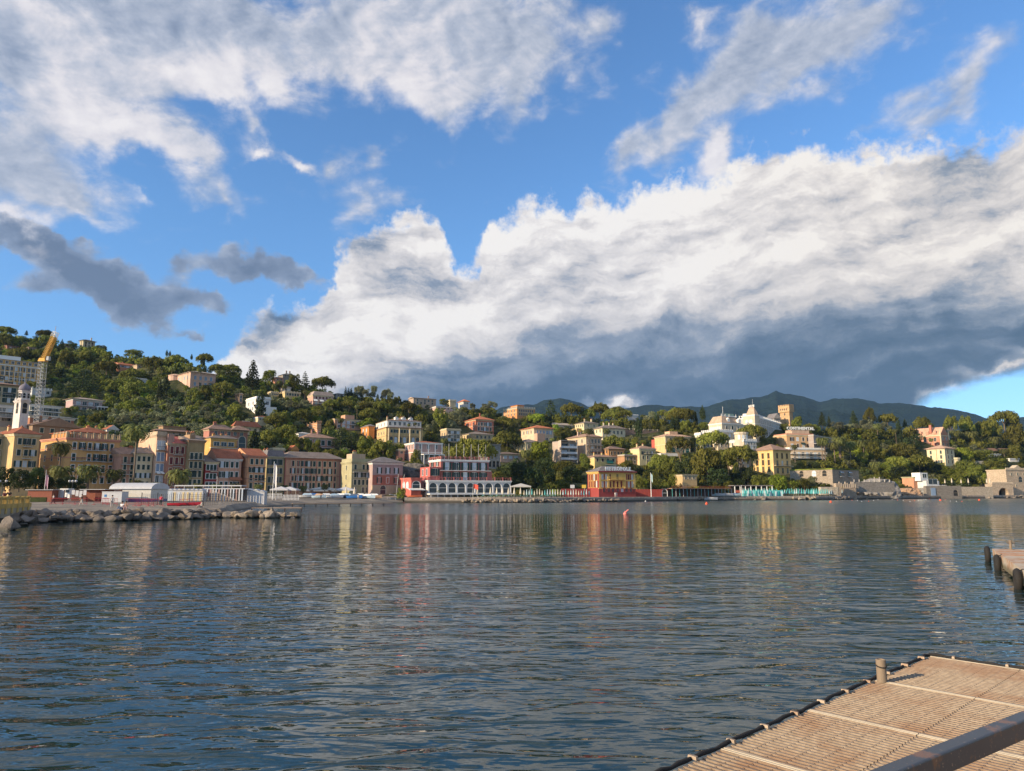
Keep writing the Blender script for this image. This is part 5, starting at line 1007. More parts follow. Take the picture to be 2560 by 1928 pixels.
V[3:, :, 2] += fbm(V[3:, :, 0], V[3:, :, 1], 5, 4, .5, .5) * .10
gridmesh('beach', V, PEB)
def BZ(px, D):
    c0 = COAST(px); d0 = D0(px) + 3; off = max(0.0, D - c0)
    if px > 1011: return 1.6
    return -.25 + 1.25 * min(1, off / (6.0 if px < 570 else 16.0)) ** .7 + 1.0 * (off / (d0 - c0)) ** 1.5
def beachP(px, D): k_ = ray(px, 1245)[0]; return Vector((k_ * D, D, BZ(px, D)))
px2 = np.arange(1011, 3301, 10.0); V = np.zeros((6, len(px2), 3))
for j, px in enumerate(px2):
    k_ = ray(px, 1245)[0]; c0 = COAST(px); d0 = D0(px) + 3
    for i, (d_, z) in enumerate(((c0 - .1, -1.5), (c0, 1.35), (c0 + .3, 1.6), (c0 + 4, 1.6), (d0 - 4, 1.6), (d0, 1.6))): V[i, j] = (k_ * d_, d_, z)
gridmesh('quay', V, QUAY, smooth=False)

# far mountains
m, T = newmat('mountain_forest'); p_ = poss(T); f_, _ = T.noise(p_, .012, 8, .65); g_, _ = T.noise(p_, .05, 4, .7)
c_ = T.mix(T.smooth(f_, .35, .65), (.009, .017, .018), (.018, .031, .026)); c_ = T.mix(T.smooth(g_, .4, .8, 0, .6), c_, (.026, .042, .030))  # very dark bluish greens: cloud shadow and distance haze put into the colour
finish(T, c_, 1.0, T.m('ADD', g_, f_), 1.0, 14.0, spec=.0); MNT = m
MR = itp([(900, 1120), (1100, 1060), (1200, 1040), (1250, 1022), (1270, 1018), (1324, 1013), (1361, 1002), (1400, 995), (1440, 1005), (1500, 1030), (1561, 1023), (1628, 1014), (1700, 1019), (1766, 1019), (1800, 1007), (1831, 997), (1851, 999), (1878, 993), (1900, 994), (1920, 986), (1939, 977), (1961, 984), (1986, 989), (2013, 992), (2040, 1004), (2050, 1006), (2081, 999), (2115, 998), (2153, 1000), (2200, 1011), (2236, 1010), (2277, 1011), (2326, 1020), (2380, 1024), (2398, 1027), (2434, 1037), (2481, 1052), (2510, 1057), (2551, 1046), (2620, 1040), (2750, 1070), (3100, 1150)])
pxs = np.arange(900, 3101, 4.0); V = np.zeros((46, len(pxs), 3))
for j, px in enumerate(pxs):
    e_ = (1231 - MR(px)) / F; k_ = ray(px, MR(px))[0]
    for i in range(46):
        t = i / 40; d_ = 1500 + 2500 * t
        zz = e_ * 4000 * min(t, 1) ** 1.25 if t <= 1 else e_ * 4000 * (1 - (t - 1) * 2)
        V[i, j] = (k_ * d_, d_, EYE + zz)
n_ = fbm(V[..., 0], V[..., 1], 11, 6, .55, .006); fad = np.sin(np.clip(np.arange(46) / 40, 0, 1) * np.pi)[:, None] * .9 + .06
V[..., 2] += n_ * 60 * fad + fbm(V[..., 0], V[..., 1] * .3, 12, 3, .6, .045) * 5
gridmesh('mountain', V, MNT)
# forest floor beyond the hill down to the mountain, so nothing is open behind it
V = np.zeros((4, 60, 3))
for i, d_ in enumerate((700, 1500, 3000, 4600)):
    for j in range(60): V[i, j] = (max(-7000, min(7000, (-1.6 + 3.4 * j / 59) * d_)), d_, 1.0 + i * .5)
gridmesh('plain', V, SOIL)

# ---------------------------------------------------------------- the sea
m, T = newmat('sea_water'); p_ = poss(T); sp = T.n('ShaderNodeSeparateXYZ'); T.put(sp.inputs[0], p_)
dist = sp.outputs[1]
stk, _ = T.noise(T.mapping(p_, scale=(.25, 1.6, 1)), .16, 4, .6); ruf = T.m('MULTIPLY', T.smooth(T.m('ADD', dist, T.m('MULTIPLY', stk, 30)), 108, 136), T.smooth(stk, .30, .60, .55, 1.1))                                            # wind ruffled water off the far shore
patch, _ = T.noise(T.mapping(p_, scale=(.35, 1, 1)), .045, 4, .5)
ruf = T.m('MAXIMUM', ruf, T.m('MULTIPLY', T.smooth(patch, .52, .66), T.smooth(dist, 35, 60, 0, .35)))
a1, _ = T.noise(T.mapping(p_, scale=(.75, 2.1, 1), rot=(0, 0, R(-9))), 1.0, 2.0, .42, .5)
a2, _ = T.noise(T.mapping(p_, scale=(.85, 1.7, 1), rot=(0, 0, R(14))), 2.6, 2.0, .42, .4)
a3, _ = T.noise(T.mapping(p_, scale=(1.0, 2.0, 1)), .35, 2, .5)
hh = T.m('ADD', T.m('MULTIPLY', a1, .17), T.m('MULTIPLY', a2, .035)); hh = T.m('ADD', hh, T.m('MULTIPLY', a3, .15)); a4, _ = T.noise(T.mapping(p_, scale=(1.0, 1.5, 1)), 4.6, 2, .5, .4); hh = T.m('ADD', hh, T.m('MULTIPLY', a4, T.smooth(dist, 14, 34, .004, .010)))
bn = T.n('ShaderNodeBump'); T.put(bn.inputs['Height'], hh); bn.inputs['Distance'].default_value = 1.0
T.put(bn.inputs['Strength'], T.m('ADD', T.smooth(dist, 8, 60, .46, .11), T.m('MULTIPLY', ruf, .35)))
b_ = T.n('ShaderNodeBsdfPrincipled')
b_.inputs['Base Color'].default_value = (.009, .027, .028, 1); b_.inputs['IOR'].default_value = 1.38
T.put(b_.inputs['Roughness'], T.m('ADD', T.smooth(dist, 12, 120, .0, .085), T.m('MULTIPLY', ruf, .13))); T.put(b_.inputs['Normal'], bn.outputs[0])
o_ = T.n('ShaderNodeOutputMaterial'); T.put(o_.inputs[0], b_.outputs[0]); SEA = m
dr = np.concatenate([[-200, -60, -10, 0, 3], np.geomspace(5, 110, 420), np.geomspace(113, 700, 40), [1500, 4500]])
xr = np.concatenate([[-14, -6, -2.5, -1.5], np.linspace(-1.1, 1.15, 520), [1.6, 2.5, 6, 14]])
Dg, Xg = np.meshgrid(dr, xr, indexing='ij'); Xm = Xg * np.maximum(np.abs(Dg), 40 * (Dg < 5) + Dg * (Dg >= 5))
Z = fbm(Xm, Dg * 1.7, 21, 3, .45, 0.9) * .018 * np.clip((110 - Dg) / 60, 0, 1) * (Dg > 4)
Xm = np.clip(Xm, -7000, 7000); V = np.stack([Xm, Dg, Z], -1); gridmesh('sea', V, SEA)
# ================================================================ trees
def leaf_cloud(lobes, n, size, rs, up=.35, flat=.0, inner=.15):
    """small leaf faces over and inside a set of ellipsoids (cx, cy, cz, rx, ry, rz)"""
    L = np.array(lobes, float); area = (L[:, 3] * L[:, 4] + L[:, 3] * L[:, 5] + L[:, 4] * L[:, 5]); pick = rs.choice(len(L), n, p=area / area.sum())
    d = rs.normal(size=(n, 3)); d[:, 2] += up * 1.2; d /= np.linalg.norm(d, axis=1)[:, None]
    rr = 1 - inner * rs.rand(n) ** 2 * 2 + rs.normal(size=n) * .06
    c = L[pick, :3] + d * L[pick, 3:] * rr[:, None]
    nr = d / L[pick, 3:]; nr /= np.linalg.norm(nr, axis=1)[:, None]; nr += rs.normal(size=(n, 3)) * .45; nr /= np.linalg.norm(nr, axis=1)[:, None]
    a = np.cross(nr, rs.normal(size=(n, 3))); a /= np.linalg.norm(a, axis=1)[:, None]; b = np.cross(nr, a)
    s = size * (.6 + .9 * rs.rand(n))[:, None]; e = (.5 + .5 * rs.rand(n))[:, None]
    bend = nr * s * .25
    q = np.stack([c - a * s - b * s * e * .4, c + a * s * .2 - b * s * e + bend * 0, c + a * s + b * s * e * .4, c - a * s * .2 + b * s * e], 1)
    q[:, 1] -= bend; q[:, 3] -= bend
    return q.reshape(-1, 3), np.arange(n * 4).reshape(n, 4)
PROTO = {}
def proto(kind, var, lobes, n, size, mat, trunk=None, up=.35, bark=BARK, inner=.15, extra=None):
    rs = np.random.RandomState(abs(hash((kind, var))) % 9999 if False else sum(map(ord, kind)) * 7 + var)
    v, f = leaf_cloud(lobes, n, size, rs, up, inner=inner)
    if extra is not None: v = np.concatenate([v, extra[0]]); f = np.concatenate([f, extra[1] + n * 4])
    if kind in ('umbrella', 'pine', 'broad'):
        z0, z1 = np.percentile(v[:, 2], [1, 99]); v[:, 2] = (v[:, 2] - z0) / (z1 - z0)
    me = quadmesh('crown', v, f, [mat]); tm = None
    if trunk:
        mb = MB()
        for pts, rad in trunk: mb.tube(pts, rad, bark, 5)
        tm = mb.mesh('trunk')
    PROTO.setdefault(kind, []).append((me, tm, v, f))
def rr_(r, a, b): return r.uniform(a, b)
r = random.Random(4)
for v_ in range(5):                                     # umbrella pine
    lb = []; n = 26
    for i in range(n):
        a = i * 2.4; q = math.sqrt((i + .5) / n) * .40; x, y = q * math.cos(a) + rr_(r, -.03, .03), q * math.sin(a) + rr_(r, -.03, .03)
        lb.append((x, y, .885 - .75 * q * q - .03 * r.random(), rr_(r, .10, .14), rr_(r, .10, .14), rr_(r, .06, .10)))
    tr = [([(0, 0, -.12), (rr_(r, -.03, .03), 0, .35), (rr_(r, -.05, .05), rr_(r, -.04, .04), .60)], [.026, .018, .014])]; e = Vector(tr[0][0][2])
    for i in range(8):
        a = i * .785 + rr_(r, -.3, .3); q = rr_(r, .22, .36); tr.append(([e + Vector((0, 0, rr_(r, -.12, 0))), e + Vector((q * .5 * math.cos(a), q * .5 * math.sin(a), .12)), (q * math.cos(a), q * math.sin(a), .84)], [.011, .008, .004]))
    proto('umbrella', v_, lb, 3600, .0175, LEAF['pine'], tr, up=.4, bark=BARKP)
for v_ in range(4):                                     # rounded pine: deeper crown
    lb = []
    for i in range(24):
        a = i * 2.4; t = (i + .5) / 24; q = rr_(r, .12, .36); lb.append((q * math.cos(a), q * math.sin(a), .48 + .42 * (1 - (q / .42) ** 2) * rr_(r, .5, 1), rr_(r, .10, .15), rr_(r, .10, .15), rr_(r, .07, .11)))
    tr = [([(0, 0, -.12), (rr_(r, -.04, .04), 0, .3), (0, 0, .6)], [.032, .022, .012])]
    for i in range(5): a = i * 1.26; tr.append(([(0, 0, .35), (.22 * math.cos(a), .22 * math.sin(a), .62)], [.012, .005]))
    proto('pine', v_, lb, 3600, .019, LEAF['pine'], tr, bark=BARKP)
for v_ in range(5):                                     # broadleaf
    lb = [(0, 0, .55, .26, .26, .30)]
    for i in range(20):
        a = i * 2.4; z = rr_(r, .25, .85); q = .33 * math.sqrt(max(.05, 1 - ((z - .52) / .42) ** 2)); lb.append((q * math.cos(a), q * math.sin(a), z, rr_(r, .10, .17), rr_(r, .10, .17), rr_(r, .09, .14)))
    tr = [([(0, 0, -.15), (.01, 0, .25), (0, 0, .5)], [.035, .025, .012])]
    proto('broad', v_, lb, 3200, .022, LEAF['broad'], tr); PROTO.setdefault('lime', []).append(None); PROTO.setdefault('darkbroad', []).append(None)
    for kk, mm in (('lime', 'lime'), ('darkbroad', 'hedge'), ('olive', 'olive')):
        me, tm, vv, ff = PROTO['broad'][v_]; me2 = me.copy(); me2.materials[0] = LEAF[mm]
        if kk == 'olive':
            PROTO.setdefault('olive', []).append((me2, tm, vv, ff))
        else: PROTO[kk][v_] = (me2, tm, vv, ff)
for v_ in range(4):                                     # cypress
    lb = []
    for i in range(16):
        z = .06 + .9 * i / 15; w = .42 * (math.sin(math.pi * min(1, z * .9 + .12)) ** .55) * (1 - .55 * z ** 3); a = i * 2.1; lb.append((.07 * math.cos(a), .07 * math.sin(a), z, w, w, .075))
    proto('cypress', v_, lb, 900, .045, LEAF['dark'], [([(0, 0, -.05), (0, 0, .3)], [.05, .03])], bark=BARKD, up=.2)
for v_ in range(4):                                     # cedar / tiered conifer
    lb = []
    for k in range(9):
        z = .22 + .085 * k; q = .42 * (1 - ((k) / 9.5) ** 1.3) + .04
        for i in range(6): a = i * 1.05 + k; s = q * rr_(r, .45, .85); lb.append((s * math.cos(a), s * math.sin(a), z + rr_(r, -.02, .02), q * .38, q * .38, .030))
    lb.append((0, 0, .97, .05, .05, .05))
    proto('cedar', v_, lb, 1500, .024, LEAF['dark'], [([(0, 0, -.1), (0, 0, .95)], [.03, .008])], bark=BARKD, up=.1)
for v_ in range(3):                                     # dense conical conifer
    lb = []
    for k in range(12):
        z = .12 + .07 * k; q = .36 * (1 - (k / 12.5) ** 1.5) + .03
        for i in range(4): a = i * 1.57 + k; lb.append((q * .6 * math.cos(a), q * .6 * math.sin(a), z, q * .55, q * .55, .06))
    proto('conifer', v_, lb, 1400, .028, LEAF['dark'], [([(0, 0, -.1), (0, 0, .6)], [.035, .01])], bark=BARKD, up=.15)
def palm_proto(kind, v_, nf, fl, droop, ch, tw, mat, skirt=False):
    r = random.Random(v_ + 31); Vv = []; Ff = []
    for i in range(nf):
        a = i * 2.39996; up = (1 - (i + .5) / nf) * 1.35 - .35; L = fl * rr_(r, .85, 1.1)
        d = Vector((math.cos(a), math.sin(a), 0)); el_ = up; p0 = Vector((0, 0, ch)); pts = [p0]
        for s in range(6):
            p0 = p0 + (d * math.cos(el_) + Vector((0, 0, math.sin(el_)))) * L / 6; el_ -= droop / 6 * (1.2 + .4 * s); pts.append(p0)
        side = d.cross(Vector((0, 0, 1)))
        for s in range(6):
            for h in (0, .5):
                c0 = pts[s].lerp(pts[s + 1], h); c1 = pts[s].lerp(pts[s + 1], h + .42); w = fl * .105 * math.sin(math.pi * min(.97, (s + h + 1.0) / 7.6)) + .004
                for sg in (-1, 1):
                    t_ = (c1 - c0) * 1.3; b = len(Vv); Vv += [c0, c1, c1 + side * sg * w + t_ * .6 - Vector((0, 0, w * .5)), c0 + side * sg * w * .9 + t_ * .6 - Vector((0, 0, w * .5))]; Ff.append((b, b + 1, b + 2, b + 3))
    if skirt:
        for i in range(40): a = i * 2.4; z = ch - rr_(r, .02, .16); b = len(Vv); q = .06; d = Vector((math.cos(a), math.sin(a), 0)); sd_ = d.cross(Vector((0, 0, 1))) * .02; p = Vector((0, 0, z)); Vv += [p - sd_, p + sd_, p + d * q + sd_ - Vector((0, 0, .07)), p + d * q - sd_ - Vector((0, 0, .07))]; Ff.append((b, b + 1, b + 2, b + 3))
    Vv = np.array([tuple(x) for x in Vv]); Ff = np.array(Ff)
    me = quadmesh('crown', Vv, Ff, [mat]); mb = MB()
    mb.tube([(0, 0, -.08), (.0, 0, ch * .5), (0, 0, ch + .01)], [tw * 1.2, tw, tw * 1.1], BARK, 7); PROTO.setdefault(kind, []).append((me, mb.mesh('trunk'), Vv, Ff))
for v_ in range(3): palm_proto('datepalm', v_, 40, .52, 1.35, .55, .030, LEAF['palm'])       # width 1, crown large
for v_ in range(3): palm_proto('tallpalm', v_ + 7, 28, .44, 1.6, .84, .018, LEAF['palm'], True)

NAME = dict(umbrella=('umbrella_pine', 'umbrella pine'), pine=('pine_tree', 'pine'), broad=('broadleaf_tree', 'leafy tree'), lime=('broadleaf_tree', 'bright green tree'), darkbroad=('broadleaf_tree', 'dark leafy tree'),
            olive=('olive_tree', 'olive tree'), cypress=('cypress_tree', 'cypress'), cedar=('cedar_tree', 'layered cedar'), conifer=('conifer_tree', 'conical conifer'), datepalm=('palm_tree', 'date palm'), tallpalm=('palm_tree', 'tall thin palm'))
TREES = []                                   # (object, kind, px x, px base, px top, px width, own label)
rt = random.Random(77)
def tree(kind, crop, x, yt, yb, w, label=None, D=None, base=None, rz=None):
    X, Yt, Yb_, Wp = cx_(crop, x), cy_(crop, yt), cy_(crop, yb), w / CROP[crop][2]
    D = D or DD(X, Yb_); p = P(X, Yb_, D); H_ = P(X, Yt, D).z - p.z; Wm = Wp * D / F * 1.06
    if kind in ('datepalm', 'tallpalm'): pass
    me, tm, _, _ = rt.choice(PROTO[kind])
    wx = Wm if kind != 'cypress' else Wm * 1.15
    if kind == 'tallpalm': Hs = H_ / 1.12; 
    elif kind == 'datepalm': Hs = H_ / (.55 + .42 * .9) if H_ < Wm * 1.3 else H_
    else: Hs = H_
    o = thing(NAME[kind][0], None, NAME[kind][1], p, rt.uniform(0, 6.28) if rz is None else rz)
    if kind in ('tallpalm', 'datepalm'):
        # crown keeps its round shape, the trunk takes up the height
        s = Wm / .66 if kind == 'tallpalm' else Wm / .80
        ch = (.84 if kind == 'tallpalm' else .55) * s; up_ = .30 * s
        c = link('crown', me, o, (0, 0, H_ - up_ - ch)); c.scale = (s, s, s)
        t = link('trunk', tm, o); t.scale = (s, s, max(.2, (H_ - up_) / (.84 if kind == 'tallpalm' else .55)))
        t.scale = (min(s, 14), min(s, 14), max(.2, (H_ - up_) / (.84 if kind == 'tallpalm' else .55)))
    else:
        c = link('crown', me, o); t = link('trunk', tm, o) if tm else None
        if kind in ('umbrella', 'pine', 'broad', 'lime', 'darkbroad', 'olive'):
            Tc = min(.40 * wx, .80 * Hs) if kind == 'umbrella' else min(.85 * wx, .85 * Hs) if kind == 'pine' else Hs * .97
            c.scale = (wx, wx, Tc); c.location = (0, 0, Hs - Tc)
            if t: t.scale = (min(wx, Hs * 1.6), min(wx, Hs * 1.6), Hs)
            if t and kind == 'umbrella': t.scale = (wx, wx, Hs * .95)
        else:
            for q in (c, t):
                if q: q.scale = (wx, wx, Hs)
    TREES.append((o, kind, X, Yb_, Yt, Wp, label)); return o
TL = []
def many(s):
    for ln in s.strip().splitlines():
        a = ln.split('|'); f = a[0].split(); lab = a[1].strip() if len(a) > 1 else None
        TL.append((f[0], f[1], *map(float, f[2:6]), lab, float(f[6]) if len(f) > 6 else None))
# kind crop x top base width
many('''
umbrella A 70 205 330 290
umbrella A 613 252 425 235 | lone umbrella pine standing against the sky behind the crane head
cypress A 850 378 540 62 | single dark cypress on the ridge between crane and square villa
broad A 985 408 480 160
conifer A 365 250 330 60
umbrella A 300 500 690 360
umbrella A 545 515 700 200
umbrella A 60 815 1010 340
umbrella A 430 965 1180 240
pine A 915 540 760 230
umbrella A 1480 685 900 330
umbrella A 1830 795 990 330
cedar A 1130 790 1180 420 | huge dark cedar in shade above the mauve villa
umbrella A 1760 900 1120 420
broad A 1380 470 580 200
umbrella A 1880 975 1190 420
pine A 1180 540 700 260
broad A 800 790 900 180
olive A 365 420 480 100
broad A 1850 520 640 260
pine A 60 300 480 300
broad A 480 1160 1270 200
conifer A 700 500 900 160
lime A 1120 1440 1580 110
broad A 1320 1400 1560 230
olive A 1720 1430 1600 260
broad A 1870 1230 1400 300
broad A 990 1310 1430 200
cedar A 1280 860 1130 260
umbrella B 260 300 470 330
umbrella B 560 270 440 330
cypress B 425 190 280 38
cypress B 468 205 285 38
cypress B 770 248 330 36
cypress B 922 236 430 70 | slim cypress in front of a dark pine on the ridge behind the pink mansion
umbrella B 950 250 420 250
umbrella B 1130 395 530 260
umbrella B 1310 400 530 300
conifer B 1610 312 760 260 | tall dark ragged conifer rising over the ridge right of the pink mansion
lime B 1850 478 620 190
cypress B 318 600 930 85 | tall leaning left one of the two dark cypresses on the left slope
cypress B 405 545 830 110 | broad right one of the two dark cypresses on the left slope
tallpalm B 708 395 700 90
tallpalm B 795 400 705 90
tallpalm B 870 425 710 90
tallpalm B 1130 445 650 90
tallpalm B 1200 450 640 90
tallpalm B 1275 455 650 90
tallpalm B 1345 460 650 90
tallpalm B 1420 480 660 90
tallpalm B 490 400 600 110
tallpalm B 350 395 600 100
tallpalm B 200 400 560 100
umbrella B 1200 640 910 330
pine B 960 690 880 200
broad B 850 770 900 160
cypress B 1715 750 1180 150 | very tall broad cypress in front of the white cubic villa
broad B 1370 960 1160 220
lime B 220 620 760 180
umbrella B 60 500 620 250
broad B 1090 840 920 170
tallpalm B 1920 640 800 110
tallpalm B 1985 610 790 110
cypress B 1045 1080 1230 40
conifer B 1640 1270 1600 190
pine B 1860 1300 1500 330
umbrella B 1940 1090 1250 330
darkbroad B 190 1280 1390 150
cedar C 450 160 480 180 | dark tiered cedar on the ridge left of the big round pine
umbrella C 700 240 470 330
broad C 300 200 440 200
tallpalm C 40 300 460 90
tallpalm C 105 260 460 90
tallpalm C 170 320 500 90
tallpalm C 455 400 570 80
cypress C 1018 370 560 50 | leftmost of the four cypresses right of the villa with awnings
cypress C 1058 385 560 48
cypress C 1095 380 565 50
cypress C 1150 440 585 85 | widest and rightmost of the four cypresses right of the villa with awnings
cypress C 1365 495 580 60
cypress C 1465 465 560 40
cypress C 120 440 600 60
umbrella C 830 550 730 270
umbrella C 1060 555 790 230
umbrella C 1300 575 730 260
umbrella C 1500 575 760 280
umbrella C 1350 668 880 290 | rounded umbrella pine above the orange house beside the cream hotel
umbrella C 1900 590 800 230
cypress C 760 640 830 60
cypress C 815 650 830 60
tallpalm C 1175 600 880 90
tallpalm C 675 660 900 120
tallpalm C 950 770 950 110
broad C 640 640 830 220
umbrella C 420 680 880 290
olive C 300 570 720 260
olive C 450 560 700 180
pine C 800 830 990 180
lime C 1250 840 960 250
broad C 320 1040 1250 260
cedar C 950 930 1260 300 | dark cedar between the pink villa and the orange house
cedar C 1100 1000 1280 260
umbrella C 830 1240 1380 330
pine C 1530 1115 1370 390 | large round dark pine between the green grey block and the cream hotel
broad C 1290 1060 1300 250
broad C 1270 1130 1330 200
lime C 1790 1150 1270 120
broad C 620 1110 1310 150
broad C 490 1090 1290 130
tallpalm C 1895 870 1180 60
tallpalm C 1985 850 1180 60
broad C 90 700 900 260
broad C 180 900 1120 300
''')
many('''
conifer F 480 390 600 100
broad F 560 230 500 230
umbrella F 130 160 290 260
broad F 610 100 180 150
olive F 780 240 420 240
olive F 700 390 520 180
tallpalm F 1170 270 520 120
umbrella F 1440 355 570 320 | umbrella pine with pale forked trunk left of the cream villa with orange roof
umbrella F 1480 558 800 430 | broad smooth umbrella pine right of the cream villa with rounded bay
umbrella F 1010 665 965 680 | the biggest umbrella pine, spreading right above the pink waterfront hotel 266
tallpalm F 615 600 890 130
broad F 215 810 1120 170
broad F 475 820 900 80
lime F 1900 300 440 260
tallpalm F 1650 345 490 120
tallpalm F 112 400 680 60
tallpalm F 200 385 680 60
datepalm F 1745 765 1020 180 | round date palm above the dark shrubs right of the rose house
lime F 1960 690 950 260 | bright green tree right of the yellow-cream box villa
darkbroad F 1560 930 1260 330
darkbroad F 1680 1000 1330 330
darkbroad F 1850 1050 1360 300
darkbroad F 1650 1170 1370 280
darkbroad F 1790 1200 1380 180
broad F 240 1150 1240 60
tallpalm F 520 1330 1470 90
cedar G 210 105 430 240 | big dark cedar with flat tiers at the left end of the pine wood
umbrella G 500 160 440 330
umbrella G 720 245 430 230
umbrella G 890 165 400 300
umbrella G 1060 240 440 330
umbrella G 1230 250 470 230
umbrella G 1130 205 420 250
conifer G 825 122 200 60
cypress G 1430 330 640 110 | tall broad cypress right of the large pale cream villa
cypress G 1665 270 500 50
cypress G 1695 280 500 50
cypress G 1900 320 540 70
cypress G 1965 330 540 70
tallpalm G 1485 285 420 100
broad G 1740 250 330 130
umbrella G 1950 235 420 330
olive G 1600 330 480 220
olive G 1750 340 480 200
datepalm G 1790 435 560 120
tallpalm G 745 460 1000 150 | tall shaggy palm standing in front of the salmon-cream palazzo
umbrella G 1065 610 900 380 | flat twin-trunked umbrella pine in front of the large pale cream villa
umbrella G 1250 740 900 120
lime G 60 690 1000 330
lime G 270 450 560 120
broad G 420 500 660 170
tallpalm G 980 470 700 130
broad G 1270 850 990 200
pine G 1260 950 1150 230
pine G 1700 870 1120 330
pine G 1860 890 1180 260
broad G 1440 1150 1340 180
broad G 1640 1090 1330 160
broad G 1790 1260 1370 130
broad G 680 860 1080 160
darkbroad G 120 930 1270 330
broad G 380 960 1180 330
tallpalm G 340 1060 1230 140
darkbroad G 500 1040 1240 300
broad G 190 1270 1400 110
broad G 290 1290 1400 100
darkbroad G 60 1310 1400 160
tallpalm G 1860 720 850 120
tallpalm G 225 610 730 90
''')
many('''
umbrella H 150 340 600 400 | broad umbrella pines clump left of the tall cypress and the white grand hotel
cypress H 428 295 500 85 | dark pointed cypress against the mountain left of the white grand hotel
cypress H 20 440 610 60
cypress H 85 430 610 60
cypress H 340 410 600 50
broad H 200 510 680 180
broad H 440 530 660 150
umbrella H 1130 568 880 400 | umbrella pine with slanting trunks in front of the central pavilion
umbrella H 580 660 1230 440 | tall umbrella pine covering the front terrace block of the grand hotel
umbrella H 130 740 1290 380
umbrella H 970 862 1390 470 | leaning umbrella pine with a long bare trunk left of the bright yellow palazzo
pine H 500 900 1400 520
pine H 780 930 1300 330
darkbroad H 310 750 930 230
cedar H 1040 505 620 170
datepalm H 745 610 780 150
datepalm H 1395 710 860 160
datepalm H 1710 820 1070 110 | palm standing by the left corner of the peach terrace block
broad H 1740 455 640 160
broad H 1560 550 660 130
umbrella H 1900 555 690 200
broad H 1270 740 850 120
darkbroad H 1060 1150 1400 260
broad H 1230 1270 1470 260
lime H 1480 1260 1500 260
broad H 1840 1310 1500 160
olive H 1950 1290 1490 110
darkbroad H 640 1180 1440 330
darkbroad H 200 1000 1350 330
broad H 60 1250 1440 230
broad H 300 1290 1420 140
broad H 620 1370 1480 150
broad H 780 1350 1470 140
broad H 1850 1240 1320 110
conifer I 200 378 600 140 | leftmost dark conifer against the mountain, right of the castle tower
conifer I 300 440 610 80
conifer I 640 360 620 160 | dark conifer against the mountain above the row of palms
pine I 860 340 560 190 | dense dark pine crown high on the ridge left of the umbrella pine
umbrella I 1110 418 600 270
cypress I 1275 465 830 85 | narrow tall cypress left of the gothic red manor
conifer I 1350 475 620 80
pine I 1600 462 640 280
olive I 410 530 700 200
olive I 570 560 700 180
olive I 680 550 680 140
olive I 840 530 670 170
olive I 960 560 700 200
tallpalm I 975 510 790 130
tallpalm I 1228 600 830 90
datepalm I 205 705 1080 170
datepalm I 245 715 1090 170
datepalm I 378 775 1120 170 | palm with the lowest crown in the row beside the peach hotel
datepalm I 445 690 1100 190
datepalm I 462 700 1095 190
datepalm I 595 760 1090 190
datepalm I 780 740 1010 180
pine I 930 800 1060 280
umbrella I 1310 835 1080 450
umbrella I 1250 1010 1240 340
umbrella I 1560 985 1270 380 | umbrella pine in front of the lower left wall of the tall cream villa
darkbroad I 1480 700 900 300
datepalm I 945 1040 1250 180 | single palm on the terrace right of the vine-topped stone building
broad I 770 930 1110 160
broad I 1140 1090 1290 240
darkbroad I 1300 1150 1370 330
broad I 1280 1370 1460 130
darkbroad I 1470 1330 1420 110
broad I 950 1260 1370 190
broad I 570 1290 1380 110
tallpalm I 1715 730 870 80
broad I 60 1290 1480 180
lime I 1050 1090 1200 180
darkbroad I 1700 1110 1260 330
lime I 700 830 960 230
broad I 860 950 1090 160
broad I 100 560 700 160
''')
many('''
pine J 1000 448 800 210 | tall leaning pine right of the gothic manor
pine J 1220 450 780 220
pine J 1420 520 780 260
umbrella J 1740 378 720 380 | tallest spreading pine on the skyline at the right edge
pine J 1580 510 760 260
pine J 1900 560 900 330
datepalm J 1055 610 850 160
datepalm J 1175 630 840 170
datepalm J 1290 620 870 180
datepalm J 1595 690 890 190
datepalm J 1730 870 1030 130
broad J 1880 840 1060 200
broad J 1000 780 870 90
datepalm J 800 1210 1340 180 | low palm right of the white glazed beach house
broad J 1200 1060 1290 260
broad J 1350 1140 1370 260
broad J 1540 1065 1230 200
broad J 1650 1165 1290 180
darkbroad J 1560 1190 1350 200
lime J 980 1150 1350 260
lime J 1180 890 1080 230
broad J 1400 920 1080 330
broad J 1620 1010 1120 260
broad J 1100 1200 1400 200
broad J 1430 1330 1400 180
darkbroad J 1080 920 1080 120
pine J 1850 420 700 200
''')
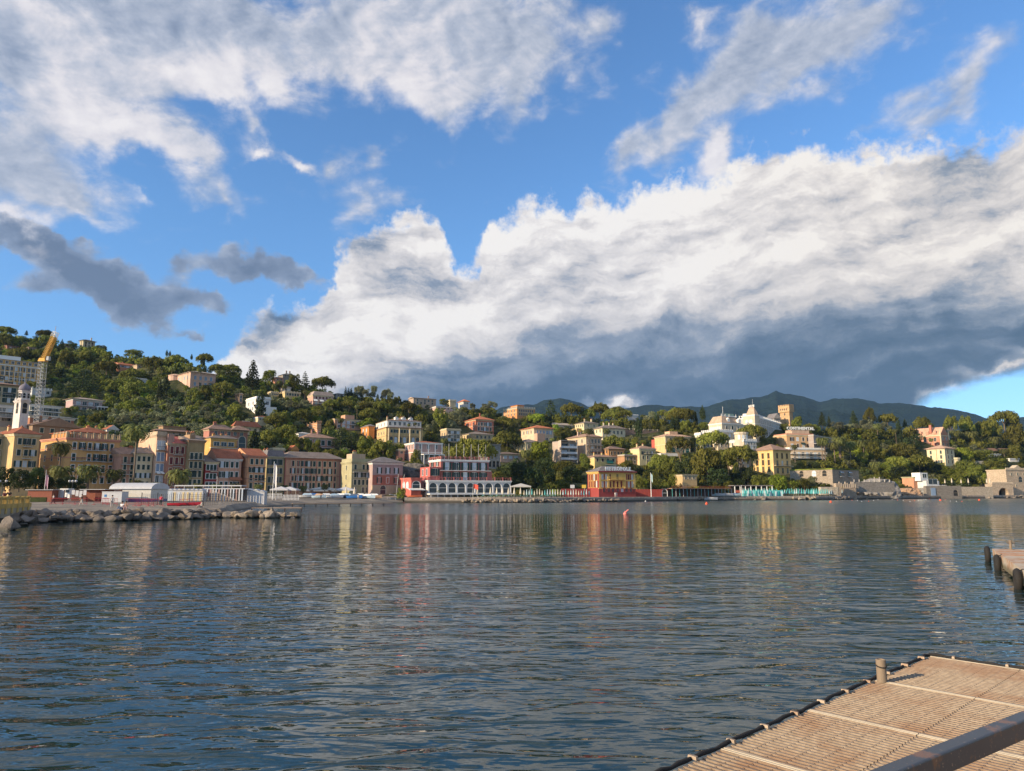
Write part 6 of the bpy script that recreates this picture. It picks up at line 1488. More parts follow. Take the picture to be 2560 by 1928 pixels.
# waterfront palms and shrubs
many('''
datepalm D 800 425 1095 280 | medium palm in front of the left end of the orange block 186
tallpalm D 1845 110 1110 400 | the tallest palm, rising high above the rooftops of the waterfront 184
datepalm D 830 730 1110 330 | dark palm between the flagpole and the lamp, in front of the orange block 176
datepalm D 1215 715 1110 360 | dark spreading palm in front of the middle of the orange block 178
datepalm D 1575 790 1110 270 | sunlit yellowish palm in front of the right end of the orange block 180
datepalm D 1885 965 1110 150 | small palm at the foot of the tallest palm 188
datepalm E 270 880 1030 180 | low bushy palm in front of the tall peach house 190
datepalm E 592 665 1010 350 | large golden palm in front of the dusty red townhouse 188
datepalm E 860 910 1020 130 | small palm in front of the olive townhouse 195
datepalm E 1110 910 1025 150 | small palm in front of the crimson townhouse 200
datepalm E 1380 900 1030 180 | small dark palm in front of the pink red-roofed block 203
datepalm E 1700 920 1040 130 | small palm in front of the orange block with the gable 210
datepalm Z 365 300 460 130 | small palm in front of the olive green block 228
datepalm Z 615 310 470 130 | left one of two small palms in front of the long pink palazzo 232
datepalm Z 903 295 480 110 | right one of two small palms in front of the long pink palazzo 234
darkbroad D 60 830 1110 260 | dark hedge-like tree at the left edge in front of the yellow block 165
darkbroad D 260 860 1130 260 | dark hedge-like tree in front of the middle of the yellow block 162
darkbroad D 470 830 1120 230 | dark hedge-like tree in front of the right end of the yellow block 166
darkbroad D 640 930 1130 200 | dark low tree behind the flagpole 170
darkbroad D 900 960 1140 260 | dark shrub mass left of the lamp in front of the orange block 168
darkbroad D 1080 980 1140 220 | dark shrub mass right of the lamp in front of the orange block 170
broad Z 1910 370 510 130 | round green shrub beside the inflatable boat rack 226
''')
def place_trees():
    for (k, c, x, yt, yb, w, lab, D_) in TL:
        if lab:
            bits = lab.rsplit(' ', 1)
            if bits[-1].isdigit() and len(bits[-1]) == 3: lab = bits[0]; D_ = float(bits[1])
        tree(k, c, x, yt, yb, w, lab, D_)
place_trees()
# an olive grove on the left terraces: single trees set out in crooked rows
ro = random.Random(9)
def blocked(x, yb, yt, w, slack=5):
    for (x0, y0, x1, y1, _) in FOOT:
        if x + w * .5 > x0 and x - w * .5 < x1:
            if yb > y1 and yt < y1 - slack: return True
            if y0 + 6 < yb <= y1: return True
    return False
NOL = 0
for (c, x0, x1, y0, y1, n) in (('B', -60, 830, 930, 1260, 34), ('B', 880, 1250, 1000, 1240, 12), ('C', 1180, 1720, 430, 560, 14), ('F', 640, 1000, 180, 480, 16), ('F', 1000, 1400, 190, 330, 8), ('G', 1350, 1850, 320, 560, 9), ('I', 650, 1200, 560, 700, 6)):
    for i in range(n):
        x = ro.uniform(x0, x1); y = y0 + (y1 - y0) * (i + .5) / n; w = ro.uniform(85, 130)
        X, Yb_ = cx_(c, x), cy_(c, y); Yt = Yb_ - w * .80 / K
        if blocked(X, Yb_, Yt, w / K): continue
        tree('olive', c, x, y - w * .80, y, w)
# ---------------------------------------------------------------- the woodland that clothes the slopes between
rw = random.Random(5); rsn = np.random.RandomState(5)
def wood(name, label, kinds, pts):
    """one mesh holding every far bush and tree crown that cannot be told apart"""
    Vs, Fs, Mi, off = [], [], [], 0
    mats = []
    for (X, Yb_, wpx, hpx, kind) in pts:
        D = DD(X, Yb_); p = P(X, Yb_, D); s = wpx * D / F; h = hpx * D / F
        me, tm, v, f = rw.choice(PROTO[kind]); mt = me.materials[0]
        if mt not in mats: mats.append(mt)
        n = 470
        sel = rsn.choice(len(f), n, replace=False); vv = v[f[sel].ravel()].copy()
        # fewer, larger leaves
        q = vv.reshape(-1, 4, 3); c0 = q.mean(1, keepdims=True); q = c0 + (q - c0) * 2.2
        a = rw.uniform(0, 6.28); R_ = np.array([[math.cos(a), -math.sin(a), 0], [math.sin(a), math.cos(a), 0], [0, 0, 1]])
        q = (q.reshape(-1, 3) @ R_.T) * (s, s, h) + (p.x, p.y, p.z - h * .10)
        Vs.append(q); Fs.append(np.arange(len(q)).reshape(-1, 4) + off); Mi.append(np.full(n, mats.index(mt))); off += len(q)
    me = quadmesh(name, np.concatenate(Vs), np.concatenate(Fs), mats, np.concatenate(Mi))
    o = link(name, me); tag(o, label, 'woodland'); o['kind'] = 'stuff'; return o
pts = []
px = -420.0
while px < 2980:
    yr, yb = YR(px), YB(px); y = yr + 2; row = 0
    while y < yb - 4:
        t = (yb - y) / (yb - yr); w = rw.uniform(15, 33) * (1.0 - .1 * t); h = w * rw.uniform(.48, .80)
        X = px + rw.uniform(-9, 9); Y = y + rw.uniform(-3, 3)
        if X < 1250: kind = rw.choices(['broad', 'olive', 'darkbroad', 'pine', 'umbrella', 'lime'], [5, 3, 5, 4, 2, .4])[0]
        else: kind = rw.choices(['broad', 'olive', 'darkbroad', 'pine', 'lime'], [5, 2, 4, 3, 1])[0]
        if X < 520 and Y > 1030 and Y < 1100 and rw.random() < .6: kind = 'olive'
        if kind == 'olive': w *= .8; h = w * .7
        if not blocked(X, Y, Y - h * .78, w, 3): pts.append((X, Y, w, h, kind))
        y += 8.0 + 3 * t; row += 1
    px += 15
# a hem of taller trees along the skyline
px = -400.0
while px < 2980:
    w = rw.uniform(18, 34); kind = rw.choice(['pine', 'broad', 'umbrella', 'broad', 'darkbroad'])
    h = w * rw.uniform(.55, .95); Y = YR(px) + rw.uniform(2, 8)
    if not blocked(px, Y, Y - h * .78, w, 3): pts.append((px, Y, w, h, kind))
    px += rw.uniform(9, 20)
left = [q for q in pts if q[0] < 900]; right = [q for q in pts if q[0] >= 900]
wood('woodland', 'dense mixed green woodland covering the left hill between its houses', None, left)
wood('woodland', 'mixed green woodland and gardens covering the middle and right slopes', None, right)

# ---------------------------------------------------------------- labels for the single trees, from what stands near
ADJ = dict(umbrella=('broad', 'small'), pine=('large', 'small'), broad=('large', 'small'), lime=('large', 'small'), darkbroad=('large', 'small'), olive=('larger', 'smaller'), cypress=('tall', 'short'), cedar=('large', 'small'), conifer=('tall', 'small'), datepalm=('large', 'small'), tallpalm=('tall', 'short'))
def relate(x, yb, yt):
    best = None
    for (x0, y0, x1, y1, s) in FOOT:
        cx0 = min(max(x, x0), x1); cy0 = min(max((yb + yt) / 2, y0), y1)
        d = math.hypot((x - cx0), ((yb + yt) / 2 - cy0) * 1.2)
        if best is None or d < best[0]: best = (d, x0, y0, x1, y1, s)
    d, x0, y0, x1, y1, s = best; my = (yb + yt) / 2
    if x < x0: rel = 'just left of' if d < 14 else 'left of'
    elif x > x1: rel = 'just right of' if d < 14 else 'right of'
    elif my < y0: rel = 'rising behind' if d < 12 else 'above'
    elif my > y1: rel = 'just below' if d < 12 else 'below'
    else: rel = 'in front of' if yb >= y1 - 4 else 'behind'
    return f'{rel} the {s}'
groups = {}
for t in TREES:
    o, kind, X, Yb_, Yt, Wp, lab = t
    if lab: o['label'] = lab; 
    else: groups.setdefault((NAME[kind][1], relate(X, Yb_, Yt)), []).append(t)
ORD = ['first', 'second', 'third', 'fourth', 'fifth', 'sixth', 'seventh', 'eighth', 'ninth', 'tenth', 'eleventh', 'twelfth']
NUM = ['', 'one', 'two', 'three', 'four', 'five', 'six', 'seven', 'eight', 'nine', 'ten', 'eleven', 'twelve']
plural = lambda s: s[:-4] + 'trees' if s.endswith('tree') else s + ('es' if s.endswith('ss') else 's')
for (kn, rel), L in groups.items():
    L.sort(key=lambda t: t[2]); n = len(L)
    for i, t in enumerate(L):
        if n == 1: lab = f'{kn} {rel}'
        elif n == 2: lab = f"{'left' if i == 0 else 'right'} one of two {plural(kn)} {rel}"
        elif n <= 12: lab = f"{ORD[i]} from left of {NUM[n]} {plural(kn)} {rel}"
        else: lab = f'one of many {plural(kn)} {rel}'
        t[0]['label'] = ' '.join(lab.split()[:16])
for t in TREES:
    t[0]['group'] = {'umbrella': 'umbrella pines on the slopes', 'pine': 'pines on the slopes', 'olive': 'olive trees on the terraces', 'cypress': 'cypresses on the slopes', 'tallpalm': 'tall palms in the gardens', 'datepalm': 'date palms', 'cedar': 'cedars', 'conifer': 'conifers'}.get(t[1], 'leafy garden trees')
# ================================================================ the grated landing stage in the foreground
def onplane(px, py, z):
    k, e = ray(px, py); D = (z - EYE) / e; return Vector((k * D, D, z))
W6 = lambda x, y, z: onplane(1660 + x / 2.4578, 1600 + y / 2.4578, z)
ZP = 1.6
cA = W6(1640, 100, ZP); cB = W6(2212, 185, ZP); cL = W6(50, 806, ZP)
ex = (cB - cA).normalized(); ey = (cL - cA).normalized()      # along the far edge, along the left edge towards the viewer
def pf(a, b, z=0): v = cA + ex * a + ey * b; return Vector((v.x, v.y, ZP + z))
def solve(p):
    M_ = np.array([[ex.x, ey.x], [ex.y, ey.y]]); r_ = np.linalg.solve(M_, np.array([p.x - cA.x, p.y - cA.y])); return r_
m, T = newmat('galvanised_grating'); p_ = poss(T); f_, _ = T.noise(p_, 1.4, 6, .65); g_, _ = T.noise(p_, 22, 3, .6); rs_, _ = T.noise(T.mapping(p_, scale=(1, 1, 1)), 2.1, 5, .6)
c_ = T.mix(T.smooth(g_, .3, .7), (.235, .178, .128), (.345, .268, .195)); c_ = T.mix(T.smooth(rs_, .40, .68, 0, .6), c_, (.20, .095, .045))
finish(T, c_, .55, g_, .3, .004, metal=.25, spec=.4); GRT = m
m, T = newmat('rusty_underlay'); p_ = poss(T); rs_, _ = T.noise(p_, 1.6, 6, .6)
c_ = T.mix(T.smooth(rs_, .45, .66), (.060, .050, .042), (.15, .065, .028)); finish(T, c_, .9, rs_, .4, .01); UND = m
SEAM = paint((.50, .42, .31), .6, key='cream_seam')
RUB = paint((.022, .020, .019), .9, key='black_rubber')
stage = thing('landing_stage', 'rusty galvanised grated landing stage with black rope edge in the bottom right corner', 'landing stage', (0, 0, 0))
seams = [0, solve(W6(1370, 262, ZP))[1], solve(W6(900, 435, ZP))[1], solve(W6(350, 665, ZP))[1]]
st_ = seams[3] - seams[2]; seams += [seams[3] + st_ * k for k in (1, 2, 3)]
WID = 7.0; pitch_ = .050
for i in range(len(seams) - 1):
    s0, s1 = seams[i] + .012, seams[i + 1] - .012
    n = max(8, int((s1 - s0) / pitch_)); mb = MB()
    half = solve(W6(1910, 360, ZP))[0]
    for (a0, a1) in ((.0, half - .003), (half + .003, WID)):
        for j in range(n):
            b0 = s0 + (s1 - s0) * j / n; w = .017
            q = [pf(a0, b0), pf(a1, b0), pf(a1, b0 + w), pf(a0, b0 + w)]; lo = [Vector((v.x, v.y, v.z - .028)) for v in q]
            mb.add(q + lo, [(0, 1, 2, 3), (0, 4, 5, 1), (3, 2, 6, 7), (0, 3, 7, 4)], GRT)
        for b0 in (s0 - .008, s1 - .014):
            q = [pf(a0, b0, .004), pf(a1, b0, .004), pf(a1, b0 + .015, .004), pf(a0, b0 + .015, .004)]; lo = [Vector((v.x, v.y, v.z - .04)) for v in q]
            mb.add(q + lo, [(0, 1, 2, 3), (0, 4, 5, 1), (3, 2, 6, 7), (0, 3, 7, 4)], SEAM)
        # serrated cross rods, dense enough to give the dotted sparkle
        k = int((a1 - a0) / .11); 
        for j in range(k):
            a = a0 + (a1 - a0) * j / k; q = [pf(a, s0, -.004), pf(a + .005, s0, -.004), pf(a + .005, s1, -.004), pf(a, s1, -.004)]
            mb.add(q, [(0, 1, 2, 3)], GRT)
    o = mb.obj('grating_panel', stage)
mb = MB(); mb.add([pf(.03, .03, -.06), pf(WID, .03, -.06), pf(WID, seams[-1], -.06), pf(.03, seams[-1], -.06)], [(0, 1, 2, 3)], UND); mb.obj('underlay', stage)
mb = MB(); q = [pf(.02, .02, -.07), pf(WID, .02, -.07), pf(WID, seams[-1], -.07), pf(.02, seams[-1], -.07)]; lo = [v - Vector((0, 0, .18)) for v in q]; mb.add(q + lo, [(3, 2, 1, 0), (4, 5, 6, 7), (0, 1, 5, 4), (1, 2, 6, 5), (2, 3, 7, 6), (3, 0, 4, 7)], paint((.12, .08, .06), .8, key='rusty_beam')); mb.obj('frame', stage)
for (a, b) in ((.3, .4), (.3, 2.6), (3, .5)): mb = MB(); v = pf(a, b, -.26); mb.tube([v, Vector((v.x, v.y, -2))], .08, paint((.12, .08, .06), .8, key='rusty_beam'), 10); mb.obj('pile', stage)
r = random.Random(2)
for nm, e0, e1, off in (('left', pf(-.03, -.02), pf(-.03, seams[-1]), 0), ('far', pf(-.03, -.035), pf(WID, -.035), 1)):
    n = 90; pts = [e0.lerp(e1, i / n) + Vector((r.uniform(-.006, .006), r.uniform(-.006, .006), .006 + .005 * math.sin(i * 1.3) + r.uniform(-.006, .006))) for i in range(n + 1)]
    mb = MB(); mb.tube(pts, [(.012 + .002) + .003 * math.sin(i * 2.1) for i in range(n + 1)], RUB, 7); mb.obj('rope_edge', stage, smooth=True)
    L_ = (e1 - e0).length; k = int(L_ / .42)
    for i in range(1, k + 1):
        c0 = e0.lerp(e1, (i - .5) / k); 
        mb = MB(); mb.box(-.013, .013, -.022, .04, .004, .024, GRT, .003); o = mb.obj('clamp', stage); o.location = c0; o.rotation_euler = (0, 0, math.atan2(e1.y - e0.y, e1.x - e0.x))
# steel post
pb = W6(1341, 258, ZP); h_ = .185
mb = MB(); PST = paint((.22, .165, .115), .75, key='weathered_steel'); mb.lathe([(.040, 0), (.040, h_ - .004), (.036, h_), (.030, h_), (.028, h_ - .03)], PST, 20); post = mb.obj('mooring_post', None, smooth=False); post.location = pb
mb = MB(); mb.tube([(.041 * math.cos(a), .041 * math.sin(a), h_ * .62 + .012 * math.sin(a * 1.0) + .02) for a in [i * .45 for i in range(15)]], .006, RUB, 6); mb.obj('rope_ring', post)
tag(post, 'short weathered steel post on the left edge of the grated landing stage', 'post')
# the beam in front
ZR = 2.18
A1 = W6(2212, 428, ZR); A0 = W6(1240, 806, ZR); B1 = W6(2212, 492, ZR); B0 = W6(1500, 806, ZR)
d = (A1 - A0).normalized(); wv_ = (B1 - A1); wv_ = wv_ - d * wv_.dot(d); wid = wv_.length; sd_ = wv_.normalized()
a0 = A0 - d * .12; a1 = A1 + d * 1.2
m, T = newmat('painted_steel_beam'); p_ = poss(T); f_, _ = T.noise(p_, 9, 6, .65); g_, _ = T.noise(p_, 45, 4, .6)
c_ = T.mix(T.smooth(f_, .56, .66), (.055, .060, .068), (.20, .10, .055)); c_ = T.mix(T.smooth(g_, .62, .72), c_, (.32, .22, .16))
finish(T, c_, .38, g_, .15, .002, metal=.15, spec=.5); BEAM = m
mb = MB(); hgt = .085
e_ = [a0, a1, a1 + sd_ * wid, a0 + sd_ * wid]; lo = [v - Vector((0, 0, hgt)) for v in e_]
mb.add(e_ + lo, [(0, 1, 2, 3), (7, 6, 5, 4), (0, 4, 5, 1), (1, 5, 6, 2), (2, 6, 7, 3), (3, 7, 4, 0)], BEAM)
bm_ = mb.obj('steel_beam'); tag(bm_, 'dark painted steel rail crossing the bottom right corner close to the camera', 'rail')
bv = bm_.modifiers.new('bevel', 'BEVEL'); bv.width = .008; bv.segments = 3
mb = MB(); v = a0 + sd_ * wid * .5; mb.lathe([(.055, -.12), (.055, .012), (.045, .02)], paint((.30, .13, .07), .8, key='rust'), 12); o = mb.obj('end_bracket', bm_); o.location = v
# under the rail a post down to the stage
for t_ in (.5, 1.5): mb = MB(); v = a0 + d * (t_ * 2.2 + 1.9) + sd_ * wid * .5; mb.tube([v - Vector((0, 0, hgt)), Vector((v.x, v.y, ZP - .05))], .025, BEAM, 8); mb.obj('support', bm_)

# ---------------------------------------------------------------- the old jetty at the right
W5 = lambda x, y, z: onplane(2360 + x / 9.8, 1330 + y / 9.8, z)
ZJ = .62; j0 = W5(1180, 412, ZJ); j1 = W5(1960, 955, ZJ); jf = W5(1960, 428, ZJ)
m, T = newmat('jetty_concrete'); p_ = poss(T); f_, _ = T.noise(T.mapping(p_, scale=(.5, 2.5, 1)), 1.0, 6, .6); g_, _ = T.noise(p_, 4, 5, .65)
c_ = T.mix(T.smooth(f_, .42, .62), (.42, .34, .25), (.36, .15, .06)); c_ = T.mix(T.smooth(g_, .4, .7), c_, (.50, .44, .36)); z_ = T.n('ShaderNodeSeparateXYZ'); T.put(z_.inputs[0], p_)
c_ = T.mix(T.smooth(T.m('ADD', z_.outputs[2], T.m('MULTIPLY', g_, .25)), .30, .60, .85, 0), c_, (.11, .10, .055)); finish(T, c_, .9, g_, .5, .02); JET = m
dj = (j1 - j0).normalized(); dfv = (jf - j0).normalized()
P4 = [j0, j0 + dj * 24, j0 + dj * 24 + dfv * 12, j0 + dfv * 12]; mb = MB(); lo = [Vector((v.x, v.y, .10)) for v in P4]
mb.add(P4 + lo, [(0, 1, 2, 3), (7, 6, 5, 4), (0, 4, 5, 1), (1, 5, 6, 2), (2, 6, 7, 3), (3, 7, 4, 0)], JET); jet = mb.obj('jetty'); tag(jet, 'old rust-stained concrete jetty with tyre fenders at the right edge', 'jetty')
for k in range(4): q0 = j0 + dj * (1.2 + k * 5.5) + dfv * 1.2; mb = MB(); mb.tube([(q0.x, q0.y, .1), (q0.x, q0.y, -2)], .22, JET, 10); mb.obj('pile', jet)
for k, t_ in enumerate((.9, 1.9, 2.4)):
    mb = MB(); a_ = j0 + dj * (t_ * 1.6); q = [a_, a_ + dfv * 12, a_ + dfv * 12 + dj * .10, a_ + dj * .10]; mb.add([v + Vector((0, 0, .012 + .004 * k)) for v in q] + [v + Vector((0, 0, -.02)) for v in q], [(0, 1, 2, 3), (4, 0, 3, 7), (0, 4, 5, 1), (3, 2, 6, 7)], paint((.30, .13, .06), .9, key='rust_strip')); mb.obj('joint_strip', jet)
prev = None
for k, (x, y, z, lab) in enumerate(((1150, 560, .30, 'farthest worn tyre hanging at the corner of the old jetty'), (1400, 800, .22, 'middle wet tyre hanging on the side of the old jetty'), (1905, 1200, .25, 'nearest tyre fender at the right edge of the photo'))):
    t_ = (W5(x, y, z) - j0).dot(dj); c0 = j0 + dj * t_; c0 = Vector((c0.x, c0.y, z)) - dfv * .16
    n = 28; k2 = 10; vs = []; fs = []
    for i in range(n):
        a = 2 * math.pi * i / n
        for j in range(k2):
            b_2 = 2 * math.pi * j / k2; rr = .30 + .115 * math.cos(b_2) * (1 if j % 5 else 1.05); w = .115 * math.sin(b_2)
            vs.append(dj * (rr * math.cos(a)) + Vector((0, 0, rr * math.sin(a))) + dfv * w)
    for i in range(n):
        for j in range(k2): fs.append((i * k2 + j, i * k2 + (j + 1) % k2, ((i + 1) % n) * k2 + (j + 1) % k2, ((i + 1) % n) * k2 + j))
    o = MB().add(vs, fs, RUB).obj('tyre', None, smooth=True); o.location = c0; o.rotation_euler = (0, 0, 0); tag(o, lab, 'tyre', 'tyre fenders on the jetty')
    mb = MB(); mb.tube([c0 * 0 + Vector((0, 0, .3)), dfv * .2 + Vector((0, 0, ZJ - z + .02))], .02, RUB, 6); mb.obj('rope', o)
q0 = W5(1640, 432, ZJ); mb = MB(); mb.lathe([(.13, 0), (.13, .03), (.055, .04), (.055, .34), (.075, .36), (.075, .40), (.02, .41)], PST, 14); o = mb.obj('bollard'); o.location = q0; tag(o, 'rusty bollard with a cross bar standing on the old jetty', 'bollard')
mb = MB(); mb.tube([(-.16, 0, .30), (.20, 0, .30)], .025, PST, 8); mb.obj('cross_bar', o)
# ================================================================ rocks
ROCK = rockmat((.21, .18, .155)); ROCKL = rockmat((.33, .27, .21), 'pale_rock')
def boulder_mesh(seed, mt):
    rs = np.random.RandomState(seed); import bmesh
    bm = bmesh.new(); bmesh.ops.create_icosphere(bm, subdivisions=3, radius=1.0)
    v = np.array([tuple(q.co) for q in bm.verts])
    for k in range(11):
        n = rs.normal(size=3); n /= np.linalg.norm(n); d = rs.uniform(.38, .80); over = v @ n - d; v = v - np.outer(np.clip(over, 0, None) * .92, n)
    v += (fbm(v[:, 0] * 3, v[:, 1] * 3 + v[:, 2] * 4, seed, 3, .5, 1.0) * .05)[:, None] * v
    for q, c in zip(bm.verts, v): q.co = c
    me = bpy.data.meshes.new('boulder'); bm.to_mesh(me); bm.free(); me.materials.append(mt); return me
BO = [boulder_mesh(100 + i, ROCK) for i in range(7)]; BOL = [boulder_mesh(200 + i, ROCKL) for i in range(7)]
rk = random.Random(12)
def boulder(px, py, D, w, label, group, z=None, pale=False, flat=.65):
    p = P(px, py or 1280, D)
    if z is not None: p.z = z
    s = w * D / F / 2; o = link('boulder', rk.choice(BOL if pale else BO), None, p); o.scale = (s * rk.uniform(.95, 1.3), s * rk.uniform(.8, 1.1), s * flat * rk.uniform(.8, 1.2)); o.rotation_euler = (rk.uniform(-.25, .25), rk.uniform(-.25, .25), rk.uniform(0, 6.28))
    tag(o, label, 'rock', group); return o
def coastD(px): return COAST(px)
for i in range(46):
    px = 62 + (575 - 62) * (i + rk.uniform(-.3, .3)) / 46; D = coastD(px) + rk.uniform(-.6, .6)
    boulder(px, 0, D, rk.uniform(22, 44), 'rough boulder in the water-edge row of the breakwater before the pebble beach', 'front boulders of the left breakwater', z=rk.uniform(.1, .45), flat=.68)
for i in range(44):
    px = 66 + (560 - 66) * (i + rk.uniform(-.3, .3)) / 44; D = coastD(px) + rk.uniform(1.8, 3.6)
    boulder(px, 0, D, rk.uniform(24, 44), 'rough boulder in the upper row of the breakwater before the pebble beach', 'upper boulders of the left breakwater', z=rk.uniform(.6, .9), flat=.6)
for i in range(30):
    px = 560 + 188 * (i + rk.uniform(-.4, .4)) / 30; D = 91 + rk.uniform(-1, 2.2)
    boulder(px, 0, D, rk.uniform(20, 40) * (1 if px < 700 else .75), 'pale boulder on the rock spit running out from the beach', 'boulders of the rock spit', z=rk.uniform(.0, .5), pale=True)
boulder(640 + 205 / 5.27, 0, 91, 30, 'tallest tilted pale boulder near the outer end of the rock spit', None, z=.6, pale=True, flat=.85)
boulder(22, 0, 62, 62, 'huge rounded grey boulder in the water at the left edge', None, z=.35, flat=.8); boulder(12, 0, 54, 26, 'small dark wet rock in the water in front of the huge rounded boulder', None, z=.0)
boulder(78, 0, 76, 44, 'broad dark slab rock below the right end of the yellow parapet', None, z=.25, flat=.5); boulder(112, 0, 77, 34, 'brown slab rock beside the dark slab, below the parapet', None, z=.2, flat=.5); boulder(138, 0, 79, 20, 'round brown boulder standing alone behind the slab rocks', None, z=.5, flat=.9)
boulder(60, 0, 70, 40, 'flat black rock at the water line under the yellow parapet', None, z=.05, flat=.25)
for i in range(40):
    x = 740 + (2212 - 740) * (i + rk.uniform(-.3, .3)) / 40; px = cx_('X', x)
    boulder(px, 0, COAST(px) - .6 + rk.uniform(-.6, .6), rk.uniform(7, 13), 'pale boulder piled against the quay under the hotel parasols', 'boulders below the hotel terrace', z=rk.uniform(.2, 1.0), pale=True, flat=.9)
for i in range(34):
    x = 0 + 1180 * (i + rk.uniform(-.3, .3)) / 34; px = cx_('G', x)
    boulder(px, 0, COAST(px) - .6 + rk.uniform(-.8, .6), rk.uniform(7, 13), 'brown grey boulder piled against the quay before the red walls', 'boulders before the red walls', z=rk.uniform(.2, 1.0), flat=.9)
for i in range(90):
    px = rk.choice([rk.uniform(cx_('I', -60), cx_('I', 820)), rk.uniform(cx_('H', 0), cx_('H', 1900)), rk.uniform(cx_('J', 1150), 2560)])
    boulder(px, 0, COAST(px) - .5 + rk.uniform(-.6, 2), rk.uniform(6, 16), 'rough rock at the foot of the right-hand shore', 'rocks of the right-hand shore', z=rk.uniform(.0, 1.2), pale=rk.random() < .6, flat=.7)
# cliffs: big rock masses
def cliff(crop, x0, x1, yt, yb, label, seed, mt=ROCK, depth=9, D=None):
    X0, X1, Yt, Yb_ = cx_(crop, x0), cx_(crop, x1), cy_(crop, yt), cy_(crop, yb); D = D or COAST((X0 + X1) / 2) + 3; a, b_, t = P(X0, Yb_, D), P(X1, Yb_, D), P((X0 + X1) / 2, Yt, D)
    L = b_.x - a.x; H_ = t.z - a.z; nx, nz = 40, 16; V = np.zeros((nz + 3, nx, 3)); rs = seed
    for i in range(nz):
        for j in range(nx):
            u, w = j / (nx - 1), i / (nz - 1); V[i, j] = (a.x + L * u, D + depth * .35 * w ** 1.5 + 4 * abs(u - .5) ** 2, a.z + (H_ * (1 - 1.6 * abs(u - .5) ** 2.4)) * w)
    n = fbm(V[:nz, :, 0] * 1.0, V[:nz, :, 2] * 1.5, seed, 5, .6, .55); V[:nz, :, 1] += n * 1.6; V[:nz, :, 2] += fbm(V[:nz, :, 0], V[:nz, :, 2], seed + 1, 3, .5, .5) * .5
    V[nz] = V[nz - 1] + (0, depth * .6, .1); V[nz + 1] = V[nz] + (0, depth, -1.5); V[nz + 2] = V[nz + 1] + (0, .2, -H_ * 1.5)
    idx = np.arange((nz + 3) * nx).reshape(nz + 3, nx); f = np.stack([idx[:-1, :-1], idx[:-1, 1:], idx[1:, 1:], idx[1:, :-1]], -1).reshape(-1, 4)
    o = link('rock_cliff', quadmesh('rock_cliff', V.reshape(-1, 3), f, [mt], smooth=False)); tag(o, label, 'cliff'); return o
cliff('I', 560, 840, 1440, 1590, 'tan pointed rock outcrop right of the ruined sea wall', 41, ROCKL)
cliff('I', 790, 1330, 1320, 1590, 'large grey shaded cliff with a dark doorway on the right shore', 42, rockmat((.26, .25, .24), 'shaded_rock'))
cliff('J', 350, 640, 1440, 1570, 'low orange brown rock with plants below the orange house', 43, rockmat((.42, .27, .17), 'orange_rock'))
cliff('F', -40, 420, 980, 1240, 'dark rock face below the terrace of the dusky pink villa', 44, rockmat((.12, .115, .11), 'dark_rock'), D=262)
# stone sea walls on the right
def seawall(crop, x0, x1, yt, yb, label, mt, D=None, th=8, name='sea_wall', thick=2.0):
    b = Bld(crop, x0, x0, x1, yb, yt, name, 'x', label, mt, theta=th, D=D or COAST((cx_(crop, x0) + cx_(crop, x1)) / 2) + 2, dep=thick, foot=False, cat='wall'); b.body(cornice=False, z0=-2); return b
b = seawall('I', 400, 455, 1380, 1560, 'ruined square stone pier at the left end of the ruined sea wall', stone((.46, .36, .27), 1.3), name='stone_pier')
b = seawall('I', 452, 670, 1440, 1560, 'ruined sea wall with stubby columns and openings', stone((.38, .30, .23), 1.3))
for i in range(9): b.boxpart('column', b.w * i / 8 - .2, b.w * i / 8 + .2, .2, .6, b.h, b.h + 2.6 - (i % 3) * .5, pl((.5, .42, .34)))
b = seawall('J', 650, 1135, 1415, 1560, 'tall shaded stone sea wall below the white beach house', stone((.27, .24, .21), 1.3), D=362)  # stone coloured darker to carry this wall's shade
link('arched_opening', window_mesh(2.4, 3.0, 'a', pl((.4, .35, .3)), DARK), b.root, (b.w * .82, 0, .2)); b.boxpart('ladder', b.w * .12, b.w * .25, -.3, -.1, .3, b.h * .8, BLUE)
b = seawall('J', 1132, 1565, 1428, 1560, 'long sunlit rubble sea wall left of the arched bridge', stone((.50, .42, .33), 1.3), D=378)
b = seawall('I', 640, 1200, 1360, 1440, 'old terrace wall with railing and small windows above the shaded cliff', stone((.30, .27, .24), 1.2), D=322, th=12)
for i in range(8): b.boxpart('pillar', b.w * i / 8, b.w * i / 8 + .3, -.3, -.01, b.h, b.h + (2.2 if i in (4, 5) else 1.1), pl((.55, .52, .48)))
b = seawall('I', 180, 420, 1430, 1475, 'pale rough garden bank wall under a hedge, right end of the turquoise cabins', stone((.52, .44, .34), 1.2), D=312)

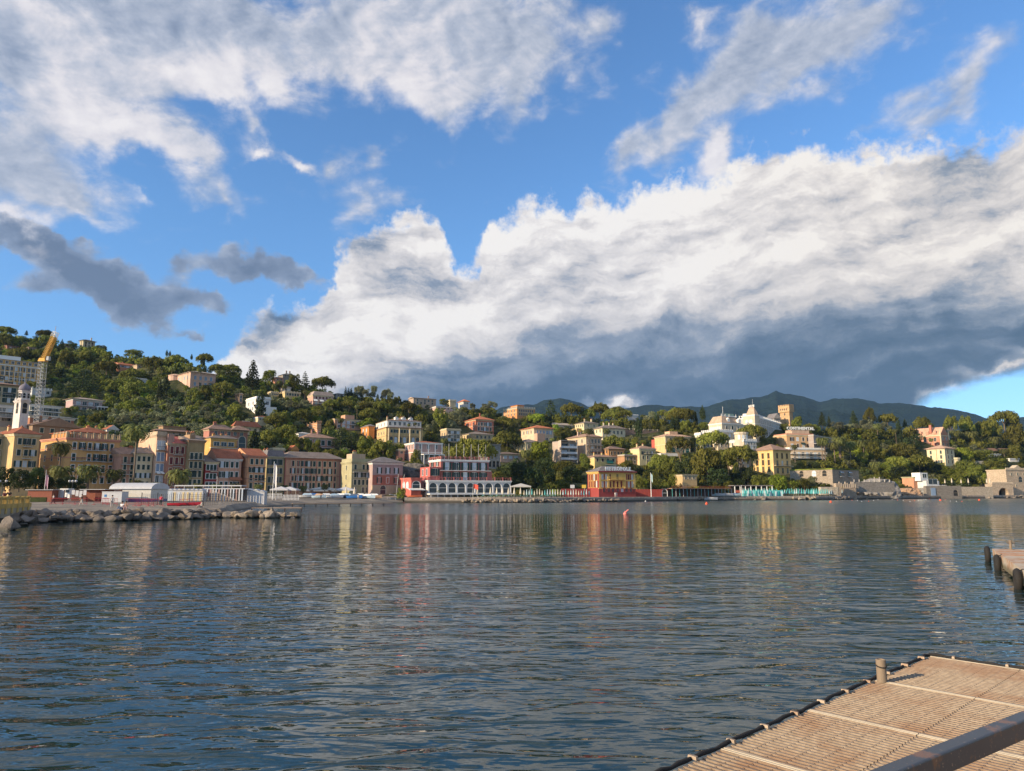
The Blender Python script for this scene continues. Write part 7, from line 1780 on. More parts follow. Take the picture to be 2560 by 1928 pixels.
# ================================================================ people
SKIN = paint((.50, .30, .21), .6, key='skin'); _pm = {}
def skinmesh(name, verts, edges, rad, mt, sub=1):
    me = bpy.data.meshes.new(name); me.from_pydata(verts, edges, []); o = bpy.data.objects.new('tmp', me); col.objects.link(o)
    md = o.modifiers.new('s', 'SKIN'); o.modifiers.new('ss', 'SUBSURF').levels = sub
    for i, r_ in enumerate(rad): me.skin_vertices[0].data[i].radius = (r_ if not isinstance(r_, tuple) else r_[0], r_ if not isinstance(r_, tuple) else r_[1])
    me.skin_vertices[0].data[0].use_root = True
    dg = bpy.context.evaluated_depsgraph_get(); me2 = bpy.data.meshes.new_from_object(o.evaluated_get(dg)); bpy.data.objects.remove(o); me2.materials.clear(); me2.materials.append(mt); me2.name = name
    return me2
POSES = {
 'walk': dict(hip=(0, 0, .92), knee=((.10, .16, .50), (-.10, -.06, .50)), foot=((.11, .30, .06), (-.11, -.34, .10)), elb=((.24, -.12, 1.16), (-.24, .12, 1.16)), hand=((.25, .02, .95), (-.24, .26, .98))),
 'stand': dict(hip=(0, 0, .92), knee=((.10, .02, .50), (-.10, .0, .50)), foot=((.12, .0, .05), (-.11, -.02, .05)), elb=((.25, -.03, 1.14), (-.25, -.02, 1.14)), hand=((.24, .10, .93), (-.24, .08, .93))),
 'sit': dict(hip=(0, 0, .20), knee=((.12, .40, .42), (-.12, .42, .36)), foot=((.13, .62, .06), (-.13, .70, .05)), elb=((.26, -.12, .50), (-.24, .10, .50)), hand=((.30, -.26, .22), (-.14, .32, .44))),
 'lean': dict(hip=(0, 0, .92), knee=((.10, .06, .50), (-.10, .0, .50)), foot=((.12, .0, .05), (-.11, -.05, .05)), elb=((.26, .26, 1.12), (-.26, .26, 1.12)), hand=((.18, .46, 1.05), (-.16, .46, 1.05))),
}
def person(p, pose, rz, label, shirt, legs, hair=(.05, .03, .02), h=1.0, bare=False):
    q = POSES[pose]; hp = Vector(q['hip']); t = thing('person', label, 'person', p, rz); t.scale = (h, h, h)
    fwd = .28 if pose == 'lean' else 0
    ch = hp + Vector((0, fwd * .6, .32)); nk = hp + Vector((0, fwd, .54)); hd = nk + Vector((0, .01, .16)); tp = nk + Vector((0, .01, .25))
    sh = [nk + Vector((s * .17, 0, -.05)) for s in (1, -1)]; hj = [hp + Vector((s * .10, 0, -.03)) for s in (1, -1)]
    vs = [hp, ch, nk, hd, tp]; ed = [(0, 1), (1, 2), (2, 3), (3, 4)]; rd = [(.14, .10), (.15, .11), .055, .095, .06]
    for i in (0, 1):
        b = len(vs); vs += [sh[i], Vector(q['elb'][i]), Vector(q['hand'][i]), Vector(q['hand'][i]) + Vector((0, .03, -.08))]; ed += [(1, b), (b, b + 1), (b + 1, b + 2), (b + 2, b + 3)]; rd += [.062, .042, .030, .026]
        b = len(vs); kn, ft = Vector(q['knee'][i]), Vector(q['foot'][i]); vs += [hj[i], kn, ft, ft + Vector((0, .15, -.02))]; ed += [(0, b), (b, b + 1), (b + 1, b + 2), (b + 2, b + 3)]; rd += [.085, .058, .042, .032]
    link('body', skinmesh('body', [tuple(v) for v in vs], ed, rd, SKIN), t)
    vv = [hp + Vector((0, 0, .02)), ch, nk - Vector((0, 0, .05))]; e2 = [(0, 1), (1, 2)]; r2 = [(.16, .12), (.175, .13), .075]
    for i in (0, 1): b = len(vv); vv += [sh[i], sh[i].lerp(Vector(q['elb'][i]), .9)]; e2 += [(1, b), (b, b + 1)]; r2 += [.078, .058]
    if not bare: link('shirt', skinmesh('shirt', [tuple(v) for v in vv], e2, r2, paint(shirt, .9)), t)
    vv = [hp]; e2 = []; r2 = [(.155, .12)]
    for i in (0, 1): b = len(vv); kn, ft = Vector(q['knee'][i]), Vector(q['foot'][i]); vv += [hj[i], kn, kn.lerp(ft, .85)]; e2 += [(0, b), (b, b + 1), (b + 1, b + 2)]; r2 += [.10, .075, .062]
    link('trousers', skinmesh('trousers', [tuple(v) for v in vv], e2, r2, paint(legs, .9)), t)
    mb = MB(); c = hd + Vector((0, -.02, .06)); mb.lathe([(.03, -.10), (.10, -.05), (.112, .02), (.085, .08), (.02, .105)], paint(hair, .9), 10); o = mb.obj('hair', t, smooth=True); o.location = c
    mb = MB(); f_ = hd + Vector((0, .095, 0)); mb.box(-.045, -.02, -.01, .008, .005, .02, DARK); mb.box(.02, .045, -.01, .008, .005, .02, DARK); mb.box(-.012, .012, -.01, .03, -.03, .005, SKIN); mb.box(-.025, .025, -.01, .006, -.055, -.045, MAROON); o = mb.obj('face', t); o.location = f_
    return t
def onb(px, py):                                         # point on the beach seen at a pixel
    best = None
    for D in np.linspace(COAST(px) + .5, D0(px), 160):
        v = beachP(px, D); e = (v.z - EYE) / D; _, e2 = ray(px, py)
        if best is None or abs(e - e2) < best[0]: best = (abs(e - e2), v)
    return best[1]
person(onb(134, 1262), 'walk', R(150), 'person in pale top and dark trousers walking before the rust-brown hut', (.45, .40, .38), (.06, .04, .05))
person(onb(205, 1264), 'walk', R(110), 'person in dark top and pale trousers striding along the beach', (.10, .04, .03), (.55, .50, .45))
person(onb(281, 1270), 'walk', R(30), 'person in pale dress standing at the edge of the stones before the white kiosk', (.50, .47, .45), (.40, .36, .34))
person(onb(403, 1266), 'stand', R(190), 'person in pink jacket and dark trousers standing by the red barriers', (.70, .08, .12), (.03, .04, .05))
v = P(304, 1281, 84); v.z = 1.15; person(v, 'sit', R(170), 'person in white shirt sitting on the breakwater rocks, left of a companion', (.75, .74, .76), (.14, .18, .28))
v = P(314, 1281, 84); v.z = 1.15; person(v, 'sit', R(200), 'bare-shouldered person sitting on the breakwater rocks, right of the one in white', (.5, .3, .2), (.50, .32, .30), bare=True)
v = onb(505, 1270); person(v, 'sit', R(120), 'person sitting on the pebbles near the rocks right of the black fence', (.62, .58, .52), (.35, .28, .22))
v = P(cx_('Z', 855), 1252, 200); person(beachP(cx_('Z', 855), 205), 'walk', R(90), 'person walking on the far beach in front of the long pink palazzo', (.30, .12, .14), (.10, .10, .12))
person(beachP(cx_('Z', 1345), 210), 'stand', R(180), 'person standing on the far beach before the dinghies', (.60, .58, .52), (.30, .28, .26))
for i, (x, lab, c) in enumerate(((1100, 'left one of two people in white by the red basement wall', (.75, .72, .70)), (1122, 'right one of two people in white by the red basement wall', (.62, .52, .50)))):
    px = cx_('G', x); v = Vector((ray(px, 1245)[0] * (COAST(px) + 5), COAST(px) + 5, 1.6)); person(v, 'stand', R(180 + 40 * i), lab, c, (.6, .58, .55))

# ================================================================ the yellow parapet, far left
YW = pl((.58, .42, .14)); YWD = pl((.40, .36, .28))
b2, a = P(cx_('Y', 610), 1250, 88), P(cx_('Y', -900), 1250, 66); a.z = b2.z = 0; L = (b2 - a).length; rz = math.atan2(b2.y - a.y, b2.x - a.x)
t = thing('parapet_terrace', 'ochre yellow sea terrace with open balustrade and stained grey base at the far left', 'terrace', a, rz)
top_ = 2.65; m_ = MB(); m_.box(0, L, -.3, 6, .45, 1.45, YWD); m_.obj('stained_base', t); m_ = MB(); m_.box(-.05, L, -.35, 6, 1.452, 1.95, YW); m_.obj('wall', t)
n = int(L / 2.2)
for i in range(n + 1):
    m_ = MB(); x = i * 2.2; m_.box(x, x + .55, -.40, .15, .9, top_, YW); m_.box(x - .06, x + .61, -.46, .21, top_ + .002, top_ + .12, YW); m_.obj('pillar', t)
    if i < n:
        m_ = MB(); m_.box(x + .551, x + 2.199, -.28, .05, top_ - .18, top_ - .02, YW)
        for k in range(4): m_.box(x + .75 + k * .38, x + .88 + k * .38, -.2, -.05, 1.95, top_ - .181, YW)
        m_.obj('balustrade', t)
v = P(cx_('Y', 215), 1245, 84); v.z = 1.7; person(v, 'lean', R(185), 'dark haired person in black leaning on the yellow parapet', (.02, .02, .025), (.05, .05, .07), h=1.05)
v = P(cx_('Y', 90), 1245, 80); v.z = 1.7; person(v, 'stand', R(90), 'person in dark red seated behind the yellow parapet at the far left', (.18, .05, .05), (.1, .08, .08))

# ================================================================ things on the beach
WOOD = paint((.24, .075, .045), .8, key='red_brown_boards'); WP = paint((.50, .50, .52), .6, key='white_panel')
def at(crop, x, y, D=None):
    px, py = cx_(crop, x), cy_(crop, y); return beachP(px, D) if D else onb(px, py)
def hut(crop, x0, x1, yt, yb, name, label, cat, mt, roofm, D, d=3.0, rz=0, over=.35, parts=None):
    p = at(crop, x0, yb, D); k = D / F; W_ = (cx_(crop, x1) - cx_(crop, x0)) * k; H_ = max(1.8, EYE + ray(cx_(crop, x0), cy_(crop, yt))[1] * D - p.z)
    t = thing(name, label, cat, p, rz); m_ = MB(); m_.box(0, W_, 0, d, -.4, H_ - .1, mt); m_.obj('wall', t); m_ = MB(); m_.box(-over, W_ + over, -over, d + over, H_ - .098, H_, roofm); m_.obj('roof', t)
    return t, W_, H_
t, w, h = hut('Y', 582, 1090, 290, 575, 'beach_hut', 'rust-brown wooden beach hut with flat white roof beside the yellow parapet', 'hut', WOOD, WP, 138, 4); m_ = MB(); m_.box(.2, w * .8, -.08, -.01, 0, .9, LEAF['hedge']); m_.obj('planter', t)
t, w, h = hut('Y', 1515, 1820, 290, 540, 'beach_hut', 'dark wooden hut behind the notice boards', 'hut', paint((.10, .035, .025), .8), DARK, 150, 3)
t, w, h = hut('D', 1195, 1420, 1128, 1305, 'beach_hut', 'red-brown hut with wide white eaves left of the white kiosk', 'hut', WOOD, WP, 142, 4, over=.9); m_ = MB(); m_.box(w * .55, w * .9, -.04, -.005, 0, 2.0, paint((.12, .03, .02), .8)); m_.obj('door', t)
t, w, h = hut('D', 1412, 1685, 1160, 1318, 'kiosk', 'white kiosk with a small blue notice', 'kiosk', WP, WP, 138, 2.4, over=.05); m_ = MB(); m_.box(w * .12, w * .24, -.03, -.005, h * .5, h * .72, paint((.03, .16, .40), .5, key='notice_blue')); m_.obj('notice', t)
# barrel roofed marquee
p = at('D', 1690, 1305, 142); k = 142 / F; W_ = (cx_('E', 195) - cx_('D', 1690)) * k; t = thing('marquee', 'long white marquee with barrel roof and blue skirting', 'tent', p); m_ = MB(); m_.box(0, W_, 0, 7, 0, .55, paint((.06, .12, .30), .6, key='skirt_blue')); m_.obj('skirting', t); m_ = MB(); m_.box(0, W_, .03, 7, .552, 2.5, paint((.60, .57, .52), .7, key='canvas')); m_.obj('wall', t)
m_ = MB(); n = 8; pr = [(7 / 2 - 3.8 * math.cos(math.pi * i / n), 2.5 + 1.25 * math.sin(math.pi * i / n)) for i in range(n + 1)]
m_.add([(-2.5, y, z) for y, z in pr] + [(W_ + .2, y, z) for y, z in pr], [(i, i + 1, n + 2 + i, n + 1 + i) for i in range(n)] + [tuple(range(n + 1)), tuple(range(n + 1, 2 * n + 2))[::-1]], WP); m_.obj('roof', t, smooth=False)
# bathing cabins
CB = []
YDOOR = paint((.62, .50, .28), .7, key='yellow_door'); LB = paint((.50, .56, .64), .6, key='pale_blue_board')
def cabin(p, w, h, label, door, wall):
    t = thing('bathing_cabin', label, 'cabin', p, 0, 'bathing cabins in a row on the beach'); m_ = MB(); m_.box(0, w, 0, 1.8, -.3, h, wall); m_.obj('wall', t); m_ = MB(); m_.box(w * .28, w * .72, -.04, -.002, .0, h * .82, door); m_.obj('door', t)
    m_ = MB(); m_.add([(-.05, -.15, h), (w + .05, -.15, h), (w + .05, 1.9, h), (-.05, 1.9, h), (w / 2, -.15, h + .35), (w / 2, 1.9, h + .35)], [(0, 1, 4), (1, 2, 5, 4), (2, 3, 5), (3, 0, 4, 5)], WP); m_.obj('roof', t)
for i in range(12):
    x = 205 + i * 60; w = 58 / K * 155 / F
    cabin(at('E', x, 1160, 155), w, 2.25, f"{ORD[i]} from left of twelve bathing cabins right of the white marquee", YDOOR if i % 2 or i > 7 else LB, LB if i < 5 else WP)
for i in range(3): cabin(at('E', 1535 + i * 82, 1155, 160), 80 / K * 160 / F, 2.5, ('left', 'middle', 'right')[i] + ' one of three large white cabins at the right end of the cabin row', WP, WP)
t = thing('striped_pavilion', 'open white pavilion with striped curtains between the cabins', 'pavilion', at('E', 935, 1160, 158)); W_ = 560 / K * 158 / F
m_ = MB(); m_.box(0, W_, 0, 4, 2.5, 2.7, WP); m_.obj('roof', t)
for i in range(14): m_ = MB(); m_.box(0, .28, 0, .1, 0, 2.49, (WP, LB, paint((.45, .30, .28), .7))[i % 3]); o = m_.obj('curtain', t); o.location = (i * W_ / 14, 0, 0)
m_ = MB(); m_.box(0, W_, 3.8, 4, 0, 2.49, paint((.32, .28, .27), .8)); m_.obj('back_wall', t)
t = thing('canopy', 'long flat white canopy roof behind the cabins', 'canopy', at('E', 525, 1100, 168)); W_ = 920 / K * 168 / F; m_ = MB(); m_.box(0, W_, 0, 3, 3.1, 3.35, WP); m_.obj('roof', t)
for i in range(8): m_ = MB(); m_.box(0, .1, 0, .1, -.2, 3.1, WP); o = m_.obj('post', t); o.location = (i * (W_ - .2) / 7, 0, 0)
# red barriers
REDM = paint((.40, .03, .045), .5, key='barrier_red')
m_ = MB(); bw = 2.2; m_.tube([(0, 0, .0), (0, 0, 1.05), (bw, 0, 1.05), (bw, 0, 0)], .03, REDM, 5); m_.tube([(0, 0, .25), (bw, 0, .25)], .025, REDM, 5)
for i in range(9): m_.tube([(.22 * (i + 1), 0, .25), (.22 * (i + 1), 0, 1.05)], .016, REDM, 4)
BARM = m_.mesh('barrier'); m_ = MB(); m_.box(-.25, .25, -.3, .3, -.02, .03, REDM); FTM = m_.mesh('foot')
for i, (c, x, y, D, w) in enumerate((('D', 700, 1310, 118, 'before the rust-brown hut'), ('D', 880, 1312, 118, 'left of the notice boards'), ('D', 1040, 1312, 118, 'under the notice boards'), ('D', 1310, 1318, 120, 'lying low before the red-brown hut'), ('D', 1430, 1322, 116, 'standing before the white kiosk'), ('D', 1750, 1330, 114, 'before the left half of the marquee'), ('D', 1880, 1330, 113, 'before the right half of the marquee'), ('E', 60, 1240, 112, 'left of the person in pink'), ('E', 180, 1240, 112, 'just left of the person in pink'), ('E', 600, 1245, 112, 'right of the red canoe'))):
    o = link('barrier', BARM, None, at(c, x, y, D), rk.uniform(-.15, .15)); tag(o, 'red metal crowd barrier ' + w, 'barrier', 'red crowd barriers on the beach'); link('foot', FTM, o, (0, 0, 0)); link('foot', FTM, o, (bw, 0, 0))
# black grid fence
FW = 2.4; m_ = MB()
for i in range(9): m_.box(i * .3 - .015, i * .3 + .015, -.015, .015, .1, 1.75, IRON)
for i in range(6): m_.box(0, FW, -.012, .012, .15 + i * .32, .18 + i * .32, IRON)
FPM = m_.mesh('grid_panel'); m_ = MB(); m_.box(-.05, .05, -.05, .05, -.2, 2.0, IRON); FPO = m_.mesh('post')
for (c, x0, x1, y, D, lab) in (('E', 80, 740, 1245, 118, 'left run of black grid fence behind the red barriers and canoe'), ('E', 745, 1140, 1262, 114, 'middle run of black grid fence right of the red canoe'), ('E', 985, 1410, 1200, 140, 'right run of black grid fence before the striped pavilion')):
    p0, p1 = at(c, x0, y, D), at(c, x1, y, D); L = (p1 - p0).length; n = max(2, round(L / FW)); t = thing('grid_fence', lab, 'fence', p0, math.atan2(p1.y - p0.y, p1.x - p0.x))
    for i in range(n): o = link('grid_panel', FPM, t, (L * i / n, 0, 0)); o.scale = (L / n / FW, 1, 1); link('post', FPO, t, (L * i / n, 0, 0))
def hull(L, W_, H_, mt, deck, name='hull'):
    m_ = MB(); n = 9; vs = []; 
    for i in range(n):
        u = i / (n - 1); w = W_ / 2 * (math.sin(math.pi * min(1, .18 + u * .82)) ** .6 if u < 1 else 0) * (1 if u > .02 else .9) * (1 - max(0, u - .55) ** 1.5 * 1.6); w = max(w, .02); s = H_ * (.9 + .35 * u * u)
        vs += [(L * u, -w, s), (L * u, -w * .7, s * .35), (L * u, 0, 0.02 + .25 * H_ * u ** 4), (L * u, w * .7, s * .35), (L * u, w, s)]
    fs = [(i * 5 + k, (i + 1) * 5 + k, (i + 1) * 5 + k + 1, i * 5 + k + 1) for i in range(n - 1) for k in range(4)] + [(0, 1, 2, 3, 4)]
    m_.add(vs, fs, mt); m_.add([v for i in range(n) for v in ((vs[i * 5][0], vs[i * 5][1] * .93, vs[i * 5][2] * .93), (vs[i * 5][0], vs[i * 5 + 4][1] * .93, vs[i * 5 + 4][2] * .93))], [(2 * i, 2 * i + 2, 2 * i + 3, 2 * i + 1) for i in range(n - 1)], deck); return m_
t = thing('canoe', 'long dark red canoe lying against the black grid fence', 'canoe', at('E', 470, 1235, 113) + Vector((0, -.6, 0)), 0); hull(5.2, .8, .5, paint((.38, .02, .04), .35, key='canoe_red'), REDM).obj('hull', t); m_ = MB(); m_.box(1.8, 3.0, -.22, .22, .47, .50, DARK); m_.obj('cockpit', t)
# dinghies on the far beach
cc = dict(w=(.68, .68, .68), b=(.03, .14, .42), l=(.40, .52, .62), d=(.05, .08, .14), t=(.45, .30, .20))
for i, (x, c1, c2, lab) in enumerate(((560, 'w', 'l', 'small white dinghy right of the white tents'), (640, 'b', 'b', 'dinghy under a bright blue cover'), (740, 'l', 't', 'brown and pale blue dinghy right of the bright blue cover'), (820, 'w', 'w', 'white dinghy left of the right-hand small palm'), (930, 'w', 'l', 'white dinghy right of the small palm'), (1010, 'd', 'w', 'dark hulled dinghy with white deck'), (1075, 'l', 'l', 'pale blue dinghy left of the first cream parasol'), (1200, 'b', 'd', 'dark blue covered dinghy between the cream parasols'), (1285, 'w', 'w', 'large white dinghy right of the second cream parasol'), (1380, 'l', 'w', 'pale blue dinghy before the green grey block'), (1450, 't', 'w', 'brown hulled dinghy at the right end of the row'))):
    p = at('Z', x, 512, 222 + rk.uniform(-3, 6)); t = thing('dinghy', lab, 'boat', p, rk.uniform(-.5, .6), 'dinghies drawn up before the town'); L = rk.uniform(4.4, 5.8); hull(L, 1.9, 1.0, paint(cc[c1], .4), paint(cc[c2], .6)).obj('hull', t); m_ = MB(); m_.add([(L * .2, -.5, .95), (L * .8, -.4, 1.1), (L * .8, .4, 1.1), (L * .2, .5, .95), (L * .3, 0, 1.55), (L * .7, 0, 1.5)], [(0, 1, 5, 4), (2, 3, 4, 5), (0, 4, 3), (1, 2, 5)], paint(cc[c2], .7)); m_.obj('cover', t)
for x, lab, tilt in ((1765, 'left of two beached catamarans with a mast leaning right', .09), (1835, 'right of two beached catamarans with the taller mast', .12)):
    p = at('Z', x, 515, 226); t = thing('catamaran', lab, 'boat', p, .6, 'beached catamarans')
    for s_ in (0, 1.8): o = hull(4.5, .45, .5, WP, WP).obj('hull', t); o.location = (0, s_, 0)
    m_ = MB(); m_.box(.8, 3.2, .1, 1.7, .5, .56, IRON); m_.obj('trampoline', t); m_ = MB(); m_.tube([(2.4, .9, .5), (2.4 + tilt * 8, .9, 8.0)], .07, GREYT, 6); m_.obj('mast', t); m_ = MB(); m_.tube([(2.4, .9, 1.2), (.2, .9, 1.5)], .14, WP, 6); m_.obj('furled_sail', t)
# piers
for (x0, x1, y, lab, gap) in ((480, 1800, 572, 'long thin wooden pier on posts before the far beach', 1), (-60, 600, 628, 'lower thin walkway on posts behind the rock spit', 1)):
    D = (EYE - .75) / -ray(cx_('Z', x0), cy_('Z', y))[1]; a = onplane(cx_('Z', x0), cy_('Z', y), .75); b2 = onplane(cx_('Z', x1), cy_('Z', y - (8 if x0 > 0 else 2)), .75)
    L = (b2 - a).length; t = thing('pier', lab, 'pier', (a.x, a.y, 0), math.atan2(b2.y - a.y, b2.x - a.x)); m_ = MB(); m_.box(0, L, 0, 1.6, .62, .75, paint((.34, .24, .17), .85, key='pier_boards')); m_.obj('deck', t)
    for i in range(int(L / 2.6) + 1): m_ = MB(); m_.box(-.09, .09, .0, .18, -1, .619, paint((.06, .045, .04), .9, key='pier_post')); o = m_.obj('post', t); o.location = (i * 2.6, .05, 0)
# fences and tents left of the pink palazzo
for (x0, x1, yt, yb, D, lab, mt) in ((120, 345, 478, 522, 205, 'white picket fence before the olive green block', WP), (352, 572, 478, 556, 188, 'sunlit white picket fence nearest the far beach', WP)):
    p0, p1 = at('Z', x0, yb, D), at('Z', x1, yb, D); L = (p1 - p0).length; t = thing('picket_fence', lab, 'fence', p0); m_ = MB(); n = int(L / .35)
    for i in range(n): m_.box(i * L / n, i * L / n + .16, 0, .05, 0, 1.5, mt)
    m_.obj('pickets', t); m_ = MB(); m_.box(0, L, .051, .1, .4, .5, mt); m_.box(0, L, .051, .1, 1.1, 1.2, mt); m_.obj('rail', t)
def tent(p, w, d, h, label, mt=WP, name='market_tent', cat='tent'):
    t = thing(name, label, cat, p); m_ = MB(); m_.add([(-.2, -.2, h), (w + .2, -.2, h), (w + .2, d + .2, h), (-.2, d + .2, h), (w / 2, d / 2, h + .9), (-.2, -.2, h - .35), (w + .2, -.2, h - .35), (w + .2, d + .2, h - .35), (-.2, d + .2, h - .35)], [(0, 1, 4), (1, 2, 4), (2, 3, 4), (3, 0, 4), (0, 5, 6, 1), (1, 6, 7, 2), (2, 7, 8, 3), (3, 8, 5, 0)], mt); m_.obj('canopy', t)
    for (x, y) in ((0, 0), (w, 0), (w, d), (0, d)): m_ = MB(); m_.box(-.05, .05, -.05, .05, 0, h - .02, GREYT); o = m_.obj('post', t); o.location = (x, y, 0)
    return t
tent(at('Z', 185, 470, 222), 5.2, 4, 2.5, 'left one of two white market tents before the olive green block'); tent(at('Z', 300, 470, 223), 5.2, 4, 2.5, 'right one of two white market tents before the olive green block')
tent(at('Z', 700, 470, 234), 8, 4, 2.7, 'white awning tent before the middle of the long pink palazzo', paint((.5, .47, .42), .8)); tent(at('Z', 1035, 470, 236), 6, 4, 2.6, 'white tent before the right end of the long pink palazzo')
# closed parasols, loungers
def parasol(p, h, mt, label, group, w=.22):
    t = thing('parasol', label, 'parasol', p, 0, group); m_ = MB(); m_.tube([(0, 0, 0), (0, 0, h * .5)], .035, GREYT, 5); m_.obj('pole', t); m_ = MB(); m_.lathe([(w * .9, h * .34), (w, h * .45), (w * .55, h * .8), (.05, h), (.02, h + .08)], mt, 7); m_.obj('canopy', t); return t
CRP = paint((.62, .54, .42), .85, key='cream_canvas'); TEAL = paint((.10, .42, .42), .7, key='teal_canvas'); PBL = paint((.48, .62, .64), .8, key='pale_blue_canvas')
for x, lab in ((1185, 'left one of two tall closed cream parasols among the dinghies'), (1295, 'right one of two tall closed cream parasols among the dinghies')): parasol(at('Z', x, 490, 228), 3.6, CRP, lab, None, .42)
def q_(px, off=4.0): return Vector((ray(px, 1240)[0] * (COAST(px) + off), COAST(px) + off, 1.6))
for i, x in enumerate((945, 1050, 1143, 1240, 1330, 1420, 1510, 1605)): parasol(q_(cx_('X', x), 5), 3.1, CRP, f'{ORD[i]} from left of eight tall closed cream parasols before the white arcade', 'closed cream parasols before the arcade', .34)
for i in range(26):
    x = 1660 + i * 40; px = cx_('X', x); parasol(q_(px, rk.uniform(3, 8)), rk.uniform(2.0, 2.7), rk.choice([PBL, WP, TEAL, CRP]), 'narrow closed parasol in the dense quay row between arcade and red wall', 'closed parasols on the quay')
m_ = MB(); m_.add([(0, 0, .35), (1.3, 0, .35), (1.3, .6, .35), (0, .6, .35), (1.95, 0, .85), (1.95, .6, .85)], [(0, 1, 2, 3), (1, 4, 5, 2)], TEAL); m_.box(.1, .16, 0, .6, 0, .34, GREYT); m_.box(1.2, 1.26, 0, .6, 0, .34, GREYT); LNG = m_.mesh('sun_lounger')
for i in range(34):
    px = cx_('X', 950 + i * 36); o = link('sun_lounger', LNG, None, q_(px, rk.uniform(1.5, 4)), rk.uniform(-.3, .3)); tag(o, 'pale turquoise sun lounger in the row behind the quay boulders', 'sun lounger', 'sun loungers on the quay')
for (c, x0, x1, n) in (('H', 990, 1480, 20), ('H', 1520, 2040, 22), ('I', 50, 400, 14), ('I', 455, 560, 5)):
    for i in range(n): px = cx_(c, x0 + (x1 - x0) * i / n); parasol(q_(px, rk.uniform(2, 8)), rk.uniform(2.6, 3.4), rk.choice([TEAL, TEAL, PBL]), 'closed turquoise parasol in the crowded bathing place on the right shore', 'closed turquoise parasols', .26)
tq = thing('bathing_cabins', 'row of turquoise bathing cabins under the open shelter', 'cabin', q_(cx_('H', 990), 9)); W_ = (q_(cx_('H', 1480), 9) - q_(cx_('H', 990), 9)).x
m_ = MB(); m_.box(0, W_, 0, 2, 0, 2.4, TEAL); m_.obj('wall', tq)
for i in range(14): m_ = MB(); m_.box(0, .9, -.05, -.005, .05, 2.0, PBL if i % 2 else paint((.03, .28, .30), .7)); o = m_.obj('door', tq); o.location = (.3 + i * (W_ - 1.2) / 13, 0, 0)
for (px, h, lab) in ((cx_('J', 1000), 3.2, 'closed cream parasol on the wall right of the white beach house'), (cx_('J', 905), 2.6, 'small closed cream parasol just right of the white beach house'), (cx_('J', 1130), 2.6, 'closed cream parasol left of the green bank shrubs'), (cx_('J', 1230), 3.0, 'closed yellow-lit parasol above the sunlit rubble sea wall'), (cx_('J', 1485), 3.0, 'left one of two closed parasols near the arched bridge'), (cx_('J', 1530), 3.0, 'right one of two closed parasols near the arched bridge')):
    v = P(px, cy_('J', 1402), 382); parasol(v, h * 1.15, CRP, lab, None, .36)
# low bathing deck left of the shelter
p = q_(cx_('H', 5), 3); W_ = (q_(cx_('H', 835), 3) - p).x; t = thing('bathing_deck', 'long low bathing deck with thin posts along the shore below the dark pines', 'deck', p, math.atan2((COAST(cx_('H', 835)) - COAST(cx_('H', 5))), W_)); W_ = math.hypot(W_, COAST(cx_('H', 835)) - COAST(cx_('H', 5)))
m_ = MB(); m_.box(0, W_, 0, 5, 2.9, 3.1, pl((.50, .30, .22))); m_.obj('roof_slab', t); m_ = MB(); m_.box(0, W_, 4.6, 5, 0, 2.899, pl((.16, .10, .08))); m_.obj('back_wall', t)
for i in range(18): m_ = MB(); m_.box(-.06, .06, 0, .12, 0, 2.899, (TEAL, WP)[i % 2]); o = m_.obj('post', t); o.location = (i * (W_ - .3) / 17 + .15, .05, 0)
m_ = MB(); [m_.box(i * W_ / 60, i * W_ / 60 + .05, .1, .15, 3.1, 4.0, paint((.25, .06, .04), .7)) for i in range(60)]; m_.box(0, W_, .1, .15, 4.0, 4.06, paint((.25, .06, .04), .7)); m_.obj('railing', t)
for x, c1, lab in ((560, WP, 'white rowing boat stored on the low bathing deck'), (680, WP, 'small white boat near the right end of the bathing deck'), (785, PBL, 'blue and white covered boat by the turquoise cabins'), (430, WP, 'long white boat moored at the foot of the bathing deck')):
    v = q_(cx_('H', x), 1.0); t = thing('rowing_boat', lab, 'boat', v if x != 430 else Vector((v.x, v.y - 2.4, .1)), 0, 'boats at the bathing deck'); hull(5.0, 1.6, 1.0, c1, WP).obj('hull', t); m_ = MB(); m_.box(1, 3.5, -.5, .5, .8, 1.2, paint((.08, .16, .42), .6) if c1 is PBL else WP); m_.obj('cover', t)
# flag poles, signs, lamps, crane
def pole(p, h, label, cat='flagpole', flag=None, r_=.07):
    t = thing('flagpole', label, cat, p); m_ = MB(); m_.tube([(0, 0, 0), (0, 0, h)], [r_, r_ * .5], WHITE, 6); m_.obj('pole', t)
    if flag:
        m_ = MB(); z = h * flag[2]; fw, fh = flag[1]; n = 6; vs = []
        for i in range(n): u = i / (n - 1); y = .25 * math.sin(u * 5); vs += [(fw * u + .06, y, z - .3 * fh * u * u), (fw * u + .06, y * 1.2, z - fh - .4 * fh * u)]
        m_.add(vs, [(2 * i, 2 * i + 1, 2 * i + 3, 2 * i + 2) for i in range(n - 1)], paint(flag[0], .8)); m_.obj('flag', t)
    return t
p = at('D', 607, 1120, 150); p.z -= 0; pole(p, EYE + ray(cx_('D', 625), cy_('D', 862))[1] * 150 - p.z, 'white flagpole with a limp pink flag behind the rust-brown hut', flag=((.55, .35, .42), (.7, 2.2), .85))
p = at('E', 1110, 1010, 175); pole(p, EYE + ray(cx_('E', 1115), cy_('E', 840))[1] * 175 - p.z, 'thin white pole before the crimson townhouse')
p = at('Z', 217, 470, 190); pole(p, EYE + ray(cx_('Z', 235), cy_('Z', 20))[1] * 190 - p.z, 'tall white mast with furled pale flag before the olive green block', flag=((.62, .60, .60), (.9, 5.0), .95), r_=.11)
p = at('Z', 262, 470, 192); pole(p, EYE + ray(cx_('Z', 262), cy_('Z', 300))[1] * 192 - p.z, 'short white mast right of the tall one with the furled flag')
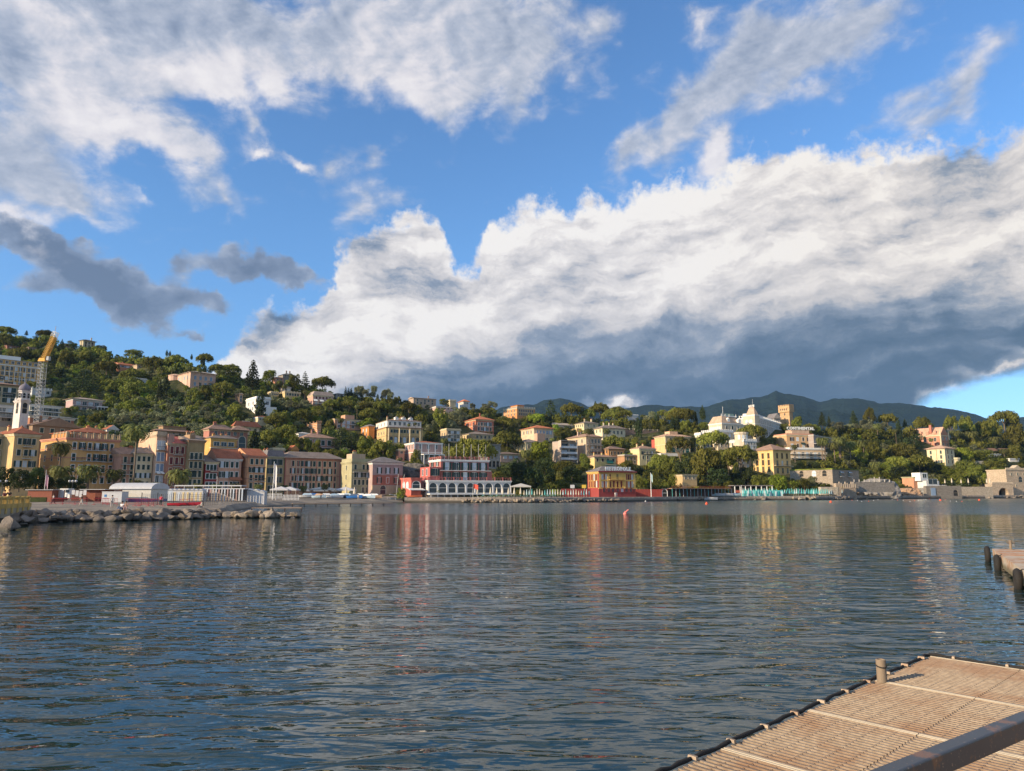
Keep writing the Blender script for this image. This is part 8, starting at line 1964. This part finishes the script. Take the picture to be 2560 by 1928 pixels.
p = q_(cx_('F', 1012), 4); pole(p, EYE + ray(cx_('F', 1012), cy_('F', 1275))[1] * p.y - p.z, 'pole with a red flag before the middle of the white arcade', flag=((.60, .08, .05), (1.6, 1.3), .98))
p = q_(cx_('G', 1600), 3); pole(p, EYE + ray(cx_('G', 1588), cy_('G', 1120))[1] * p.y - p.z, 'tall white flagpole on the quay before the bright red sea wall', flag=((.45, .62, .66), (.5, 2.4), .97), r_=.16)
p = q_(cx_('H', 970), 3); pole(p, EYE + ray(cx_('H', 970), cy_('H', 1410))[1] * p.y - p.z, 'white pole standing in front of the open shelter', r_=.14)
for x, mt, lab in ((515, WP, 'white sign board on a pole above the parasols, left of the yellow one'), (675, paint((.62, .42, .06), .6), 'yellow sign board on a pole left of the red and yellow hotel')):
    p = q_(cx_('G', x), 6); hh = EYE + ray(cx_('G', x), cy_('G', 1290))[1] * p.y - p.z; t = thing('sign_board', lab, 'sign', p); m_ = MB(); m_.tube([(0, 0, 0), (0, 0, hh)], .07, GREYT, 6); m_.obj('pole', t); m_ = MB(); m_.box(-.9, .5, -.12, -.08, hh - 1.1, hh, mt); m_.obj('board', t)
for x, n, lab in ((20, 1195, 'street lamp with two white globes over the dark hedge at far left'), (990, 0, 'street lamp with three white globes in front of the dark shrubs by the orange block')):
    p = at('D', x, 1130, 158); hh = EYE + ray(cx_('D', x), cy_('D', 1035))[1] * 158 - p.z; t = thing('street_lamp', lab, 'street lamp', p, 0, 'globe street lamps'); m_ = MB(); m_.tube([(0, 0, 0), (0, 0, hh)], .06, IRON, 6); m_.tube([(-.75, 0, hh), (.75, 0, hh)], .04, IRON, 5); m_.obj('post', t)
    for gx in ((-.72, 0, .72) if x > 500 else (-.72, .72)): m_ = MB(); m_.lathe([(.05, 0), (.22, .12), (.27, .27), (.22, .42), (.06, .52)], WP, 10, (gx, 0)); o = m_.obj('globe', t, smooth=True); o.location = (0, 0, hh + .03)
t = thing('notice_board', 'pair of tall white notice panels before the white truck', 'sign', at('Y', 1180, 440, 140)); 
for i in range(2): m_ = MB(); m_.box(i * .8, i * .8 + .72, 0, .05, .8, 2.3, WP); m_.obj('panel', t)
t = thing('notice_board', 'row of white papers hung on the dark hut', 'sign', at('Y', 1515, 460, 140))
for i, dz in enumerate((.3, .0, -.2, .2)): m_ = MB(); m_.box(i * .75, i * .75 + .6, 0, .04, 1.1 + dz, 2.2 + dz * .3, WP); m_.obj('paper', t)
p = at('Y', 1115, 460, 152); t = thing('delivery_truck', 'white delivery truck parked behind the notice panels', 'truck', p); m_ = MB(); m_.box(0, 3.6, 0, 1.9, .5, 1.5, WHITE); m_.obj('body', t); m_ = MB(); m_.box(1.2, 3.5, .05, 1.85, 1.502, 2.5, WHITE, .12); m_.obj('cab', t)
for x in (.7, 2.8): m_ = MB(); m_.tube([(x, -.02, .38), (x, .22, .38)], .38, RUB, 12); m_.obj('wheel', t)
for x in (1.4, 2.6): m_ = MB(); m_.box(x, x + .8, .02, .09, 1.65, 2.3, GLASS); m_.obj('side_window', t)
# tower crane with folded jib
t0 = P(cx_('A', 540), cy_('A', 1490), 245); t1 = P(cx_('A', 597), cy_('A', 690), 245); t = thing('tower_crane', 'tall lattice crane mast with a folded orange jib at the upper left', 'crane', t0); HM = t1.z - t0.z + 3
CY_ = paint((.70, .36, .04), .5, key='crane_orange'); CG = paint((.46, .46, .46), .5, key='crane_grey')
def lattice(m_, a, b, w, n, mt, r_=.09):
    a, b = Vector(a), Vector(b); d = (b - a).normalized(); s1 = d.cross(Vector((0, 1, 0))).normalized() * w / 2; s2 = d.cross(s1).normalized() * w / 2; C_ = [s1 + s2, s1 - s2, -s1 - s2, -s1 + s2]
    for c in C_: m_.tube([a + c, b + c], r_, mt, 4)
    for i in range(n):
        u0, u1 = a.lerp(b, i / n), a.lerp(b, (i + 1) / n)
        for k in range(4): m_.tube([u0 + C_[k], u1 + C_[(k + 1) % 4]], r_ * .6, mt, 3); m_.tube([u1 + C_[k], u1 + C_[(k + 1) % 4]], r_ * .6, mt, 3)
m_ = MB(); lattice(m_, (0, 0, -22), (t1.x - t0.x, 0, HM - 3), 1.8, 34, CG, .075); m_.obj('mast', t)
jt = P(cx_('A', 752), cy_('A', 350), 245) - t0; jb = Vector((t1.x - t0.x, 0, HM - 3)); jb2 = P(cx_('A', 610), cy_('A', 650), 245) - t0
m_ = MB(); lattice(m_, (jb2.x, 0, jb2.z), (jt.x, 0, jt.z), 1.4, 14, CY_, .10); m_.obj('jib', t)
m_ = MB(); m_.box(jb.x - 1.3, jb.x + 1.2, -1.0, 1.0, HM - 3.0, HM - 1.8, CY_, .3); m_.obj('slewing_unit', t); m_ = MB(); m_.box(jb.x + 1.3, jb.x + 2.2, -.6, .6, HM - 2.6, HM - 1.2, CG); m_.obj('counterweight', t)
m_ = MB(); lattice(m_, (jt.x - .2, 0, jt.z), (jt.x + .5, 0, jt.z + 1.8), 1.4, 2, WHITE, .12); m_.tube([(jt.x, 0, jt.z), (jt.x + .3, 0, jt.z + 4)], .07, CY_, 4); m_.obj('jib_head', t); m_ = MB(); m_.tube([(jb.x - 1.4, 0, HM - 1.3), (jb.x - .9, 0, HM + 5.5), (jt.x - 1, 0, jt.z - 2)], .06, GREEN, 4); m_.obj('stay', t)
# gazebo beside the arcade
p = q_(cx_('X', 1465), 10); tent(p, 6.2, 4, 3.6, 'grey canopy on thin posts at the right end of the white arcade', GREYT, 'gazebo', 'gazebo')
# buoys
def buoy(px, py, r_, mt, label, group=None, stick=False):
    v = onplane(px, py, 0); t = thing('buoy', label, 'buoy', v, 0, group); m_ = MB(); m_.lathe([(r_ * .5, -r_ * .5), (r_, 0), (r_ * .9, r_ * .7), (r_ * .35, r_ * 1.2), (.04, r_ * 1.6)], mt, 12); m_.obj('float', t, smooth=True)
    if stick: m_ = MB(); m_.tube([(0, 0, r_ * .8), (r_ * 1.1, 0, r_ * 1.9), (r_ * 1.7, 0, r_ * 2.3)], r_ * .33, mt, 7); m_.obj('top_ring', t)
    return t
PKB = paint((.80, .22, .18), .5, key='pink_buoy'); RDB = paint((.70, .10, .04), .5, key='red_buoy')
buoy(1563, 1286, .29, PKB, 'large pink mooring buoy with a bent top floating in mid bay', None, True)
for px, py, w in ((1766.5, 1261, 'before the bathing deck'), (2077, 1256.5, 'before the vine-topped stone building'), (2351, 1252, 'before the white beach house'), (2448, 1251.5, 'before the sunlit rubble sea wall')): buoy(px, py, .42, RDB, 'small red buoy ' + w, 'small red buoys')
for i in range(22):
    px = 2130 + i * 13 + rk.uniform(-3, 3); buoy(px, 1250.5 + 3.5 * math.sin(i * .7) + rk.uniform(-1, 1), .15, WP if i % 3 else RDB, 'tiny float in the line of floats before the right-hand shore', 'line of tiny floats')
buoy(1614, 1254.5, .3, WP, 'small white float before the red and yellow hotel')
t = thing('inflatable_boat', 'orange inflatable boat on the quay left of the white arcade', 'boat', q_(cx_('F', 85) + 4, 2) if cx_('F', 85) > 1011 else beachP(1016, 222)); hull(4.5, 1.7, .7, paint((.72, .18, .08), .5, key='orange_boat'), REDM).obj('hull', t)
# ---------------------------------------------------------------- air between here and the mountain
m = bpy.data.materials.new('haze_air'); m.use_nodes = True; T = NT(m.node_tree); o_ = T.n('ShaderNodeOutputMaterial'); pv = T.n('ShaderNodeVolumePrincipled')
pv.inputs['Color'].default_value = (.36, .62, 1.0, 1); pv.inputs['Density'].default_value = .000036; pv.inputs['Anisotropy'].default_value = .0; T.put(o_.inputs['Volume'], pv.outputs[0])
mb = MB(); mb.box(-7100, 7100, -230, 4700, -3, 720, m); hz = mb.obj('haze'); hz['kind'] = 'stuff'; tag(hz, 'thin bluish summer haze over the bay', 'haze'); hz['kind'] = 'stuff'
